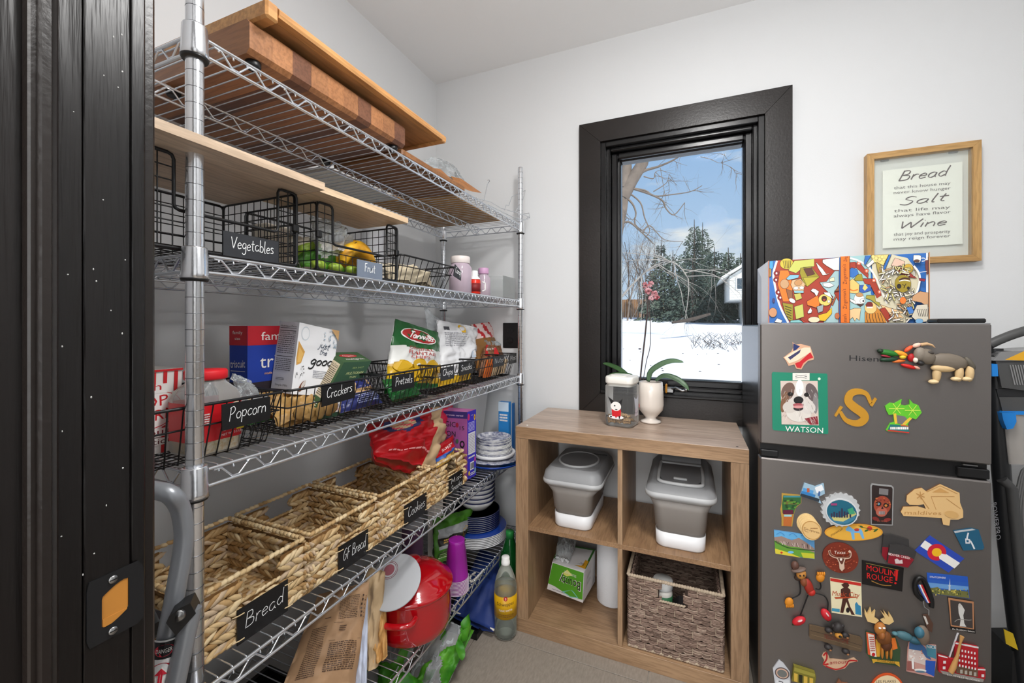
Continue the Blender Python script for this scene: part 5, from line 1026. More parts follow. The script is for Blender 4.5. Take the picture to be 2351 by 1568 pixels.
# grey lid leaning over it
mat('silicone_grey', (176, 178, 182), .5)
c = on(905, 1335, Z=.408); nn = Vector((.12, -.55, .80)).normalized(); ax = Vector((.75, .66, 0)); ax = (ax-nn*ax.dot(nn)).normalized(); M = Matrix((ax, nn.cross(ax), nn)).transposed().to_4x4(); M.translation = c
t = thing('silicone_lid', 'round grey lid leaning on top of the red pot', 'lid', tuple(M.translation)); rr0 = .078
MB('silicone_grey').lathe([(rr0*.96, -.002), (rr0, 0), (rr0, .003), (rr0*.97, .004), (0, .0045)], 40, M=M).build('disc', t)
b = MB('silicone_grey'); b.tube([M @ Vector((-rr0*.95, .01, 0)), M @ Vector((-rr0*1.12, .012, 0)), M @ Vector((-rr0*1.12, -.012, 0)), M @ Vector((-rr0*.95, -.01, 0))], .005, 6); b.build('pull_tab', t)
pic = Pic(lambda x, y, h=0: M @ Vector((x, y, .0046+h)), .0002); X0 = -.012; pic.oval(X0, .035, .026, .026, (120, 60, 70)).oval(X0, .035, .0245, .0245, (176, 178, 182)).oval(X0, .035, .022, .022, (120, 60, 70)).oval(X0, .035, .0205, .0205, (176, 178, 182)).oval(X0, .035, .016, .016, (140, 80, 90)); pic.build('stamp', t)
mat('jar_pink', (160, 110, 130), .3)
jar_('storage_jar', 'tall clear jar with purplish contents behind the red pot', -.965, 1.31, zs5+.001, [(.035, 0), (.04, .004), (.04, .165), (.036, .175)], 'tinted_purple', [(.038, .174), (.041, .176), (.041, .195), (0, .197)], 'silicone_grey', [(.036, .004), (.036, .15), (0, .152)], 'berry')
tag(MB('paper_white').box(-.96, -.925, 1.40, 1.46, zs5+.001, .47, bev=.002).build('carton'), 'white carton standing between the tall jar and the green bag', 'box')
# cups
mat('cup_purple', (150, 32, 150), .3); mat('cup_rim', (236, 226, 236), .4)
cc = on(1048, 1358, Z=zs5); cx_, cy_ = cc.x-.004, cc.y+.008
for i in range(11):
    z = zs5+.0015+i*.0046; b = MB('cup_purple'); h = .130
    b.lathe([(.042, .0008), (.0425, .0026)], 28, M=Matrix.Translation((cx_, cy_, z)), m='cup_rim')
    b.lathe([(.0415, .0026), (.0405, .006), (.0335, h-.045), (.034, h-.044), (.0275, h-.004), (.0285, h), (.026, h+.001), (0, h-.003)], 28, M=Matrix.Translation((cx_, cy_, z)))
    tag(b.build('plastic_cup'), 'upside down purple cup, '+nth(i, 11)+' in the stack beside the red pot', 'cup', 'stacked purple cups')
# green bag behind the cups
def grn(u, v): return 'leaf_green' if (v > .72 or v < .3 or abs(u-.5) > .42) else ('bag_black' if .38 < v < .52 else 'cloudy_film')
mat('bag_black', (30, 28, 22), .4)
t, pt = pouch('salad_bag', 'green and clear bag standing behind the purple cups', 'bag', on(995, 1300, X=-.90), on(1058, 1290, X=-.87), on(1088, 1165, X=-.86), on(995, 1190, X=-.93), .06, grn, 71, crump=.012, nu=30, nv=30)
pic = Pic(pt, .001); pic.oval(.78, .52, .14, .09, (206, 160, 40), .5).scribble(.18, .40, .55, .5, 2, (214, 170, 90), .6, 3).scribble(.15, .08, .4, .28, 5, (200, 214, 170), .4, 4); pic.build('print', t)
# plates and bowls
pc2 = (-.868, 1.645); T = Matrix.Translation((pc2[0], pc2[1], zs5)); z = .0015
for i in range(7):
    b = MB('china_white'); b.lathe([(.09, z), (.128, z+.006), (.132, z+.0082), (.131, z+.0098), (.126, z+.0092), (.088, z+.004), (0, z+.004)], 40, M=T, m='china_white')
    if i == 6: b.lathe([(.1305, z+.0100), (.126, z+.0094), (.088, z+.0042), (0, z+.0042)], 40, M=T, m='china_blue')
    tag(b.build('dinner_plate'), 'large plate with a plain blue face, top of the plate stack' if i == 6 else 'large white edged dinner plate, '+nth(i, 7)+' in its stack', 'plate', None if i == 6 else 'stacked dinner plates'); z += .0068
z += .002
for i in range(9):
    b = MB('china_white'); b.lathe([(.06, z), (.096, z+.007), (.100, z+.0102), (.098, z+.0112), (.06, z+.004), (0, z+.004)], 36, M=T, m='china_white'); b.lathe([(.1003, z+.0108), (.1005, z+.0112), (.0996, z+.0114)], 36, M=T, m='china_navy')
    if i == 8: b.lathe([(.098, z+.0114), (.06, z+.0042), (0, z+.0042)], 36, M=T, m='china_pattern2' if 'china_pattern2' in MT else (mat('china_pattern2', (34, 44, 100), .3, col2=(200, 204, 216), vscale=70) and 'china_pattern2'))
    tag(b.build('side_plate'), 'navy rimmed side plate with a patterned face, top of its stack' if i == 8 else 'navy rimmed side plate, '+nth(i, 9)+' in the stack on the dinner plates', 'plate', None if i == 8 else 'stacked side plates'); z += .0078
z += .004
for i in range(6):
    b = MB('china_white'); hh = .045; b.lathe([(.035, z), (.05, z+.006), (.072, z+.028), (.080, z+hh), (.077, z+hh), (.068, z+.028), (.045, z+.010), (0, z+.009)], 36, M=T, m='china_white'); b.lathe([(.0795, z+hh-.001), (.0812, z+hh+.0006), (.077, z+hh+.0008)], 36, M=T, m='china_navy')
    if i == 5: b.lathe([(.0765, z+hh-.002), (.0675, z+.0285), (.045, z+.0105), (0, z+.0095)], 36, M=T, m='china_pattern2')
    tag(b.build('bowl'), 'navy patterned bowl on top of the bowl stack' if i == 5 else 'white bowl with a navy rim, '+nth(i, 6)+' in the stack', 'bowl', None if i == 5 else 'stacked bowls'); z += .0185
# ---- on the floor
t = thing('soda_bottle', 'clear tonic water bottle with a yellow label and white cap on the floor', 'bottle', (-.617, 1.432, 0)); T = Matrix.Translation((-.632, 1.425, .0))
mat('label_yellow', (222, 170, 16), .35, var=.2, vscale=14); film('pet_clear', (226, 232, 228), .93, .06); film('water_clear', (214, 220, 210), .86, .04)
MB('pet_clear').lathe([(.026, .004), (.034, .001), (.041, .012), (.042, .03), (.0405, .06), (.042, .075), (.042, .165), (.041, .188), (.036, .212), (.024, .243), (.0145, .260), (.0135, .270)], 32, M=T).build('body', t)
MB('water_clear').lathe([(.03, .006), (.039, .013), (.040, .03), (.0385, .06), (.0395, .09), (.0395, .192), (0, .192)], 28, M=T).build('water', t)
lb = MB('label_yellow').lathe([(.0424, .082), (.0424, .163)], 32, M=T).build('label', t)
b = MB('white_plastic'); b.lathe([(.0155, .262), (.0165, .264), (.0165, .274), (.0150, .276), (.0150, .288), (.013, .291), (0, .291)], 26, M=T); b.build('cap', t)
def cyl(cx, cy, R, z0, a0): return lambda x, y, h=0: Vector((cx+(R+h)*math.sin(a0+x/R), cy-(R+h)*math.cos(a0+x/R), z0+y))
pic = Pic(cyl(-.632, 1.425, .0424, .085, .42), .0003); pic.text('Schweppes', (-.034, .045), (.032, .050), (0, .013), flat((60, 40, 30))).text('TONIC WATER', (-.026, .026), (.026, .029), (0, .007), flat(WHT)).oval(0, .074, .007, .008, (196, 40, 30)).text('S', (-.003, .070), (.003, .070), (0, .008), flat(WHT)).scribble(-.03, .005, .03, .018, 2, (120, 80, 20), .4, 3); pic.build('lettering', lb)
t = thing('soda_bottle', 'dark green glass bottle with a green cap behind the clear bottle', 'bottle', (-.66, 1.53, 0)); T = Matrix.Translation((-.66, 1.53, 0))
mat('cap_green', (34, 130, 60), .4); mat('dark_green_fill', (10, 50, 24), .2, coat=.5)
MB('green_glass').lathe([(.038, .001), (.044, .01), (.044, .20), (.036, .245), (.018, .30), (.014, .315)], 28, M=T).build('body', t); MB('dark_green_fill').lathe([(.038, .006), (.041, .012), (.041, .17), (0, .17)], 24, M=T).build('contents', t); MB('cap_green').lathe([(.0165, .305), (.0165, .33), (.015, .333), (0, .333)], 24, M=T).build('cap', t)
# navy insulated bag and tray on the floor under the rack
mat('navy_cloth', (30, 54, 120), .6, var=.25); mat('rope_white', (222, 216, 206), .7)
t, pt = pouch('tote_bag', 'navy blue bag with white rope handles lying under the bottom shelf', 'bag', (-.86, 1.40, .03), (-.66, 1.36+.02, .03), (-.70, 1.66, .13), (-.88, 1.70, .13), .08, lambda u, v: 'navy_cloth', 81, crump=.006)
b = MB('rope_white'); b.tube(smooth([(-.80, 1.50, .150), (-.80, 1.46, .155), (-.785, 1.44, .15), (-.77, 1.47, .16), (-.765, 1.51, .165)], 4), .0045, 6); b.build('rope_handle', t); b = MB('rope_white'); b.tube([(-.86, 1.405, .045), (-.66, 1.385, .035)], .004, 6); b.build('trim_band', t)
t = thing('floor_tray', 'flat black tray on the floor under the rack', 'tray', (-.88, 1.5, 0)); b = MB('black_plastic'); b.box(-1.02, -.715, 1.355, 1.75, .001, .006); [b.box(*q, .006, .022) for q in ((-1.02, -.715, 1.355, 1.363), (-1.02, -.715, 1.742, 1.75), (-1.02, -1.012, 1.363, 1.742), (-.723, -.715, 1.363, 1.742))]; b.build('body', t)
# salad bags spilling out under the shelf
def sal(s): return lambda u, v: 'leaf_bright' if mn.noise(Vector((u*3+s, v*3, s*2.3))) > .08 else 'clear_film'
mat('leaf_bright', (88, 154, 40), .5, var=.35, vscale=14, col2=(44, 120, 20)); mat('pouch_gold', (222, 160, 20), .35, var=.3, vscale=30, col2=(60, 66, 84))
for i, (BL, BR, TR, TL, th, f, lab) in enumerate((((-.82, 1.04, .01), (-.70, 1.09, .01), (-.665, 1.24, .13), (-.80, 1.23, .14), .09, sal(3), 'clear salad bag with bright green leaves beside the pot corner'), ((-.86, .84, .01), (-.70, .86, .01), (-.66, 1.02, .10), (-.82, 1.04, .11), .10, sal(9), 'clear salad bag under the near edge of the bottom shelf'), ((-.95, .95, .01), (-.82, .94, .01), (-.82, 1.15, .12), (-.95, 1.16, .12), .08, sal(14), 'salad bag further back under the bottom shelf'))):
    pouch('salad_bag', lab, 'bag', BL, BR, TR, TL, th, f, 91+i, crump=.022, nu=28, nv=28)
pouch('dressing_pouch', 'small golden dressing pouch among the salad bags on the floor', 'packet', (-.745, .955, .06), (-.70, .945, .05), (-.675, 1.0, .10), (-.73, 1.01, .11), .02, lambda u, v: 'pouch_gold', 95, crump=.008)
rr = grain(5)
for i, (x, y, z, s) in enumerate(((-.675, 1.205, .135, .032), (-.672, 1.16, .12, .026), (-.69, .96, .06, .024), (-.69, 1.235, .15, .028))):
    b = MB('leaf_bright'); P = []; M = Matrix.Rotation(rr.uniform(0, 6), 4, 'Z') @ Matrix.Rotation(rr.uniform(.3, 1.1), 4, 'X'); n = 12
    rows = []
    for j in range(n+1):
        f = j/n; w = s*.55*math.sin(PI*f)**.7+.0005; rows.append([Vector((x, y, z))+M @ Vector((w*q, (f-.5)*s*2.1, .006*math.sin(f*7+q)+.35*w*abs(q))) for q in (-1, -.5, 0, .5, 1)])
    b.loft(rows, cap=(False, False), closed=False); rows2 = [[p+Vector((0, 0, -.0006)) for p in r] for r in rows]; b.loft(rows2, cap=(False, False), closed=False); tag(b.build('lettuce_leaf'), ('upper front', 'middle', 'nearest', 'topmost')[i]+' green salad leaf on the clear bags on the floor', 'leaf', 'loose salad leaves')
t = thing('storage_crate', 'black crate on the floor under the near end of the bottom shelf', 'crate', (-.92, .55, 0)); b = MB('black_plastic')
for q in ((-1.12, -.76, .25, .262, .0, .17), (-1.12, -.76, .828, .84, .0, .17), (-1.12, -1.108, .262, .828, .0, .17), (-.772, -.76, .262, .828, .0, .17), (-1.108, -.772, .262, .828, .0, .01)): b.box(*q)
b.build('body', t); b = MB('black_plastic'); b.box(-1.105, -.775, .265, .825, .06, .065); b.build('liner', t)
# ---- folding step ladder beside the door
mat('ladder_grey', (142, 145, 150), .35, .4); mat('sticker_white', (228, 228, 228), .4)
def lx(u, v, X=-.62): return on(u, v, X=X)
t = thing('step_ladder', 'grey tubular folding step ladder with a warning sticker beside the door frame', 'ladder', (-.6, .33, 0))
top = smooth([lx(300, 1118, -.68), lx(345, 1124, -.65), lx(388, 1134), lx(412, 1162), lx(422, 1210), lx(420, 1260), lx(408, 1330), lx(396, 1400), lx(384, 1480), lx(372, 1568)], 5)
lo = top[-1]; d = (lo-top[-8]).normalized(); s_ = (lo.z-.01)/-d.z; b = MB('ladder_grey'); b.tube(top+[lo+d*s_], [.0112]*(len(top)-12)+[.0112+.0003*i for i in range(13)], 14); b.build('rail', t)
q0, q1 = lx(436, 1415, -.60), lx(396, 1600, -.60); d = (q1-q0).normalized(); b = MB('ladder_grey'); b.tube([q0-d*.01, q0, q1, q1+d*((q1.z-.01)/-d.z)], .0112, 14); b.build('rail', t)
P = [lx(u, v, -.60) for u, v in ((389, 1415), (395, 1402), (420, 1382), (443, 1371), (455, 1395), (411, 1444))]; n = Vector((.75, -.62, .1)).normalized()
b = MB('black_plastic'); b.add([p+n*.016 for p in P]+[p-n*.014 for p in P], [tuple(range(6)), tuple(range(11, 5, -1))]+[(i, 6+i, 6+(i+1) % 6, (i+1) % 6) for i in range(6)]); h = b.build('hinge_bracket', t)
c = lx(417, 1399, -.60)+n*.016; z_ = n; M = z_.to_track_quat('Z', 'Y').to_matrix().to_4x4(); M.translation = c; MB('screw_steel').lathe([(.0075, 0), (.006, .002), (0, .003)], 18, M=M).build('rivet', h)
# sticker wrapped on the rail
i0 = [k for k, p in enumerate(top) if p.z < lx(0, 1448).z or p.z < .75][:1]; a, e = lx(393, 1452)+n*.0, lx(371, 1568); dn = (e-a).normalized(); sd = n.cross(dn).normalized()
S0 = lx(387, 1455); S1 = lx(371, 1572); dn = (S1-S0).normalized(); sd = dn.cross(n).normalized()
if ray(0, 0) and (sd.x*CT+sd.y*ST) < 0: sd = -sd
def stk(x, y, h=0): a = x/.0145; return S0+dn*y+(n*math.cos(a)+sd*math.sin(a))*(.0152+h)
b = MB('sticker_white'); N = 12; b.add([stk(-.024+.048*i/N, y) for y in (0, .12) for i in range(N+1)], [(i, i+1, N+2+i, N+1+i) for i in range(N)], smooth=True); st_ = b.build('sticker', t)
pic = Pic(stk, .0002)
def grid(x0, y0, x1, y1, col, nn=8):
    h = pic.up(); [pic.poly([(x0+(x1-x0)*i/nn, y0), (x0+(x1-x0)*(i+1)/nn, y0), (x0+(x1-x0)*(i+1)/nn, y1), (x0+(x1-x0)*i/nn, y1)], col, h=h) for i in range(nn)]
grid(-.02, .002, .02, .022, (28, 26, 30)); pic.oval(0, .012, .010, .007, (206, 40, 60)).text('DANGER', (-.008, .015), (.008, .014), (0, -.005), flat(WHT)); pic.oval(0, .043, .0135, .017, (200, 34, 54)).poly([(0, .030), (.009, .043), (0, .056), (-.009, .043)], WHT).poly([(0, .032), (.006, .040), (.002, .040), (.002, .052), (-.002, .052), (-.002, .040), (-.006, .040)], (200, 34, 54)); pic.scribble(-.01, .062, .01, .075, 3, (90, 90, 90), .4, 3); pic.build('print', st_)
b = MB('black_plastic'); b.box(-.78, -.655, .30, .345, .725, .765, bev=.012); b.build('step_edge', t)
tag(MB(flat((190, 24, 44))).ell((-.70, .30, .665), (.010, .03, .045), 16, rows=10).build('red_tool'), 'glossy red object behind the step ladder at the door frame', 'tool')
# ================================================================= IN AND ON THE CUBE SHELF
mat('bin_grey', (138, 139, 141), .45); mat('bin_light', (176, 177, 178), .4); mat('bin_taupe', (132, 126, 121), .5); mat('bin_base', (226, 226, 228), .35); mat('kibble', (50, 38, 32), .8); film('lid_smoke', (150, 150, 152), .55, .08)
def rrect(cx, cy, hx, hy, z, r, n=6):
    o = []; r = min(r, hx*.999, hy*.999)
    for q, (sx, sy) in enumerate(((1, 1), (-1, 1), (-1, -1), (1, -1))):
        for k in range(n+1):
            a = PI/2*(q+k/n); o.append(Vector((cx+sx*(hx-r)+r*math.cos(a), cy+sy*(hy-r)+r*math.sin(a), z)))
    return o
def food_bin(label, cx, y0, y1, z, w0, w1, h, style, tilt=0.):
    cy = (y0+y1)/2; hy = (y1-y0)/2; t = thing('pet_food_bin', label, 'food bin', (cx, cy, z), 'collapsible food bins')
    MB('bin_base').loft([rrect(cx, cy, w0-.004, hy-.028, z+.0005, .03), rrect(cx, cy, w0, hy-.024, z+.006, .032), rrect(cx, cy, w0+.001, hy-.023, z+.052, .032)]).build('base', t)
    MB('bin_taupe').loft([rrect(cx, cy, w0-.001, hy-.025, z+.052, .032), rrect(cx, cy, w0-.003, hy-.026, z+.060, .03), rrect(cx, cy, w0+.002, hy-.02, z+.068, .03), rrect(cx, cy, w0+.008, hy-.014, z+h*.50, .032), rrect(cx, cy, w1-.014, hy-.012, z+h*.60, .034)]).build('folding_wall', t)
    MB('bin_light').loft([rrect(cx, cy, w1-.012, hy-.012, z+h*.60, .034), rrect(cx, cy, w1-.002, hy-.002, z+h*.64, .038), rrect(cx, cy, w1, hy, z+h*.66, .04), rrect(cx, cy, w1-.002, hy-.002, z+h*.70, .04)]).build('rim', t)
    zt = z+h*.70; zf = z+h*.86; L = 'bin_grey'
    def top(f, hx, hyy, dz):                # lid ring sloping down towards the front
        return [Vector((p.x, p.y, zt+dz*(.25+.75*(p.y-(cy-hy))/(2*hy)) if style == 'slope' else zt+dz)) for p in rrect(cx, cy+f, hx, hyy, 0, .036)]
    lid = MB(L).loft([top(0, w1-.003, hy-.003, .0), top(0, w1-.008, hy-.010, .030 if style == 'slope' else .024), top(.004, w1-.022, hy-.026, .050 if style == 'slope' else .040)] , cap=(False, True)).build('lid', t)
    def lpt(x, y, hh=0):                    # point on the lid top, y 0 front .. 1 back
        yy = cy+.004+(y*2-1)*(hy-.03); dz = (.050 if style == 'slope' else .040)*((.25+.75*(yy-(cy-hy))/(2*hy)) if style == 'slope' else 1)
        return Vector((cx+x*(w1-.026), yy, zt+dz+hh))
    if style == 'flat':
        ring = MB('bin_light'); P = [lpt(.86*math.cos(a), .42+.36*math.sin(a), .003) for a in [2*PI*k/32 for k in range(32)]]
        ring.tube(P, .0045, 8, closed=True); ring.build('window_ring', lid)
        MB('kibble').add([lpt(.82*math.cos(2*PI*k/32), .42+.33*math.sin(2*PI*k/32), .0008) for k in range(32)], [tuple(range(32))]).build('kibble_view', lid)
        g = MB('lid_smoke'); g.loft([[lpt(.84*q*math.cos(2*PI*k/32), .42+.35*q*math.sin(2*PI*k/32), .004+.004*(1-q)) for k in range(32)] for q in (1, .7, .3)], cap=(False, True)); g.build('window', lid)
        g = MB('black_plastic'); g.box(cx-.016, cx+.02, lpt(0, .08).y-.004, lpt(0, .08).y+.003, lpt(0, .08).z-.002, lpt(0, .08).z+.004, bev=.001); g.build('latch', lid)
        g = MB('black_plastic'); g.box(cx-.01, cx+.09, lpt(0, .80).y, lpt(0, .80).y+.002, lpt(0, .8).z-.001, lpt(0, .8).z+.002); g.build('hinge_line', lid)
    else:
        fr_ = MB('bin_light'); P = [lpt(x, y, .005) for x, y in ((-.80, .66), (-.82, .20), (-.62, .06), (.62, .06), (.82, .20), (.80, .66))]; fr_.tube(smooth(P, 4)+[P[0]], .006, 8); fr_.build('flap_frame', lid)
        g = MB('lid_smoke'); g.add([lpt(x, y, .007) for x, y in ((-.80, .62), (-.80, .20), (-.60, .08), (.60, .08), (.80, .20), (.80, .62))], [(0, 1, 2, 3, 4, 5)]); g.build('window', lid)
        for k in range(9): g = MB('bin_light'); y = .32+k*.032; g.tube([lpt(-.72, y, .004), lpt(.72, y, .004)], .0022, 5, m='bin_light'); g.build('rib', lid)
        g = MB('bin_light'); p = lpt(0, .17, .010); g.box(p.x-.022, p.x+.022, p.y-.006, p.y+.006, p.z-.004, p.z+.003, bev=.002); g.build('grip', lid)
        g = MB('bin_grey'); g.loft([[lpt(x, y, hh) for x in (-.78, -.7, -.3, .3, .7, .78)] for y, hh in ((.70, .004), (.74, .018), (.94, .022), (.99, .002))], cap=(False, False), closed=False); g.build('rear_cover', lid)
        g = MB('black_plastic'); g.tube([lpt(-.76, .68, .006), lpt(.76, .68, .006)], .002, 5); g.build('hinge_line', lid)
zsh = zs+T2/2
food_bin('grey and white folding food bin with an oval clear window, left upper compartment', -.402, 1.478, 1.80, zsh, .070, .113, .255, 'flat')
food_bin('grey and white folding food bin with a ribbed flap lid, right upper compartment', -.032, 1.478, 1.80, zsh, .078, .113, .27, 'slope')
# paper towel pack in the lower left cube, upside down print
mat('pack_film', (226, 224, 224), .4, bump=.12, bscale=30)
P0 = on(1252, 1372, Y=1.53); zb0 = .054
t = thing('paper_towel_pack', 'green printed pack of paper towels, its print upside down, lower left compartment', 'paper towels', (-.40, 1.6, zb0))
Wp = dict(x0=-.525, x1=-.355, y0=1.515, y1=1.76, z0=.115-.06, z1=.300)
A = Vector((-.345, 1.500, .225)); B = Vector((-.332, 1.530, .062)); C = Vector((-.520, 1.555, .268)); # front face upper right, lower right, upper left
pu, pb = A, B
F1 = on(1340, 1313, Y=1.52); F2 = on(1346, 1372, Y=1.55); F0 = on(1265, 1288, Y=1.55)
TR, BR_, TL = on(1341, 1314, Y=1.515), on(1338, 1384, Y=1.55), on(1268, 1290, Y=1.55); BL_ = on(1256, 1352, Y=1.585); BKR = on(1367, 1262, Y=1.70); BKL = on(1285, 1248, Y=1.735); BR_.z = max(BR_.z, .056)
BBR = on(1366, 1335, Y=1.73); BBL = Vector((-.50, 1.78, .06))
b = MB('pack_film'); V = [BL_, BR_, TR, TL, BBL, BBR, BKR, BKL]; b.add(V, [(0, 1, 2, 3), (3, 2, 6, 7), (1, 5, 6, 2), (0, 3, 7, 4), (4, 7, 6, 5), (0, 4, 5, 1)]); b.build('wrap', t)
pic = Pic(quadmap(BL_, BR_, TR, TL), .0006); G = (84, 158, 38)
pic.poly([(.0, .22), (.2, .20), (.5, .10), (.8, .08), (.99, .10), (.99, .98), (.02, .98)], G).poly([(.42, .02+.1), (.7, .30), (.98-.1, .10), (.66, -.0+.03)], (120, 196, 190)).poly([(.48, .13), (.67, .28), (.84, .12), (.66, .06)], G).poly([(.35, .72), (.5, .92), (.68, .78), (.66, .66)], (220, 220, 110))
pic.text('Bounty', (.93, .66), (.30, .66), (.0, -.34), flat(WHT)); pic.text('Bounty', (.915, .645), (.315, .645), (.0, -.30), flat(BLK)); pic.text('SELECT-A-SIZE', (.78, .82), (.42, .86), (0, -.08), flat(WHT)).scribble(.15, .07, .5, .11, 1, (120, 120, 130), .5, 3); pic.build('print', t)
pic = Pic(quadmap(TL, TR, BKR, BKL), .0006); pic.poly([(.12, .14), (1, .14), (1, 1), (.0, 1), (0, .2)], (48, 120, 26)).poly([(.4, .18), (.98, .12), (.98, .44), (.7, .52), (.5, .44)], (232, 170, 30)).text('DOUBLE', (.9, .32), (.5, .36), (0, -.1), flat(BLK)); pic.build('print', t)
pic = Pic(quadmap(BR_, BBR, BKR, TR), .0006); pic.scribble(.3, .3, .6, .7, 2, (206, 204, 206), .4, 1); pic.build('print', t)
pouch('plastic_bag', 'torn clear film bunched over the back of the green paper towel pack', 'bag', Vector((TL.x+.005, TL.y+.02, TL.z+.008)), TL.lerp(TR, .5)+Vector((0, .02, .01)), BKL.lerp(BKR, .5)+Vector((0, 0, .035)), BKL+Vector((0, 0, .045)), .05, lambda u, v: 'clear_film', 101, crump=.014)
t = tag(MB('towel_paper').lathe([(.018, 0), (.056, 0), (.058, .004), (.058, .268), (.056, .272), (.018, .272)], 32, M=Matrix.Translation((-.290, 1.70, .0535))).build('paper_towel_roll'), 'white paper towel roll standing beside the green pack in the cube shelf', 'paper towel')
# grey-brown rope basket
for i, c in enumerate(((150, 126, 112), (132, 108, 96), (168, 146, 130), (118, 96, 84))): mat('rope_%d' % i, c, .75, var=.3, vscale=80)
mat('rope_dark', (62, 48, 42), .9); mat('rope_rimc', (186, 168, 146), .8, var=.3, vscale=90)
bx0, bx1, by0, by1, bz0, bz1 = -.196, .096, 1.476, 1.762, .0535, .300
t = thing('storage_basket', 'square taupe rope basket with a slot handle in the lower right compartment', 'basket', ((bx0+bx1)/2, (by0+by1)/2, bz0)); rr = grain(77)
def bw(name, P, Q, n, hole=None):
    P, Q, n = Vector(P), Vector(Q), Vector(n); L = (Q-P).length; d = (Q-P)/L; H = bz1-bz0; b = MB('rope_dark'); ins = n*-.006
    segs = [(0, L, 0, H-.006)] if not hole else [(0, hole[0], 0, H-.006), (hole[1], L, 0, H-.006), (hole[0], hole[1], 0, hole[2])]
    for a, c, e, f in segs:
        A = P+d*a-n*.007; C = P+d*c-n*.004; b.box(min(A.x, C.x), max(A.x, C.x), min(A.y, C.y), max(A.y, C.y), bz0+e, bz0+f)
    rh = .0135; rows = int(H/rh); st = .027
    for off in (.0, .0105):
        for r in range(rows):
            z = (r+.5)*rh; sh = (r//2 % 2)*.5
            for i in range(-1, int(L/st)+1):
                x0 = (i+sh)*st; x1 = x0+st*.98; x0 = max(x0, .002); x1 = min(x1, L-.002)
                if x1-x0 < .006: continue
                xm_ = (x0+x1)/2
                if hole and hole[0]-.004 < xm_ < hole[1]+.004 and z > hole[2]: continue
                for q in (-1, 0, 1):
                    w = rh*.30; k = rr.choice(('rope_0', 'rope_1', 'rope_0', 'rope_2', 'rope_3')); zz = z+q*w*.95+rr.uniform(-.0006, .0006)
                    b.tube([P+d*x0+Vector((0, 0, zz+rr.uniform(-.001, .001)))-n*(.003+off), P+d*(x0+(x1-x0)*.3)+Vector((0, 0, zz+rr.uniform(-.001, .001)))+n*(.0015-off), P+d*(x0+(x1-x0)*.7)+Vector((0, 0, zz))+n*(.0015-off), P+d*x1+Vector((0, 0, zz+rr.uniform(-.001, .001)))-n*(.003+off)], .0026, 5, m=k, caps=False)
    i = 0
    while (i+.5)*st < L:
        for r in range(0, rows-1, 2):
            if (r//2+i) % 2 == 0:
                x = (i+.5*((r//2) % 2))*st
                if hole and hole[0]-.004 < x < hole[1]+.004 and (r+1)*rh > hole[2]-.01: continue
                if .004 < x < L-.004: b.tube([P+d*x+Vector((0, 0, r*rh+.002))-n*.001, P+d*x+Vector((0, 0, r*rh+rh*1.8))-n*.001], .0016, 4, m='rope_rimc', caps=False)
        i += 1
    o = b.build(name, t); o['kind'] = 'stuff'
bw('front_wall', (bx0, by0, bz0), (bx1, by0, bz0), (0, -1, 0), (.100, .180, .178)); bw('back_wall', (bx0, by1, bz0), (bx1, by1, bz0), (0, 1, 0)); bw('side_wall', (bx0, by0, bz0), (bx0, by1, bz0), (-1, 0, 0)); bw('side_wall', (bx1, by0, bz0), (bx1, by1, bz0), (1, 0, 0))
b = MB('rope_rimc')
def rope2(P, Q, r=.0062):
    P, Q = Vector(P), Vector(Q); n = int((Q-P).length/.0085)+1
    for i in range(n):
        c = P.lerp(Q, (i+.5)/n); d = (Q-P).normalized(); up = Vector((0, 0, 1)); ax = (d+up*.5).normalized(); sd = d.cross(up); bxx = sd.cross(ax).normalized(); M = Matrix((ax, bxx, ax.cross(bxx))).transposed(); b.ell(c, (.0078, r, r), 6, M=M, rows=4)
zr = bz1-.003
for P, Q in (((bx0, by0, zr), (bx1, by0, zr)), ((bx1, by0, zr), (bx1, by1, zr)), ((bx1, by1, zr), (bx0, by1, zr)), ((bx0, by1, zr), (bx0, by0, zr)), ((bx0, by0, bz0+.004), (bx1, by0, bz0+.004)), ((bx0+.1, by0-.001, bz0+.180), (bx0+.18, by0-.001, bz0+.180))): rope2(P, Q, .0062 if P[2] > .29 else .004)
o = b.build('rope_rim', t); o['kind'] = 'stuff'
MB('rope_dark').box(bx0+.005, bx1-.005, by0+.005, by1-.005, bz0, bz0+.006).build('base', t)
jb = jar_('supplement_jar', 'white lidded jar with a green and blue label inside the taupe basket', -.088, 1.555, .0605, [(.028, 0), (.031, .004), (.031, .165), (.027, .175)], 'paper_white', [(.031, .174), (.033, .176), (.033, .200), (.031, .204), (0, .205)], 'white_plastic')
b = MB(flat((60, 120, 80))); T = Matrix.Translation((-.088, 1.555, .0605)); b.lathe([(.0313, .10), (.0313, .155)], 24, M=T); b.lathe([(.0314, .03), (.0314, .10)], 24, M=T, m=flat((40, 140, 160))); b.build('label', jb)
tag(MB('grey_cloth').box(-.06, .075, 1.60, 1.74, .0605, .12, bev=.02).build('folded_mat'), 'dark grey folded mat at the back of the taupe basket', 'cloth')
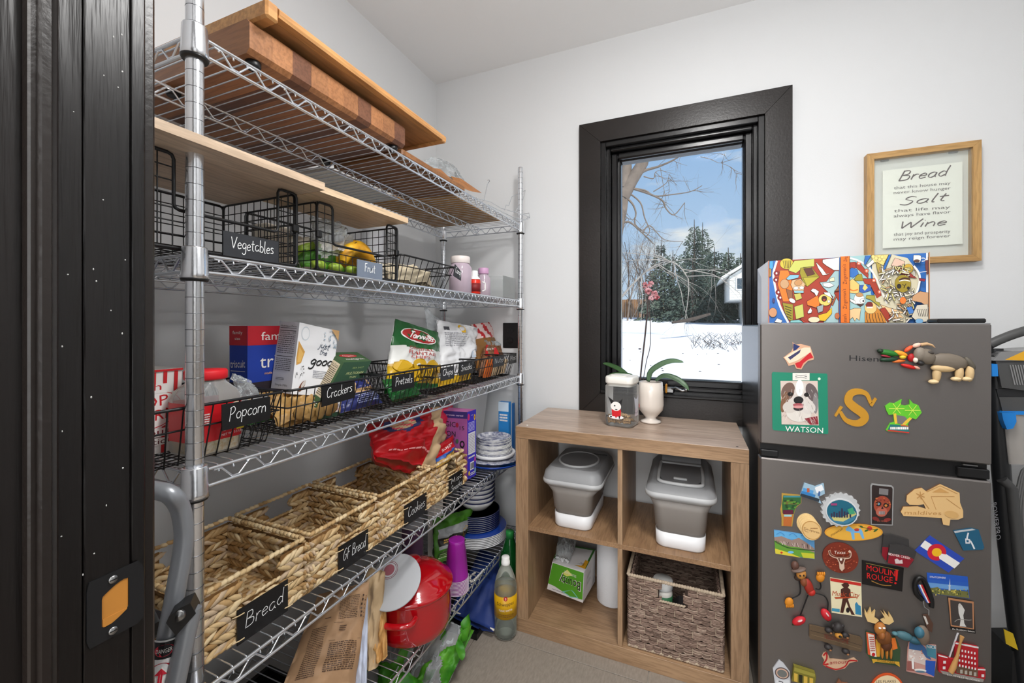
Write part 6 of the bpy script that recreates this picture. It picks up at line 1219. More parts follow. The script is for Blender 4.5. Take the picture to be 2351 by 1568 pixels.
# ---------------------------------------------------------------- jar of treats and orchid on top
zt0 = .7695
mat('treat', (196, 158, 112), .7, var=.3, vscale=60); mat('lid_cream', (236, 232, 224), .35)
jc = Vector((-.240, 1.640, zt0)); t = thing('treat_jar', 'square clear treat jar with a white lid and a painted dog on the cube shelf', 'jar', tuple(jc)); ang = math.radians(-10)
RM = Matrix.Translation(jc) @ Matrix.Rotation(ang, 4, 'Z')
def sq(hw, z, r=.2): return [RM @ p for p in rrect(0, 0, hw, hw, z, hw*r*2, 5)]
MB('clear_acrylic').loft([sq(.047, .001), sq(.052, .006), sq(.0535, .03), sq(.0535, .150), sq(.047, .158)]).build('body', t)
MB('lid_cream').loft([sq(.0475, .150), sq(.0485, .152), sq(.0485, .160), sq(.052, .161), sq(.053, .165), sq(.053, .182), sq(.050, .187)]).build('lid', t).name = 'lid'
b = MB('lid_cream'); b.loft([[RM @ p for p in rrect(-.008, 0, .030, .034, z, .01)] for z in (.187, .190)]); b.build('lid_button', t)
rr = grain(12)
for i in range(22):
    c = RM @ Vector((rr.uniform(-.034, .034), rr.uniform(-.034, .034), .014+.010*(i % 3))); M = Matrix.Rotation(rr.uniform(0, 6), 3, 'Z') @ Matrix.Rotation(rr.uniform(-.6, .6), 3, 'X'); b = MB('treat')
    b.tube([c+M @ Vector((-.010, 0, 0)), c+M @ Vector((.010, 0, 0))], .0042, 6)
    for sx in (-1, 1):
        for sy in (-1, 1): b.ell(c+M @ Vector((.010*sx, .004*sy, 0)), .0048, 6, rows=4)
    tag(b.build('dog_treat'), 'tan bone shaped dog treat inside the square clear jar', 'treat', 'dog treats in the jar')
def jf(side):
    if side == 0: return lambda x, y, h=0: RM @ Vector((x, -.0535-h, y))
    return lambda x, y, h=0: RM @ Vector((.0535+h, x, y))
pic = Pic(jf(0), .0005, .0002)
pic.oval(-.005, .038, .028, .008, (236, 236, 238)).poly([(-.022, .062), (-.02, .04), (.012, .04), (.014, .062), (.008, .075), (-.018, .075)], (204, 30, 40)).oval(-.006, .078, .020, .017, (240, 238, 234)).poly([(-.024, .085), (-.036, .112), (-.012, .096)], BLK).poly([(.006, .096), (.020, .108), (.014, .082)], BLK).oval(-.010, .080, .003, .003, BLK).oval(-.004, .066, .005, .002, BLK)
pic.rect(-.008, .036, -.002, .044, (204, 30, 40)).rect(.006, .034, .010, .044, BLK).oval(-.024, .038, .0035, .0035, BLK); pic.text('M', (-.042, .034), (-.034, .034), (0, .01), flat(BLK)); pic.build('painting', t)
pic = Pic(jf(1), .0005, .0002); pic.poly([(-.02, .086), (-.026, .114), (-.008, .104), (.01, .104), (.024, .116), (.022, .086), (.016, .066), (-.014, .066)], (196, 200, 212)).poly([(-.016, .066), (.018, .066), (.02, .04), (-.02, .04)], (206, 196, 206)).line([(-.028, .058), (0, .05), (.025, .056)], .0015, flat(BLK), 3).oval(.036, .072, .004, .008, (206, 30, 50)).text('x', (.03, .036), (.038, .036), (0, .010), flat((110, 100, 130))); pic.build('painting', t)
# orchid
mat('pot_cream', (220, 210, 200), .25, coat=.4); mat('orchid_leaf', (94, 122, 92), .4, var=.2, vscale=10); mat('leaf_dark', (52, 84, 44), .45); mat('stem_brown', (66, 54, 52), .5); mat('petal', (214, 170, 176), .5, vscale=60, col2=(140, 50, 60)); mat('moss', (120, 96, 66), .9, var=.4)
ocx, ocy = -.143, 1.725; T = Matrix.Translation((ocx, ocy, zt0)); t = thing('potted_orchid', 'orchid with one tall stem and wilted pink flowers in a cream footed pot', 'plant', (ocx, ocy, zt0))
MB('pot_cream').lathe([(.036, .0005), (.039, .003), (.036, .008), (.021, .014), (.020, .020), (.032, .034), (.045, .050), (.049, .070), (.0475, .11), (.044, .158), (.041, .158), (.0435, .11), (.043, .08), (0, .075)], 40, M=T).build('pot', t)
MB('moss').lathe([(.0425, .138), (.03, .145), (0, .148)], 20, M=T).build('moss', t)
def leaf(pts, ws, key='orchid_leaf', fold=.3):
    P = smooth(pts, 4); n = len(P); rows = []
    for i, p in enumerate(P):
        f = i/(n-1); w = ws*math.sin(PI*min(1, f*.93+.07))**.6; d = (P[min(i+1, n-1)]-P[max(i-1, 0)]).normalized(); sd = d.cross(Vector((0, -.75, .65))).normalized(); up = sd.cross(d)
        rows.append([p+sd*w*q+up*(fold*w*abs(q)+.0006*s) for q, s in ((-1, 0), (-.5, 1), (0, 1), (.5, 1), (1, 0), (.5, -1), (0, -1), (-.5, -1))])
    b = MB(key); b.loft(rows); b.build('leaf', t)
def oy(u, v, Y): return on(u, v, Y=Y)
leaf([oy(1488, 876, 1.72), oy(1495, 853, 1.71), oy(1520, 836, 1.69), oy(1545, 829, 1.67), oy(1570, 832, 1.66)], .014, fold=.2)
leaf([oy(1505, 874, 1.73), oy(1525, 863, 1.73), oy(1552, 870, 1.73), oy(1572, 884, 1.72), oy(1581, 896, 1.72)], .012, 'orchid_leaf')
leaf([oy(1450, 870, 1.74), oy(1425, 850, 1.76), oy(1400, 838, 1.79), oy(1384, 834, 1.80)], .011, 'leaf_dark')
leaf([oy(1465, 872, 1.72), oy(1440, 862, 1.71), oy(1405, 862, 1.70), oy(1395, 872, 1.70)], .012, 'leaf_dark')
b = MB('stem_brown'); b.tube(smooth([oy(1470, 872, 1.725), oy(1473, 840, 1.725), oy(1481, 770, 1.725), oy(1487, 705, 1.725), oy(1488, 672, 1.725)], 4), [.0032]*13+[.0026]*4, 7); b.ell(oy(1469, 801, 1.724), (.006, .003, .003), 8); b.build('stem', t)
b = MB('stem_brown'); b.tube(smooth([oy(1477, 872, 1.72), oy(1484, 830, 1.72), oy(1493, 790, 1.72), oy(1492, 720, 1.72), oy(1491, 690, 1.72)], 4), .0014, 6); b.build('support_wire', t)
rr = grain(31)
for (u, v, s) in ((1482, 655, .014), (1494, 652, .013), (1488, 668, .015), (1502, 674, .014), (1508, 682, .012), (1495, 684, .012)):
    b = MB('petal'); c = oy(u, v, 1.722)
    for k in range(5):
        a = k*2*PI/5+rr.uniform(-.4, .4); d = Vector((math.cos(a), rr.uniform(-.5, .5), math.sin(a))).normalized(); sd = d.cross(Vector((0, 1, 0))).normalized(); b.loft([[c+d*s*f+sd*s*w*q+Vector((0, -.004*math.sin(f*3+q), 0)) for q in (-1, -.3, .3, 1)] for f, w in ((.05, .12), (.4, .42), (.8, .38), (1, .08))], cap=(False, False), closed=False)
    b.ell(c, (.003, .003, .003), 6, m='stem_brown'); b.build('flower', t)
# ================================================================= PICTURE FRAME
wood('frame_oak', (196, 156, 100), (172, 132, 80), 'Z', 5, .45); wood('frame_oak_x', (196, 156, 100), (172, 132, 80), 'X', 5, .45)
f0, f1 = on(1991, 480, Y=1.838).x, on(2254, 480, Y=1.838).x; g1, g0 = on(2254, 320, Y=1.838).z, on(2254, 598, Y=1.838).z
t = thing('picture_frame', 'oak framed print about bread, salt and wine hanging on the wall above the fridge', 'picture', ((f0+f1)/2, 1.85, (g0+g1)/2)); fw = .020
for P in ([(f0, g1), (f1, g1), (f1-fw, g1-fw), (f0+fw, g1-fw)], [(f0, g0), (f1, g0), (f1-fw, g0+fw), (f0+fw, g0+fw)], [(f0, g0), (f0, g1), (f0+fw, g1-fw), (f0+fw, g0+fw)], [(f1, g0), (f1, g1), (f1-fw, g1-fw), (f1-fw, g0+fw)]):
    b = MB('frame_oak_x' if abs(P[0][1]-P[1][1]) < 1e-6 else 'frame_oak'); b.loft([[(p[0], 1.8695, p[1]) for p in P], [(p[0], 1.8385, p[1]) for p in P], [(p[0]*.995+.005*sum(q[0] for q in P)/4, 1.838, p[1]) for p in P]], smooth=False); b.build('rail', t)
mat('mat_white', (226, 224, 216), .8); mat('card_cream', (244, 240, 228), .7)
MB('mat_white').box(f0+.01, f1-.01, 1.866, 1.8690, g0+.01, g1-.01).build('backing', t)
q0, q1, q2, q3 = on(2026.5, 570, Y=1.856), on(2210, 560, Y=1.856), on(2213, 371, Y=1.856), on(2027, 392, Y=1.856)
z0, z1 = (q0.z+q1.z)/2, (q2.z+q3.z)/2; MB('card_cream').box(q0.x, q1.x, 1.856, 1.8575, z0, z1).build('card', t)
b = MB('card_cream'); b.box(q0.x+.03, q1.x-.03, 1.8576, 1.8658, z0+.03, z1-.03); b.build('spacer', t)
b = MB('screw_steel'); [b.box(x, x+.022, 1.858, 1.864, g1-fw-.006, g1-fw-.001) for x in (f0+.045, f1-.07)]; b.build('clips', t)['kind'] = 'stuff'
film('frame_glass', (240, 244, 244), .95, .02); MB('frame_glass').box(f0+fw-.003, f1-fw+.003, 1.8465, 1.8485, g0+fw-.003, g1-fw+.003).build('pane', t)
def zf(x, y, h=0): return on(1720+x/3.409, 300+y/3.409, Y=1.856)+Vector((0, -h, 0))
pic = Pic(zf, .0004, .00008); INK = (74, 50, 44)
for w, p0, p1, u in (('Bread', (1160, 395), (1545, 352), (12, -40)), ('Salt', (1165, 588), (1545, 545), (10, -33)), ('Wine', (1160, 768), (1540, 738), (10, -34))): pic.hand(w, p0, p1, u, 5.5, flat(INK), slant=.15, jit=0, calli=1.0)
for w, p0, p1 in (('that this house may', (1132, 460), (1575, 420)), ('never know hunger', (1130, 497), (1575, 460)), ('that life may', (1132, 640), (1572, 608)), ('always have flavor', (1130, 680), (1575, 645)), ('that joy and prosperity', (1130, 824), (1573, 798)), ('may reign forever', (1130, 862), (1573, 832))): pic.text(w, p0, p1, (0, -24), flat((96, 84, 80)))
pic.build('print', t)
# ================================================================= BOX ON THE FRIDGE
t = thing('gift_box', 'mailer box covered in colourful cartoon food drawings, on top of the fridge', 'box', (.40, 1.55, 1.155)); BY = 1.475
bl, br, tl, tr = on(1764, 741, Y=BY), on(2130, 741, Y=BY), on(1764, 599, Y=BY), on(2130, 581, Y=BY); zb = 1.1553; DB = .20
b = MB(flat((236, 238, 242))); x0, x1, z1 = bl.x, br.x, (tl.z+tr.z)/2
b.loft([[(x0, y, zb), (x1, y, zb), (x1, y, z1), (x0, y, z1)] for y in (BY, BY+DB)], smooth=False); b.build('carton', t)
b = MB(flat((236, 238, 242))); b.add([(x0-.0005, BY, zb), (x0-.0005, BY, z1), (x0-.003, BY+DB, z1), (x0-.003, BY+DB, zb), (x0-.010, BY+.06, zb), (x0-.010, BY+.06, z1-.045)], [(0, 1, 5, 4), (4, 5, 2, 3), (1, 2, 5)]); b.build('side_flap', t)
ZX = 5.734
def zb_(x, y, h=0): return on(1740+x/ZX, 570+y/ZX, Y=BY)+Vector((0, -h, 0))
pic = Pic(zb_, .0003, .00003)
OUT = (40, 30, 28)
def S(P, c, w=5): pic.poly(P, c); pic.line(P+[P[0]], w, OUT)
def O(x, y, a, b, c, r=0, w=5):
    pic.oval(x, y, a+w*.7, b+w*.7, OUT, r); pic.oval(x, y, a, b, c, r)
BLU, RD, ORG, OLV, LIM, LBL, CRM, YEL, SKN, WH2 = (48, 104, 176), (160, 58, 40), (224, 118, 40), (150, 138, 40), (190, 192, 96), (160, 190, 192), (226, 212, 178), (222, 178, 40), (230, 190, 140), (228, 224, 218)
pic.poly([(138, 168), (2214, 62), (2214, 982), (138, 982)], BLU); pic.rect(138, 165, 150, 982, (206, 110, 60))
pic.poly([(250, 160), (1070, 125), (1070, 980), (420, 980), (300, 760), (215, 500), (205, 300)], RD)
pic.line([(250, 165), (205, 330), (222, 480), (270, 700), (330, 850), (400, 980)], 26, WH2, 4)
for x, y in ((245, 330), (240, 415), (270, 580), (295, 650)): O(x, y, 36, 32, (130, 30, 36)); pic.oval(x, y, 12, 14, WH2)
S([(290, 290), (400, 290), (470, 500), (410, 700), (330, 700), (260, 480)], ORG); O(380, 205, 88, 70, (196, 176, 60)); [pic.line([(330+i*26, 160), (345+i*20, 230), (355+i*16, 265)], 7, OUT) for i in range(5)]
S([(480, 165), (740, 140), (740, 240), (600, 250), (500, 330), (400, 290)], LIM); S([(150, 170), (200, 168), (200, 260), (150, 300)], (70, 150, 200))
S([(560, 260), (700, 240), (810, 380), (640, 500), (600, 470), (550, 330)], OLV); S([(600, 270), (705, 255), (750, 340), (650, 370)], (90, 50, 40)); S([(590, 385), (810, 375), (650, 505)], (176, 164, 56))
S([(760, 180), (850, 270), (900, 340), (950, 325), (900, 350), (850, 355), (790, 260)], WH2); S([(850, 150), (1070, 120), (1070, 290), (1000, 290), (900, 230), (850, 190)], WH2)
S([(810, 450), (900, 440), (1010, 300), (1065, 300), (1065, 480), (1000, 590), (1060, 700), (1060, 980), (860, 980), (960, 760), (990, 640), (860, 520)], LBL)
O(350, 470, 56, 60, (190, 150, 110)); S([(370, 400), (420, 350), (540, 350), (530, 390), (400, 420)], (130, 180, 200)); S([(450, 420), (560, 400), (620, 470), (600, 560), (470, 560), (430, 480)], (206, 170, 130)); O(530, 455, 50, 38, (190, 140, 90), -.2); O(500, 525, 30, 20, WH2); O(575, 520, 28, 20, WH2); S([(470, 560), (600, 560), (600, 590), (480, 590)], (140, 190, 200)); S([(370, 540), (450, 560), (460, 690), (400, 660)], (140, 90, 60)); S([(470, 600), (560, 590), (580, 660), (500, 690)], (190, 180, 90)); O(450, 690, 44, 26, WH2, .5)
S([(320, 715), (460, 740), (460, 960), (400, 940), (350, 840)], OLV); [pic.line([(350+i*8, 760+i*34), (440, 790+i*34)], 9, OUT) for i in range(5)]; S([(475, 770), (590, 735), (605, 900), (500, 935)], LIM); S([(430, 950), (540, 940), (600, 980), (420, 980)], (130, 190, 190)); S([(550, 920), (620, 960), (600, 982)], (190, 70, 50))
S([(690, 560), (720, 530), (760, 540), (800, 570), (790, 600), (770, 640), (740, 590)], WH2); S([(640, 700), (780, 620), (820, 700), (790, 790), (650, 750)], ORG); O(880, 680, 84, 74, (220, 196, 100), .3); S([(860, 580), (940, 580), (990, 680), (960, 650), (880, 610)], WH2); O(870, 665, 34, 36, (70, 40, 34)); pic.oval(870, 680, 18, 12, (170, 60, 50)); O(930, 700, 16, 18, WH2); S([(770, 770), (860, 740), (850, 830), (790, 850)], (150, 160, 160))
S([(850, 460), (940, 450), (1000, 490), (930, 520), (860, 500)], WH2); S([(940, 400), (1000, 380), (1005, 430), (940, 440)], CRM); S([(650, 840), (690, 780), (710, 820), (700, 850), (660, 860)], WH2); S([(790, 880), (900, 850), (970, 780), (970, 860), (880, 960), (800, 950)], YEL); O(735, 940, 74, 36, CRM); S([(960, 740), (1020, 610), (1030, 640), (980, 760)], (160, 90, 60)); O(1040, 890, 30, 40, (190, 110, 70)); S([(1000, 570), (1062, 500), (1062, 560)], (140, 90, 60))
O(195, 845, 52, 60, (196, 140, 100)); S([(215, 970), (250, 920), (320, 950), (300, 985)], WH2); O(205, 688, 14, 28, (70, 60, 110)); S([(148, 265), (172, 275), (172, 370), (148, 380)], (170, 130, 60))
# right half
pic.poly([(1185, 110), (1480, 90), (1480, 600), (1700, 980), (1185, 980)], (150, 188, 190)); pic.poly([(1480, 92), (1730, 80), (1960, 130), (2100, 320), (2110, 420), (2060, 640), (1960, 980), (1560, 980)], (206, 198, 170))
S([(1190, 190), (1280, 180), (1290, 260), (1200, 270)], RD); S([(1285, 190), (1350, 210), (1450, 340), (1445, 400), (1290, 260)], RD); S([(1370, 400), (1530, 400), (1620, 620), (1560, 660), (1470, 480), (1400, 470)], RD); S([(1190, 290), (1230, 255), (1300, 280), (1320, 340), (1250, 390), (1190, 370)], (54, 110, 180)); S([(1300, 350), (1360, 340), (1380, 430), (1280, 430), (1260, 410)], OLV); S([(1190, 440), (1240, 400), (1330, 480), (1320, 600), (1200, 590)], (226, 188, 110)); pic.line([(1200, 540), (1250, 560), (1310, 545)], 16, ORG, 3); S([(1330, 490), (1470, 480), (1480, 560), (1380, 590), (1330, 570)], (50, 90, 170)); pic.poly([(1370, 530), (1400, 470), (1440, 520), (1400, 560)], (230, 200, 110))
for x, y in ((1322, 200), (1424, 300), (1520, 425), (1592, 575)): O(x, y, 26, 26, (214, 110, 80)); pic.oval(x, y, 9, 9, WH2)
pic.line([(1190, 130), (1300, 160), (1440, 240), (1540, 380), (1600, 520), (1690, 730)], 24, WH2, 4)
O(1325, 670, 66, 80, WH2); O(1330, 615, 46, 26, (190, 140, 90)); O(1370, 695, 34, 30, WH2); pic.oval(1380, 695, 12, 14, OUT); S([(1200, 660), (1270, 690), (1280, 740), (1210, 700)], WH2); S([(1290, 730), (1390, 740), (1340, 770)], (70, 50, 40)); S([(1420, 620), (1530, 620), (1540, 700), (1600, 720), (1590, 770), (1480, 680), (1410, 660)], (160, 150, 60))
S([(1180, 820), (1260, 790), (1350, 790), (1340, 850), (1330, 950), (1290, 920), (1270, 960), (1240, 910), (1200, 940), (1160, 930), (1170, 880)], SKN); S([(1600, 740), (1710, 780), (1850, 820), (1920, 850), (1850, 860), (1910, 920), (1840, 910), (1850, 960), (1790, 920), (1770, 950), (1720, 900), (1660, 840)], SKN)
S([(1400, 840), (1560, 780), (1650, 880), (1680, 980), (1400, 980)], (200, 130, 50)); [pic.line([(1430+i*34, 850), (1420+i*40, 910), (1440+i*40, 975)], 7, OUT, 3) for i in range(6)]; O(1475, 785, 78, 76, (226, 190, 120)); O(1458, 748, 44, 40, (120, 40, 36)); pic.rect(1425, 770, 1500, 790, WH2); S([(1590, 800), (1660, 780), (1760, 920), (1700, 975), (1650, 900)], RD)
S([(1480, 95), (1710, 85), (1640, 230), (1560, 190), (1490, 150)], (226, 200, 120)); rr = grain(6)
for i in range(14): O(1500+rr.uniform(0, 160), 110+rr.uniform(0, 70), 22, 20, (232, 208, 130), w=3)
S([(1710, 90), (1745, 85), (1650, 310), (1640, 250)], BLU); S([(1400, 105), (1478, 100), (1400, 230), (1385, 200)], BLU); S([(1410, 230), (1500, 150), (1520, 190), (1440, 260)], WH2); S([(1540, 190), (1600, 210), (1630, 300), (1610, 360), (1570, 340)], (170, 150, 70)); S([(1740, 230), (1790, 130), (1850, 150), (1920, 180), (1910, 250), (1860, 230), (1800, 250)], (214, 180, 160)); S([(1780, 260), (1850, 250), (1990, 330), (2080, 400), (1960, 380), (1860, 340)], (150, 50, 44)); O(1965, 270, 60, 58, (196, 160, 60))
for i in range(170):
    x = rr.uniform(1500, 2050); y = rr.uniform(260, 960)
    if 1770 < x < 1990 and 370 < y < 580 or x < 1560+(y-260)*.25 or x > 2090-(y-300)*.12 and y > 300: continue
    a = rr.uniform(0, 3.1); L = rr.uniform(20, 55); d = (math.cos(a)*L, math.sin(a)*L); pic.line([(x-d[0], y-d[1]), (x+d[0], y+d[1])], 24, OUT); pic.line([(x-d[0]*.9, y-d[1]*.9), (x+d[0]*.9, y+d[1]*.9)], 15, rr.choice((WH2, CRM, (206, 196, 130), (190, 150, 110), WH2)))
O(1880, 470, 104, 112, (150, 130, 40)); pic.line([(1830, 425), (1900, 400), (1975, 415)], 22, (70, 40, 30), 3); pic.line([(1830, 440), (1900, 425), (1975, 440)], 12, WH2, 3); O(1830, 505, 26, 28, (40, 34, 30)); O(1950, 530, 16, 18, (40, 34, 30)); pic.line([(1870, 480), (1900, 500), (1890, 530), (1920, 470)], 8, OUT, 3)
pic.line([(2020, 240), (2080, 320), (2100, 400), (2080, 520), (2040, 640)], 26, WH2, 4); S([(1880, 640), (1925, 670), (1900, 730), (1850, 700)], (224, 110, 50)); O(1880, 690, 40, 44, (226, 120, 50)); S([(2090, 100), (2018, 100), (2012, 170), (2040, 200), (2100, 195), (2115, 160), (2115, 110)], WH2); O(2060, 175, 36, 16, (90, 60, 50)); pic.line([(2118, 140), (2160, 140), (2170, 170), (2125, 180)], 10, WH2, 3); S([(2090, 400), (2175, 410), (2160, 445), (2090, 430)], (140, 40, 60)); S([(2170, 170), (2214, 160), (2214, 340), (2190, 360), (2170, 260)], (110, 60, 60)); pic.line([(2100, 325), (2190, 310)], 8, WH2)
S([(2100, 570), (2214, 590), (2214, 780), (2120, 720), (1990, 690), (2010, 630)], (196, 150, 110)); S([(1920, 780), (1990, 770), (2030, 850), (1960, 870)], (70, 120, 190)); S([(2060, 750), (2200, 740), (2214, 960), (2080, 980), (1990, 900)], (206, 198, 180)); [pic.line([(2060+i*25, 800), (2090+i*22, 900)], 7, OUT) for i in range(6)]; O(2090, 960, 50, 30, (120, 170, 210))
pic.poly([(1065, 118), (1185, 112), (1185, 982), (1065, 982)], (224, 112, 34)); pic.line([(1066, 118), (1066, 982)], 6, OUT); pic.line([(1185, 112), (1185, 982)], 6, OUT)
for y in (480, 800): pic.text("Zingerman's", (1148, y), (1136, y-260), (-52, 0), flat((60, 40, 20)))
pic.text("Zing", (1150, 185), (1150, 118), (-46, 0), flat((60, 40, 20))); pic.text("man's", (1148, 970), (1142, 870), (-50, 0), flat((60, 40, 20)))
pic.rect(2214, 60, 2228, 982, (190, 140, 100)); pic.rect(2206, 70, 2214, 982, OUT)
pic.build('print', t)
# ================================================================= MAGNETS
MY = FY
def zone(x0, y0, s): return lambda x, y, h=0: on(x0+x/s, y0+y/s, Y=MY)+Vector((0, -h, 0))
ZA, ZB, ZC_ = zone(1720, 740, 3.726), zone(1740, 1080, 4.2745), zone(1740, 1280, 4.2745)
def magnet(label, z, outline, col, th=.003, rough=.45, side=None):
    p = Pic(z, th); p.poly(outline, flat(col, rough), thick=th-.0004, h=th, side=flat(side) if side else None); t = tag(p.mb.build('fridge_magnet'), label, 'magnet', 'souvenir magnets on the fridge'); return t, Pic(z, th+.0002, .00006)
def blob(b, z, x, y, a, c, d, h, rot=0, col=None, n=12, rows=8):
    co, si = math.cos(rot), math.sin(rot); vs = []
    for i in range(rows+1):
        th = PI*i/rows
        for k in range(n):
            f = 2*PI*k/n; px_ = a*math.sin(th)*math.cos(f); py_ = c*math.sin(th)*math.sin(f); vs.append(z(x+px_*co-py_*si, y+px_*si+py_*co, h+d*math.cos(th)))
    b.add(vs, [(i*n+k, i*n+(k+1) % n, (i+1)*n+(k+1) % n, (i+1)*n+k) for i in range(rows) for k in range(n)], flat(col) if not isinstance(col, str) else col, True)
def ov(x, y, a, b, rot=0, n=28): c, d = math.cos(rot), math.sin(rot); return [(x+a*math.cos(t)*c-b*math.sin(t)*d, y+a*math.cos(t)*d+b*math.sin(t)*c) for t in [2*PI*i/n for i in range(n)]]
rr = grain(99)
# upper door
t, p = magnet('dog head shaped enamel magnet in navy, cream and red, upper left of the freezer door', ZA, [(368, 168), (398, 190), (440, 185), (520, 205), (536, 250), (552, 300), (548, 318), (500, 330), (470, 360), (445, 402), (400, 395), (385, 360), (335, 372), (315, 330), (292, 300), (360, 250), (375, 215)], (206, 160, 130), .003)
p.poly([(375, 180), (432, 205), (400, 235), (375, 245)], (30, 44, 96)).poly([(300, 300), (380, 245), (470, 215), (520, 215), (525, 255), (400, 330), (340, 350)], (226, 206, 180)).poly([(330, 300), (440, 230), (430, 260), (350, 320)], (50, 50, 90)).poly([(390, 350), (430, 335), (520, 255), (546, 300), (500, 318), (460, 350), (440, 392), (405, 385)], (190, 26, 36)); p.build('print', t)
t, p = magnet('green photo magnet of a shaggy white and brown dog with a name under it', ZA, [(200, 425), (660, 438), (668, 450), (675, 948), (665, 955), (210, 922), (198, 905), (193, 440)], (22, 126, 98), .002)
p.poly([(266, 500), (584, 500), (594, 880), (276, 870)], (206, 188, 178)); p.rect(370, 432, 515, 495, (222, 218, 210)).line([(395, 470), (490, 455)], 16, (60, 60, 60)).line([(395, 455), (490, 472)], 16, (60, 60, 60)).line([(395, 470), (490, 455)], 9, (222, 218, 210)).line([(395, 455), (490, 472)], 9, (222, 218, 210))
p.oval(425, 640, 135, 130, (206, 198, 192)).oval(330, 590, 55, 80, (110, 84, 74), .4).oval(535, 600, 48, 84, (96, 84, 84), -.4).oval(430, 560, 34, 70, (236, 232, 228)).oval(300, 680, 30, 90, (120, 84, 60), .2).oval(565, 690, 22, 90, (130, 124, 124)).oval(425, 770, 110, 80, (212, 206, 198)).oval(345, 725, 60, 50, (200, 192, 184)).oval(505, 730, 60, 54, (206, 200, 194)).oval(350, 612, 24, 18, (24, 18, 18)).oval(490, 618, 24, 18, (24, 18, 18)).oval(420, 664, 42, 32, (20, 18, 20)).oval(418, 705, 46, 16, (160, 80, 86)).oval(418, 735, 42, 20, (40, 34, 36)).oval(418, 722, 44, 12, (206, 140, 140)).poly([(470, 820), (580, 800), (590, 870), (520, 872)], (130, 30, 44)).poly([(276, 790), (360, 850), (340, 872), (276, 870)], (206, 190, 180))
for i in range(60):
    x, y = 425+rr.uniform(-140, 140), rr.uniform(560, 860); d = (x-425)*.25; p.line([(x, y), (x+d*.6+rr.uniform(-8, 8), y+rr.uniform(20, 46))], 2.2, rr.choice(((226, 220, 214), (206, 196, 190), (150, 136, 130), (236, 230, 226))), h=p.h+.00006)
p.oval(350, 612, 20, 15, (24, 18, 18)).oval(490, 618, 20, 15, (24, 18, 18)).oval(420, 660, 38, 28, (20, 18, 20)).text('WATSON', (305, 930), (628, 945), (2, -48), flat(WHT)).oval(596, 482, 12, 12, (206, 226, 206)); p.build('print', t)
SP = smooth([(x, y, 0) for x, y in ((1035, 690), (1000, 612), (930, 590), (865, 610), (845, 670), (890, 720), (960, 770), (985, 815), (950, 855), (890, 860), (820, 830), (775, 760))], 4)
ws = [20, 26, 34, 42, 52, 62, 72, 80, 84, 84, 80, 74, 66, 60, 54]; pa, pb_ = [], []
for i, q in enumerate(SP):
    d = (SP[min(i+1, len(SP)-1)]-SP[max(i-1, 0)]).normalized(); f = i/(len(SP)-1); w = 14+24*math.sin(PI*f)**1.3; pa.append((q.x-d.y*w, q.y+d.x*w)); pb_.append((q.x+d.y*w, q.y-d.x*w))
b = Pic(ZA, .004)
for i in range(len(SP)-1): b.poly([pa[i], pa[i+1], pb_[i+1], pb_[i]], (186, 134, 34), thick=.0036, h=.004)
b.poly([(1072, 640), (1090, 655), (1048, 720), (1025, 705)], (186, 134, 34), thick=.0036, h=.004).poly([(725, 795), (740, 808), (800, 722), (775, 712)], (186, 134, 34), thick=.0036, h=.004); tag(b.mb.build('fridge_magnet'), 'golden brown letter S magnet on the freezer door', 'magnet', 'souvenir magnets on the fridge')
t, p = magnet('green twin palm tree magnet at the lower middle of the freezer door', ZA, [(1165, 920), (1200, 860), (1235, 850), (1228, 785), (1190, 790), (1170, 755), (1158, 715), (1200, 685), (1240, 690), (1300, 655), (1290, 700), (1330, 710), (1368, 700), (1365, 655), (1395, 690), (1440, 705), (1470, 770), (1420, 828), (1385, 815), (1350, 870), (1362, 945), (1280, 938), (1180, 930)], (96, 190, 44), .004)
p.poly([(1228, 780), (1250, 775), (1275, 860), (1240, 865)], (226, 186, 60)).poly([(1365, 810), (1388, 818), (1330, 875), (1290, 872)], (226, 186, 60)).poly([(1200, 870), (1355, 880), (1362, 945), (1175, 925)], (30, 110, 110)).poly([(1290, 872), (1355, 880), (1355, 890), (1290, 884)], (196, 90, 50)).poly([(1180, 915), (1362, 935), (1362, 945), (1175, 926)], (190, 50, 40)).scribble(1200, 890, 1355, 915, 1, WHT, .8, 3).poly([(1252, 790), (1262, 860), (1300, 870), (1345, 822), (1320, 800)], (112, 108, 106))
for cx, cy in ((1255, 735), (1390, 750)):
    for a in range(6): p.line([(cx, cy), (cx+66*math.cos(a*1.05), cy+50*math.sin(a*1.05))], 5, (206, 226, 90))
p.build('print', t)
# 3D: long-jawed green creature bottle opener with chillies
t = thing('fridge_magnet', 'green and yellow crocodile jaw magnet with red chillies at its right end', 'magnet', tuple(ZA(1250, 290)), 'souvenir magnets on the fridge')
b = MB(); blob(b, ZA, 1180, 260, 95, 26, .007, .008, .17, (34, 110, 34)); blob(b, ZA, 1185, 315, 80, 22, .006, .007, -.05, (26, 60, 40)); blob(b, ZA, 1115, 245, 34, 20, .006, .008, .2, (20, 40, 24)); b.build('jaw', t)
b = MB(); blob(b, ZA, 1285, 265, 62, 22, .006, .008, .3, (232, 150, 40)); blob(b, ZA, 1270, 330, 60, 14, .005, .006, -.1, (216, 110, 40)); blob(b, ZA, 1155, 288, 44, 10, .004, .010, .2, (140, 30, 50)); blob(b, ZA, 1300, 295, 30, 18, .006, .009, 0, (220, 190, 50)); b.build('trim', t)
for x, y, a, c, r, k in ((1350, 225, 44, 18, -.6, (222, 84, 44)), (1350, 375, 70, 18, .25, (196, 30, 26)), (1375, 300, 34, 36, .2, (170, 20, 26)), (1420, 385, 30, 14, .4, (230, 170, 150)), (1420, 195, 40, 20, -.3, (232, 190, 170))): b = MB(); blob(b, ZA, x, y, a, c, .006, .008, r, k); b.build('chilli', t)
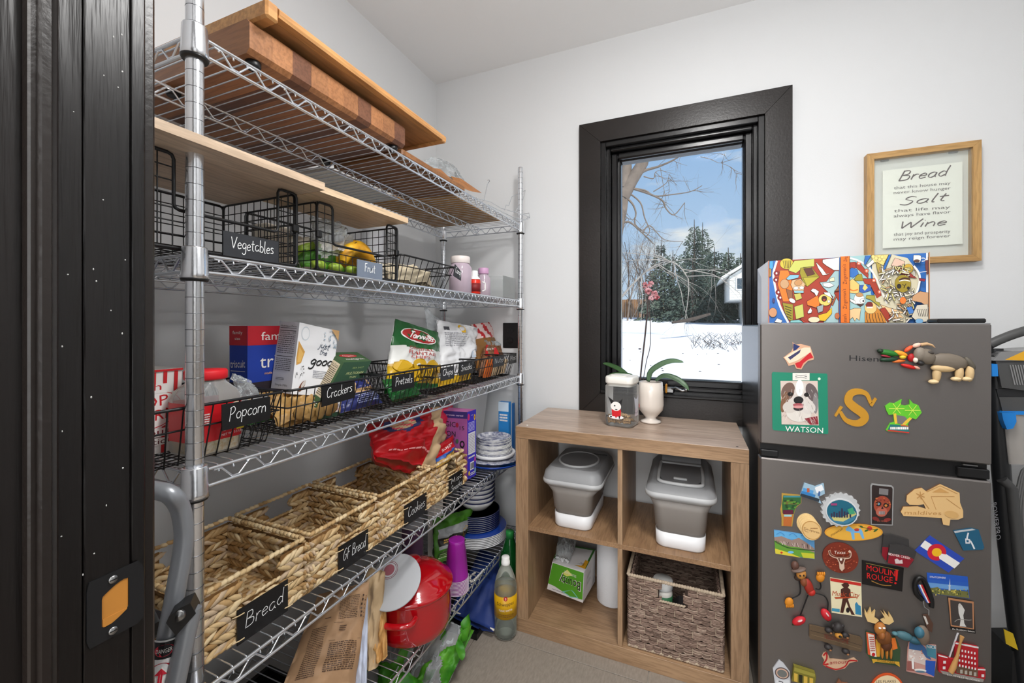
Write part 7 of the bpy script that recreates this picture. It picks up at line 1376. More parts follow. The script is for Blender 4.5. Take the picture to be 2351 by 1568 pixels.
b = MB(flat((196, 160, 120))); b.tube([ZA(1450, 190, .01), ZA(1500, 182, .012), ZA(1545, 195, .012), ZA(1570, 216, .011)], [.0045, .004, .0025, .001], 8); b.build('horn', t)
# 3D husky
t = thing('fridge_magnet', 'moulded grey and cream husky dog magnet standing at the upper right of the freezer door', 'magnet', tuple(ZA(1700, 350)), 'souvenir magnets on the fridge')
b = MB(); G1, G2 = (112, 102, 90), (206, 176, 130)
blob(b, ZA, 1690, 335, 170, 72, .010, .009, .12, G1); blob(b, ZA, 1500, 290, 80, 66, .011, .011, .5, G1); blob(b, ZA, 1440, 270, 56, 60, .010, .012, 0, (130, 120, 108)); blob(b, ZA, 1440, 345, 34, 22, .008, .014, .2, (30, 28, 28)); blob(b, ZA, 1400, 320, 22, 24, .006, .014, 0, (226, 216, 200)); blob(b, ZA, 1520, 255, 34, 16, .006, .016, .2, (70, 64, 60)); blob(b, ZA, 1870, 350, 70, 30, .008, .008, .9, (90, 84, 74)); blob(b, ZA, 1640, 390, 110, 34, .009, .010, .05, G2); b.build('body', t)
for x, y in ((1590, 440), (1780, 430), (1870, 430)):
    b = MB(); blob(b, ZA, x, y, 38, 78, .008, .008, .05, G2); blob(b, ZA, x-30, y+64 if x < 1700 else y+50, 46, 20, .009, .009, 0, (222, 196, 152)); b.build('leg', t)
# lower door, zoom B
t, p = magnet('small state shaped magnet with a green farm scene, at the left of the fridge door', ZB, [(232, 220), (428, 240), (424, 320), (372, 360), (352, 430), (335, 548), (230, 542), (232, 470), (218, 380), (232, 320)], (176, 140, 60), .002)
p.poly([(248, 240), (422, 250), (420, 318), (368, 355), (350, 425), (240, 415), (235, 330)], (44, 96, 50)).rect(250, 245, 418, 262, (60, 130, 140)).rect(245, 385, 345, 425, (90, 20, 50)).rect(250, 300, 380, 330, (110, 96, 50)).poly([(250, 432), (340, 436), (325, 545), (248, 540)], (180, 100, 44)).rect(255, 430, 330, 450, (150, 196, 200)); [p.oval(rr.uniform(260, 400), rr.uniform(265, 375), 14, 9, rr.choice(((30, 70, 30), (90, 140, 50)))) for _ in range(16)]; p.build('print', t)
t = thing('fridge_magnet', 'blue and silver tram magnet tilted at the upper left of the fridge door', 'magnet', tuple(ZB(530, 200)), 'souvenir magnets on the fridge')
b = Pic(ZB, .007); b.poly([(412, 230), (450, 115), (560, 150), (640, 120), (650, 220), (590, 250), (620, 320), (540, 280)], (150, 180, 200), thick=.006, h=.007); b.poly([(440, 160), (540, 190), (530, 240), (430, 210)], (80, 150, 206)).poly([(425, 190), (560, 230), (550, 255), (415, 215)], (50, 120, 180)).rect(475, 165, 500, 205, (180, 90, 60)).poly([(415, 215), (600, 270), (590, 300), (410, 240)], (40, 50, 60)).poly([(550, 160), (620, 130), (640, 180), (570, 215)], (230, 232, 236)).poly([(590, 190), (606, 200), (600, 245), (580, 235)], (60, 96, 150)); b.mb.build('tram', t)
b = Pic(ZB, .012); P = [];
for i in range(42):
    a = 2*PI*i/42; r = 1.0 if i % 2 else 1.10; P.append((800+175*r*math.cos(a+.3), 375+150*r*math.sin(a+.3)))
b.poly(P, (186, 188, 190), thick=.011, h=.011).poly(ov(808, 392, 160, 130, .3), (206, 208, 210), thick=.002, h=.013).poly(ov(808, 392, 148, 118, .3), (26, 96, 120), h=.0135); b.h = .0138; pz = b
pz.poly([(680, 420), (760, 440), (860, 440), (945, 400), (930, 460), (860, 500), (760, 500), (700, 460)], (60, 120, 150)).poly([(700, 430), (800, 440), (930, 380), (950, 410), (820, 480), (730, 470)], (196, 190, 120))
for x, h_ in ((700, 40), (725, 55), (750, 45), (775, 60), (800, 90), (825, 60), (850, 50), (880, 70)): pz.rect(x, 440-h_, x+16, 440, (50, 44, 70))
pz.poly([(860, 360), (910, 340), (935, 400), (880, 410)], (60, 150, 110)).rect(700, 300, 760, 322, (150, 60, 110)); o = tag(pz.mb.build('fridge_magnet'), 'bottle cap shaped magnet with a teal city skyline', 'magnet', 'souvenir magnets on the fridge')
t, p = magnet('metal bottle opener magnet with a red skull', ZB, [(1115, 125), (1310, 145), (1328, 165), (1318, 535), (1105, 528), (1100, 145)], (150, 150, 150), .0035)
p.poly([(1118, 138), (1305, 158), (1316, 175), (1308, 525), (1112, 518), (1112, 155)], (40, 28, 26)).poly([(1185, 168), (1275, 180), (1272, 238), (1182, 228)], (118, 116, 116)).oval(1215, 335, 84, 90, (150, 64, 44)).oval(1208, 400, 56, 48, (176, 92, 74)).oval(1178, 322, 28, 24, (30, 22, 24)).oval(1252, 336, 28, 24, (30, 22, 24)).oval(1178, 322, 12, 12, (120, 170, 190)).oval(1250, 338, 14, 12, (196, 120, 50)).poly([(1215, 345), (1228, 372), (1202, 370)], (26, 20, 20)).rect(1180, 395, 1240, 425, (170, 160, 160)).oval(1150, 468, 34, 18, (120, 40, 36), .3).oval(1262, 478, 36, 18, (130, 44, 40), -.2).text('LAS VEGAS', (1165, 495), (1260, 500), (0, -18), flat((170, 90, 70)))
for i in range(7): p.line([(1190+i*8, 395), (1190+i*8, 425)], 3, (60, 40, 40))
for i in range(16): p.oval(rr.uniform(1140, 1290), rr.uniform(265, 330), 8, 5, rr.choice(((196, 110, 60), (110, 40, 30))))
p.build('print', t)
WM = [(1450, 300), (1455, 240), (1530, 180), (1600, 165), (1645, 200), (1780, 128), (1970, 215), (1975, 310), (2005, 390), (2005, 455), (1960, 475), (1880, 475), (1870, 535), (1810, 525), (1795, 460), (1420, 440), (1395, 400), (1420, 350), (1560, 345), (1640, 370), (1620, 325), (1560, 335), (1480, 330)]
t, p = magnet('pale engraved wooden magnet of a beach hut and turtle, upper right of the fridge door', ZB, WM, (218, 180, 124), .004, side=(130, 84, 44))
LB = (184, 136, 78); p.text('maldives', (1430, 425), (1790, 432), (6, -40), flat(LB)).line([(1650, 205), (1780, 145), (1950, 225)], 7, LB).poly([(1700, 210), (1780, 165), (1870, 215)], (200, 152, 90)).line([(1690, 250), (1920, 250)], 5, LB).line([(1690, 250), (1740, 380)], 5, LB).line([(1840, 270), (1980, 370)], 5, LB).line([(1590, 250), (1620, 300), (1670, 370)], 8, LB, 3)
for a in range(6): p.line([(1585, 240), (1585+46*math.cos(a-2.6), 240+40*math.sin(a-2.6))], 8, LB)
p.oval(1890, 425, 70, 34, (206, 164, 104), .2); p.build('print', t)
t, p = magnet('blue square magnet with a white metal figure, right edge of the fridge door', ZB, [(1912, 588), (2090, 560), (2160, 578), (2215, 750), (2200, 772), (2010, 780)], (30, 88, 118), .003)
p.poly([(1915, 590), (2095, 565), (2130, 578), (1925, 608)], (180, 186, 190)).line([(2058, 605), (2045, 670), (2080, 690), (2118, 765)], 16, (214, 216, 220), 3).poly([(2025, 660), (2075, 668), (2072, 712), (2030, 712)], (206, 208, 212)).poly([(2038, 676), (2062, 680), (2060, 698), (2040, 698)], (30, 88, 118)); p.build('print', t)
t = thing('fridge_magnet', 'stack of thin round wooden disc magnets with engraved writing', 'magnet', tuple(ZB(500, 545)), 'souvenir magnets on the fridge')
for i in range(5):
    p = Pic(ZB, .002+.0028*i); p.poly(ov(475+i*10, 515+i*13, 100, 92, .7), (226, 196, 140), thick=.0026, h=.0028*(i+1)); p.mb.build('disc', t)
p = Pic(ZB, .0143); p.poly(ov(515, 565, 100, 84, .7), (184, 134, 70)).poly(ov(515, 565, 92, 77, .7), (222, 184, 124)).text('Gruyeres', (440, 555), (590, 600), (-4, -26), flat((120, 76, 30))).text('No1', (440, 570), (480, 590), (-3, -18), flat((120, 76, 30))).scribble(500, 540, 570, 550, 1, (150, 100, 50), .8, 3, .3); p.build('print', t)
t, p = magnet('yellow oval wooden slice magnet painted with a blue horse', ZB, ov(935, 600, 285, 84, -.0, 36), (214, 150, 50), .004, side=(110, 70, 40))
p.poly(ov(935, 606, 270, 72, 0, 36), (222, 168, 62)).poly([(855, 570), (880, 540), (900, 545), (930, 570), (1000, 562), (1020, 590), (1040, 660), (1020, 665), (990, 605), (940, 605), (945, 670), (922, 672), (905, 600), (885, 590), (860, 585)], (110, 170, 214)).oval(965, 575, 26, 14, (180, 60, 50)).oval(1090, 562, 26, 22, (200, 50, 40)).oval(1010, 545, 18, 9, (60, 96, 40), .4).oval(1060, 582, 22, 9, (60, 96, 40), -.4).oval(1150, 580, 26, 9, (60, 96, 40), -.6).line([(980, 535), (1060, 560), (1170, 575)], 5, (50, 80, 40), 3).text('STOCKHOLM', (715, 640), (828, 572), (-8, -16), flat((70, 44, 30))); p.build('print', t)
t, p = magnet('landscape magnet of rocky mountains over green meadows', ZB, [(156, 580), (552, 635), (555, 866), (170, 812)], (90, 150, 200), .003)
p.poly([(158, 585), (550, 638), (550, 690), (158, 650)], (96, 168, 216)).poly([(158, 650), (230, 640), (330, 680), (400, 655), (470, 700), (550, 760), (552, 800), (165, 730)], (150, 126, 116)).poly([(160, 680), (300, 740), (400, 750), (553, 800), (554, 862), (170, 810)], (96, 150, 50)).poly([(165, 760), (300, 800), (420, 850), (170, 810)], (210, 196, 60)).poly([(420, 800), (550, 810), (553, 860), (440, 850)], (190, 190, 50)).oval(320, 797, 30, 12, (110, 180, 220)).oval(230, 800, 12, 10, (200, 50, 30)).line([(165, 690), (260, 740), (340, 760), (553, 780)], 10, (50, 84, 40), 3)
for i in range(26): x = rr.uniform(170, 540); p.line([(x, 680+(x-170)*.12), (x+rr.uniform(-10, 20), 710+(x-170)*.16)], 4, rr.choice(((210, 196, 190), (90, 70, 66))))
for i in range(3): p.line([(180+i*120, 620+i*8), (220+i*120, 600+i*10), (260+i*120, 630+i*12)], 5, (60, 130, 190), 3)
p.build('print', t)
t, p = magnet('round terracotta magnet with a longhorn skull', ZB, ov(806, 850, 180, 146, .35, 36), (120, 44, 26), .004, side=(90, 30, 20))
for i in range(90): a, q = rr.uniform(0, 6.28), rr.uniform(.2, .97); p.oval(806+170*q*math.cos(a), 850+138*q*math.sin(a), 7, 5, (184, 90, 60) if i % 2 else (150, 62, 40), n=6)
p.line([(690, 768), (705, 810), (760, 835), (800, 840), (860, 840), (890, 830), (895, 790), (880, 770)], 22, (210, 180, 160), 3).line([(692, 772), (706, 808), (760, 830), (860, 834), (888, 826), (892, 792)], 13, (110, 60, 44), 3).poly([(760, 835), (850, 840), (835, 890), (838, 945), (812, 970), (790, 945), (785, 890)], (206, 180, 160)).poly([(772, 842), (838, 846), (822, 895), (812, 905), (798, 892)], (96, 50, 38)).oval(804, 856, 12, 12, (230, 220, 210)).text('Texas', (735, 800), (845, 800), (4, -30), flat((226, 206, 196))); p.build('print', t)
t = thing('fridge_magnet', 'two overlapping red and black gondola shaped resin magnets', 'magnet', tuple(ZB(1360, 780)), 'souvenir magnets on the fridge')
for i, (P, P2) in enumerate((([(1225, 620), (1300, 620), (1470, 670), (1475, 760), (1380, 860), (1240, 860), (1205, 800)], [(1212, 740), (1475, 760), (1450, 860), (1240, 870), (1208, 820)]), ([(1275, 710), (1340, 705), (1460, 730), (1535, 775), (1500, 880), (1450, 932), (1250, 885), (1262, 800)], [(1268, 790), (1450, 815), (1510, 850), (1450, 930), (1255, 885)]))):
    p = Pic(ZB, .006+.006*i); p.poly(P, (54, 52, 52), thick=.0055, h=.006+.006*i); p.poly(P2, (132, 16, 34))
    if i: p.text('BEAVER CREEK', (1262, 805), (1475, 850), (0, -22), flat(WHT)).poly([(1320, 850), (1345, 840), (1370, 860), (1395, 850), (1400, 890), (1330, 890)], (206, 190, 190))
    p.mb.build('plaque', t)
t, p = magnet('blue, white and red state flag magnet with a yellow disc, tilted', ZB, [(1685, 635), (2022, 862), (1868, 1000), (1535, 785)], (42, 70, 170), .0015)
p.poly([(1635, 682), (1980, 905), (1925, 958), (1590, 740)], (232, 230, 226)); 
C0 = (1752, 800); ax_ = (.84, .54); arc = [(C0[0]+92*math.cos(a), C0[1]+78*math.sin(a)) for a in [math.radians(50+i*10+5) for i in range(-0, 30)]]; arc = [(C0[0]+94*math.cos(math.radians(a)), C0[1]+80*math.sin(math.radians(a))) for a in range(62, 388, 12)]
p.line([(C0[0]+70*math.cos(math.radians(a)), C0[1]+60*math.sin(math.radians(a))) for a in range(70, 385, 9)], 44, (196, 26, 50)); p.oval(C0[0], C0[1], 48, 42, (232, 180, 30)); p.build('print', t)
# zoom C
t, p = magnet('black theatre magnet with glowing red block letters', ZC_, [(1020, 22), (1428, 100), (1412, 328), (1020, 255)], (18, 14, 14), .0025)
p.text('MOULIN', (1062, 118), (1340, 180), (2, -56), flat((206, 24, 24))).text('ROUGE', (1066, 198), (1318, 245), (0, -58), flat((206, 24, 24))).poly([(1345, 110), (1372, 116), (1362, 225), (1345, 220)], (206, 24, 24)).oval(1345, 245, 11, 10, (206, 24, 24)).line([(1055, 48), (1380, 118)], 5, (140, 120, 60)).line([(1110, 222), (1210, 262), (1305, 268)], 8, (150, 110, 50), 3); p.build('print', t)
t, p = magnet('music poster magnet with a brown cowboy silhouette', ZC_, [(706, 193), (1012, 243), (1020, 580), (722, 536)], (226, 216, 180), .002)
p.poly([(708, 196), (1010, 246), (1010, 275), (710, 226)], (190, 44, 34)).poly([(815, 262), (850, 240), (880, 245), (895, 268), (880, 290), (905, 310), (912, 390), (880, 400), (905, 480), (950, 560), (915, 555), (865, 430), (835, 540), (805, 535), (830, 390), (808, 380), (812, 305), (840, 290)], (70, 36, 26)).poly([(725, 490), (800, 500), (800, 530), (722, 520)], (60, 140, 170)).poly([(950, 450), (965, 430), (985, 460), (1005, 470), (1012, 560), (955, 550)], (50, 130, 170)).text('Music City', (725, 368), (990, 388), (8, -50), flat((176, 70, 34))).poly([(745, 382), (970, 378), (968, 388), (760, 400)], (176, 70, 34)); p.oval(880, 510, 18, 26, (30, 20, 20)); p.build('print', t)
# wire-limbed figure
t = thing('fridge_magnet', 'dangling figure magnet in a hat with bendy black limbs and red shoes', 'magnet', tuple(ZC_(450, 300)), 'souvenir magnets on the fridge')
b = MB(); blob(b, ZC_, 490, 270, 44, 92, .008, .010, -.35, (150, 40, 26)); blob(b, ZC_, 440, 215, 36, 50, .008, .011, -.35, (130, 70, 40)); blob(b, ZC_, 515, 318, 40, 34, .008, .011, 0, (180, 40, 30)); b.build('body', t)
b = MB(); blob(b, ZC_, 415, 140, 50, 50, .009, .012, 0, (190, 130, 60)); blob(b, ZC_, 400, 180, 52, 34, .006, .008, 0, (60, 44, 34)); blob(b, ZC_, 398, 138, 9, 8, .003, .021, 0, (30, 24, 24)); blob(b, ZC_, 432, 136, 9, 8, .003, .021, 0, (30, 24, 24)); b.build('head', t)
b = MB(); blob(b, ZC_, 390, 98, 76, 20, .012, .011, -.15, (110, 92, 84)); blob(b, ZC_, 355, 58, 40, 46, .008, .011, -.3, (90, 60, 50)); b.build('hat', t)
for P in ([(400, 215), (412, 300), (398, 350), (330, 385)], [(560, 290), (595, 300), (612, 270), (605, 235)], [(485, 355), (445, 460), (412, 550)], [(560, 335), (640, 360), (680, 420), (676, 500)]): b = MB('black_wire'); b.tube(smooth([ZC_(x, y, .007) for x, y in P], 4), .0016, 6); b.build('limb', t)
for x, y, c in ((300, 420, (206, 130, 30)), (605, 180, (206, 130, 30))): b = MB(); blob(b, ZC_, x, y, 44, 46, .006, .008, 0, c); [blob(b, ZC_, x-24+k*20, y-38 if y < 300 else y+34, 12, 20, .004, .009, 0, c) for k in range(4)]; b.build('hand', t)
for x, y, r in ((395, 600, -.3), (660, 540, .9)): b = MB(); blob(b, ZC_, x, y, 70, 42, .008, .009, r, (196, 30, 44)); blob(b, ZC_, x-10, y+26, 60, 14, .006, .007, r, (60, 70, 40)); blob(b, ZC_, x+5, y-18, 26, 8, .004, .017, r, (226, 190, 190)); b.build('shoe', t)
# guitar / horseshoe keyring style magnet
t = thing('fridge_magnet', 'black horseshoe magnet with a red, white and blue stripe and a dangling tag', 'magnet', tuple(ZC_(1600, 320)), 'souvenir magnets on the fridge')
b = MB('black_plastic'); b.tube(smooth([ZC_(x, y, .006) for x, y in ((1600, 400), (1545, 340), (1530, 250), (1560, 190), (1610, 200), (1655, 290), (1690, 400), (1690, 470))], 4), .0055, 8); b.build('shoe', t)
for k, (c, o_) in enumerate((((190, 30, 36), 0), (WHT, -18), ((60, 90, 170), -34))): b = MB(flat(c)); b.tube([ZC_(1590+o_, 250, .009), ZC_(1622+o_, 320, .009), ZC_(1665+o_*.6, 420, .009)], .002, 6); b.build('stripe', t)
b = MB('wire_chrome'); b.tube([ZC_(1610, 405, .007), ZC_(1620, 470, .006), ZC_(1665, 500, .006), ZC_(1665, 550, .006)], .0009, 5); b.build('chain', t)
b = Pic(ZC_, .004); b.poly([(1610, 555), (1660, 548), (1712, 640), (1700, 725), (1655, 700)], (84, 58, 46), thick=.003, h=.004).poly([(1612, 560), (1640, 570), (1665, 640), (1650, 650)], (200, 196, 190)); b.mb.build('tag', t)
t, p = magnet('postcard magnet of a city tower against a deep blue sky', ZC_, [(1655, 145), (2055, 185), (2075, 400), (1672, 348)], (40, 90, 180), .0015)
p.poly([(1658, 149), (2052, 188), (2056, 240), (1662, 210)], (34, 84, 180)).poly([(1662, 240), (2060, 280), (2062, 320), (1668, 290)], (100, 150, 206)).poly([(1668, 300), (1760, 285), (1800, 315), (1900, 310), (2060, 330), (2072, 396), (1675, 345)], (110, 110, 60)).poly([(1866, 320), (1880, 200), (1886, 320)], (190, 200, 210)).rect(1862, 270, 1890, 276, (206, 210, 216)).text('STRATOSPHERE', (1682, 192), (1838, 205), (0, -18), flat(WHT)); [p.rect(x, y, x+10, y+14, rr.choice(((206, 190, 90), (150, 150, 80), (70, 84, 50)))) for x, y in [(rr.uniform(1690, 2050), rr.uniform(300, 350)) for _ in range(40)]]; p.build('print', t)
t, p = magnet('framed sepia photo magnet of a woman in a long white dress', ZC_, [(1860, 385), (2115, 425), (2132, 742), (1890, 700)], (20, 18, 18), .002)
p.poly([(1862, 388), (2113, 427), (2118, 700), (1888, 668)], (176, 124, 88)).poly([(1882, 410), (2098, 445), (2104, 690), (1895, 655)], (64, 58, 56)).poly([(1960, 470), (1975, 445), (1995, 460), (2025, 510), (2010, 560), (2020, 640), (2040, 672), (1975, 668), (1985, 600), (1965, 540)], (206, 204, 200)).oval(1975, 462, 14, 18, (196, 190, 184)).line([(1925, 625), (1965, 600), (2060, 608), (2090, 605)], 7, (150, 146, 140), 3).text('the Buckhorn Saloon', (1900, 700), (2120, 728), (0, -16), flat(WHT)); p.build('print', t)
# skateboarding bear
t = thing('fridge_magnet', 'brown wooden plank magnet with a black bear peeking over it', 'magnet', tuple(ZC_(760, 760)), 'souvenir magnets on the fridge')
p = Pic(ZC_, .006); p.poly([(500, 650), (560, 660), (900, 745), (1000, 770), (1022, 800), (1015, 890), (1000, 910), (900, 890), (600, 800), (510, 785), (498, 760)], (96, 78, 58), thick=.005, h=.006); p.line([(510, 700), (700, 750), (1010, 850)], 5, (60, 48, 38)).line([(520, 740), (700, 790), (1000, 880)], 4, (130, 110, 84)).text('YELLOWSTONE', (640, 775), (880, 830), (4, -44), flat((120, 40, 30))); p.mb.build('plank', t)
b = MB(); K_ = (44, 40, 40); blob(b, ZC_, 770, 660, 58, 50, .010, .012, 0, K_); blob(b, ZC_, 722, 640, 20, 18, .005, .012, 0, K_); blob(b, ZC_, 815, 640, 20, 18, .005, .012, 0, K_); blob(b, ZC_, 772, 722, 40, 26, .008, .017, .2, (190, 130, 50)); blob(b, ZC_, 778, 715, 16, 10, .004, .025, .2, (20, 18, 18)); b.build('head', t)
for x, y in ((685, 690), (845, 735), (680, 855), (850, 895)): b = MB(); blob(b, ZC_, x, y, 44, 26, .007, .010, .3, K_); blob(b, ZC_, x+14, y+14, 14, 9, .004, .015, .3, (150, 100, 60)); b.build('paw', t)
# moose
t = thing('fridge_magnet', 'tall brown moose magnet with wide cream antlers in the middle of the fridge door', 'magnet', tuple(ZC_(1200, 760)), 'souvenir magnets on the fridge')
p = Pic(ZC_, .004); p.poly([(1055, 715), (1140, 740), (1150, 790), (1290, 770), (1345, 770), (1392, 880), (1385, 1060), (1290, 1040), (1120, 1020), (1060, 930)], (52, 76, 48), thick=.003, h=.004).poly([(1058, 720), (1140, 742), (1160, 960), (1075, 940)], (214, 84, 44)).poly([(1072, 735), (1132, 750), (1158, 965), (1100, 950)], (230, 224, 214)).oval(1128, 940, 17, 18, (190, 30, 34)).poly([(1150, 790), (1200, 785), (1190, 960), (1160, 960)], (216, 160, 50)).poly([(1285, 780), (1340, 775), (1365, 880), (1300, 900)], (222, 116, 44)).poly([(1110, 980), (1380, 1010), (1385, 1060), (1340, 1030), (1150, 1010), (1125, 1025)], (206, 160, 50)).text('MOOSE, MAINE', (1165, 1005), (1340, 1030), (0, -22), flat((90, 50, 20))).scribble(1085, 760, 1130, 910, 7, (170, 60, 50), .5, 4, .1); p.mb.build('plaque', t)
b = MB(); B1, B2 = (120, 70, 30), (176, 112, 50); blob(b, ZC_, 1222, 760, 78, 70, .010, .010, .3, B1); blob(b, ZC_, 1245, 830, 56, 60, .008, .010, 0, (90, 50, 26)); b.build('body', t); b = MB(); blob(b, ZC_, 1178, 665, 58, 62, .011, .013, 0, B2); blob(b, ZC_, 1185, 715, 36, 40, .010, .018, 0, (150, 90, 40)); blob(b, ZC_, 1160, 632, 14, 7, .003, .024, 0, WHT); blob(b, ZC_, 1200, 632, 14, 7, .003, .024, 0, WHT); b.build('head', t)
for P in ([(1135, 620), (1060, 600), (1035, 540), (1035, 480), (1060, 530), (1090, 465), (1100, 530), (1135, 490), (1125, 560), (1170, 590)], [(1190, 590), (1230, 570), (1190, 500), (1230, 540), (1215, 490), (1270, 560), (1265, 505), (1300, 560), (1315, 600), (1270, 630), (1220, 620)]): p = Pic(ZC_, .010); p.poly(P, (222, 190, 130), thick=.006, h=.012); p.mb.build('antler', t)
for x, y in ((1205, 900), (1250, 905), (1290, 905)): b = MB(); blob(b, ZC_, x, y, 14, 70, .006, .009, 0, (190, 124, 50)); b.build('leg', t)
t = thing('fridge_magnet', 'teal whale tail and rock magnet beside the moose', 'magnet', tuple(ZC_(1560, 740)), 'souvenir magnets on the fridge')
b = MB(); blob(b, ZC_, 1420, 745, 90, 40, .008, .009, .3, (70, 110, 120)); blob(b, ZC_, 1330, 722, 32, 18, .006, .009, .2, (84, 130, 140)); blob(b, ZC_, 1520, 790, 70, 34, .008, .009, .3, (40, 84, 100)); b.build('whale', t); b = MB(); blob(b, ZC_, 1600, 735, 66, 100, .010, .010, -.2, (120, 104, 90)); blob(b, ZC_, 1560, 700, 50, 54, .010, .013, -.2, (60, 110, 130)); b.build('rock', t)
t, p = magnet('painted magnet of a white village above a blue bay with a sailing boat', ZC_, [(1478, 820), (1745, 855), (1750, 1000), (1722, 1170), (1455, 1110), (1465, 880)], (200, 150, 140), .002)
p.poly([(1482, 825), (1600, 840), (1640, 880), (1700, 1000), (1480, 900)], (60, 100, 150)).poly([(1640, 846), (1742, 860), (1745, 990), (1660, 960)], (70, 130, 150)).poly([(1475, 890), (1600, 910), (1650, 980), (1640, 1050), (1470, 1000)], (214, 196, 190)).poly([(1640, 1000), (1740, 1010), (1725, 1160), (1640, 1120)], (40, 84, 176)).poly([(1460, 1010), (1530, 1010), (1540, 1110), (1458, 1100)], (150, 90, 84)).poly([(1500, 950), (1525, 960), (1530, 1090), (1508, 1085)], (236, 232, 230)).oval(1590, 1100, 60, 16, (232, 230, 226), .1).oval(1590, 1112, 50, 10, (90, 120, 140), .1).text('NICE', (1652, 880), (1742, 888), (0, -30), flat(WHT)); [p.rect(x, y, x+14, y+12, rr.choice((WHT, (230, 206, 196), (190, 120, 100)))) for x, y in [(rr.uniform(1480, 1620), rr.uniform(890, 980)) for _ in range(26)]]; p.build('print', t)
t = thing('fridge_magnet', 'red brick factory magnet with a tall wooden bat leaning on it, lower right', 'magnet', tuple(ZC_(1990, 1000)), 'souvenir magnets on the fridge')
p = Pic(ZC_, .007); p.poly([(1925, 815), (2145, 860), (2145, 1070), (2215, 1075), (2215, 1160), (2190, 1200), (1800, 1120), (1760, 1100), (1755, 935), (1845, 960), (1880, 975), (1920, 980)], (176, 30, 40), thick=.006, h=.007).poly([(1922, 812), (2148, 856), (2148, 872), (1922, 828)], (222, 220, 220)).poly([(1756, 932), (1845, 956), (1845, 968), (1756, 945)], (226, 224, 224)).poly([(2140, 1068), (2215, 1073), (2215, 1086), (2140, 1082)], (226, 224, 224)).poly([(1770, 1085), (2200, 1170), (2190, 1200), (1800, 1120)], (150, 146, 140)).poly([(1930, 1040), (2140, 1080), (2140, 1150), (1930, 1110)], (110, 84, 66)).text('LOUISVILLE SLUGGER', (1840, 1132), (2160, 1195), (0, -16), flat(WHT))
for r in range(4):
    for c in range(6): x = 1950+c*30; y = 875+r*48+c*6; p.rect(x, y, x+14, y+22, (232, 230, 230)); 
for c in range(4): p.rect(1960+c*44, 1068+c*8, 1984+c*44, 1105+c*8, (176, 170, 160))
for x, y in ((1795, 980), (1790, 1035), (2165, 1110)): p.rect(x, y, x+26, y+28, (226, 222, 222))
p.mb.build('building', t)
b = MB(flat((200, 150, 90))); b.tube([ZC_(1975, 740, .012), ZC_(1960, 800, .012), ZC_(1930, 930, .012), ZC_(1895, 1030, .012), ZC_(1865, 1090, .012)], [.0042, .0022, .003, .0056, .005], 10); b.build('bat', t)
p = Pic(ZC_, .003); p.poly([(1950, 735), (1965, 735), (1925, 850), (1880, 975), (1870, 970)], (216, 216, 220), thick=.002, h=.003); p.mb.build('post', t)
t, p = magnet('red and gold script lettering magnet with a chilli tail', ZC_, [(625, 960), (640, 930), (665, 915), (690, 950), (700, 985), (860, 1000), (940, 975), (980, 1010), (900, 1025), (850, 1080), (760, 1100), (680, 1070), (635, 1045), (650, 1000)], (206, 170, 140), .003)
p.line([(640, 955), (668, 925), (672, 985), (640, 1040), (690, 1035)], 16, (176, 26, 30), 3).text('amour', (700, 1040), (870, 1030), (4, -38), flat((150, 20, 26))).line([(660, 1055), (760, 1088), (850, 1060), (890, 1005), (970, 1005)], 13, (176, 26, 30), 4); p.build('print', t)
t, p = magnet('white surfboard shaped bottle opener magnet, lower left corner of the fridge door', ZC_, [(205, 995), (250, 1030), (310, 1110), (318, 1231), (165, 1231), (145, 1080)], (196, 198, 204), .004)
p.poly(ov(235, 1125, 74, 56, .4), (90, 80, 80)).poly(ov(235, 1125, 62, 46, .4), (206, 170, 150)).poly(ov(235, 1127, 50, 36, .4), (110, 112, 110)).poly([(180, 1190), (300, 1190), (310, 1228), (172, 1228)], (214, 216, 220)).line([(200, 1200), (240, 1210), (235, 1228)], 8, (60, 60, 66), 3); p.build('print', t)
t = thing('fridge_magnet', 'olive green boxy truck magnet with gold windows, lower left of the fridge door', 'magnet', tuple(ZC_(440, 1130)), 'souvenir magnets on the fridge')
p = Pic(ZC_, .012); p.poly([(345, 1035), (550, 1100), (560, 1140), (545, 1231), (325, 1180)], (120, 112, 40), thick=.011, h=.012).poly([(350, 1045), (548, 1108), (546, 1140), (345, 1080)], (150, 142, 60))
for x0 in (345, 392, 440, 495): p.poly([(x0, 1100+(x0-345)*.28), (x0+36, 1110+(x0-345)*.28), (x0+34, 1190+(x0-345)*.22), (x0, 1180+(x0-345)*.22)], (206, 170, 70) if x0 != 392 else (40, 40, 20))
p.mb.build('truck', t)
t, p = magnet('round cream magnet with an orange rim at the bottom edge of the picture', ZC_, ov(1265, 1310, 172, 180, 0, 40), (214, 84, 34), .003)
p.poly(ov(1265, 1310, 155, 163, 0, 40), (232, 210, 170)).text('LES FLAKES', (1155, 1222), (1350, 1216), (0, -26), flat((40, 34, 30))); p.build('print', t)
t, p = magnet('small bronze pointed magnet at the bottom edge of the fridge door', ZC_, [(790, 1180), (820, 1215), (880, 1225), (905, 1300), (740, 1300), (760, 1240)], (130, 84, 60), .004); p.build('print', t) if p.mb.v else None
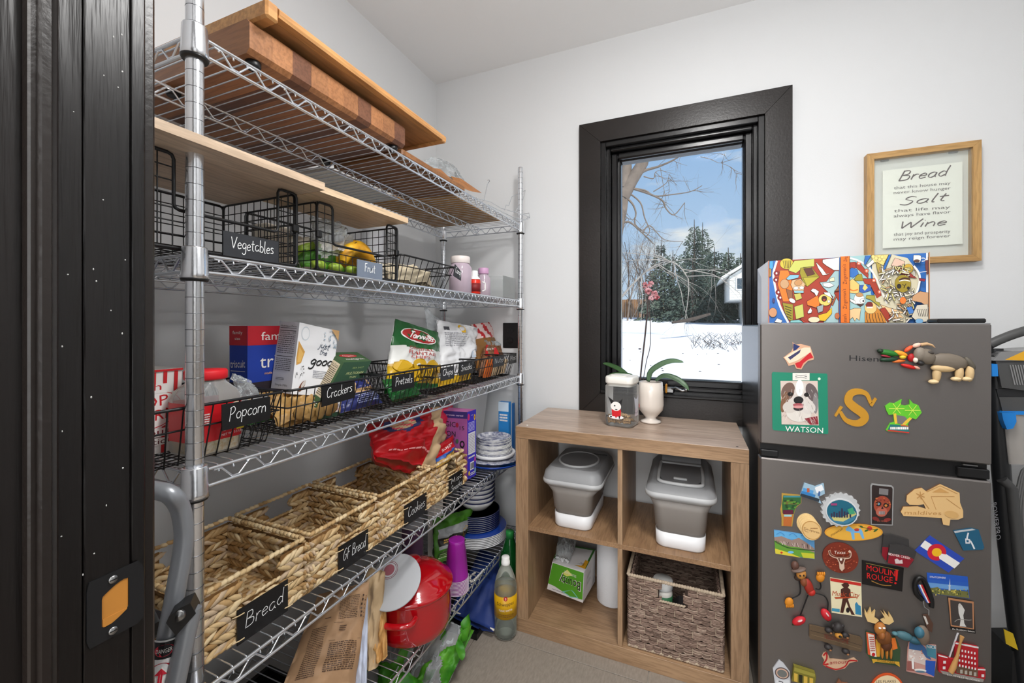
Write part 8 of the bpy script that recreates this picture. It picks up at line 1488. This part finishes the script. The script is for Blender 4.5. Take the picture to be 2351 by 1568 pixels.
# ================================================================= STICK VACUUM
mat('vac_grey', (84, 84, 84), .45, .3); mat('vac_dark', (34, 35, 37), .35); mat('vac_blue', (28, 130, 214), .4); mat('vac_silver', (150, 150, 150), .35, .5); mat('vac_yellow', (226, 190, 40), .5); mat('vac_orange', (226, 168, 40), .5); film('dust_cup', (206, 200, 194), .6, .08)
VY = 1.66
def vp(u, v, dy=0): return on(u, v, Y=VY+dy)
t = thing('stick_vacuum', 'grey and black cordless stick vacuum with blue clips standing beside the fridge', 'vacuum', (.83, VY, 0))
b = MB('vac_grey'); b.tube(smooth([vp(2270, 792), vp(2300, 778), vp(2345, 762), vp(2400, 752), vp(2440, 790), vp(2445, 850)], 4), .013, 10); b.build('handle', t)
def slab(P, dy, th, m, name='panel', par=t, bev=0):
    b = MB(m); A = [vp(u, v, dy) for u, v in P]; n = len(A); b.add(A+[a+Vector((0, th, 0)) for a in A], [tuple(range(n)), tuple(range(2*n-1, n-1, -1))]+[(i, n+i, n+(i+1) % n, (i+1) % n) for i in range(n)]); return b.build(name, par)
slab([(2282, 815), (2300, 806), (2440, 806), (2445, 895), (2380, 900), (2300, 890), (2292, 850)], -.03, .10, 'vac_grey', 'motor_housing')
slab([(2280, 828), (2298, 808), (2440, 800), (2442, 815), (2340, 828)], -.036, .11, 'vac_silver', 'top_cover')
slab([(2308, 826), (2352, 806), (2400, 806), (2352, 828)], -.037, .003, 'vac_orange', 'orange_strip')
for k in range(12): slab([(2318+k*6, 838), (2321+k*6, 838), (2332+k*6, 884), (2329+k*6, 884)], -.0325, .003, 'vac_silver', 'vent_slot')
slab([(2288, 893), (2440, 893), (2440, 912), (2292, 912)], -.02, .08, 'vac_dark', 'seam_band'); slab([(2294, 912), (2440, 912), (2438, 945), (2302, 945)], -.025, .09, 'vac_grey', 'filter_housing')
slab([(2303, 945), (2440, 945), (2436, 1070), (2318, 1066)], -.022, .08, 'dust_cup', 'dust_cup'); slab([(2300, 944), (2440, 944), (2440, 952), (2300, 952)], -.028, .02, 'vac_blue', 'blue_seal')
slab([(2277, 836), (2290, 836), (2292, 864), (2278, 864)], -.045, .02, 'vac_blue', 'blue_clip'); slab([(2300, 948), (2332, 948), (2334, 968), (2326, 984), (2312, 986), (2304, 966)], -.045, .02, 'vac_blue', 'release_button')
b = MB('vac_dark'); b.tube([vp(2284, 800, .0), vp(2292, 1000), vp(2312, 1250), vp(2342, 1480), vp(2352, 1568)], [.017, .020, .020, .022, .022], 10); b.build('wand', t)
b = MB('vac_grey'); b.tube([vp(2300, 1100, -.02), vp(2322, 1120, -.02), vp(2350, 1380, -.02), vp(2370, 1540, -.02)], .013, 8); b.build('inner_tube', t)
pic = Pic(lambda x, y, h=0: vp(x, y, -.0208-h), .0005); pic.text('POWERPRO', (2276, 1155), (2287, 1240), (12, -2), flat((150, 150, 154))); pic.build('lettering', t)
slab([(2305, 1445), (2326, 1455), (2338, 1493), (2310, 1478)], -.030, .003, 'vac_yellow', 'yellow_label')
slab([(2325, 1495), (2430, 1495), (2430, 1700), (2320, 1700)], -.01, .10, 'vac_dark', 'floor_head')
t = thing('power_cord', 'grey coiled power cord hanging behind the stick vacuum', 'cord', (.9, 1.78, .6)); b = MB('vac_silver')
for k in range(4): b.tube(smooth([on(2352+k*5, 1075, Y=1.80), on(2334+k*6, 1130, Y=1.80), on(2330+k*6, 1190, Y=1.80), on(2345+k*5, 1245, Y=1.80), on(2380+k*4, 1210, Y=1.80), on(2386+k*4, 1130, Y=1.80)], 4, True), .0035, 6, closed=True)
b.build('coil', t)
for o in list(sc.objects):
    if '_w' in o: del o['_w']
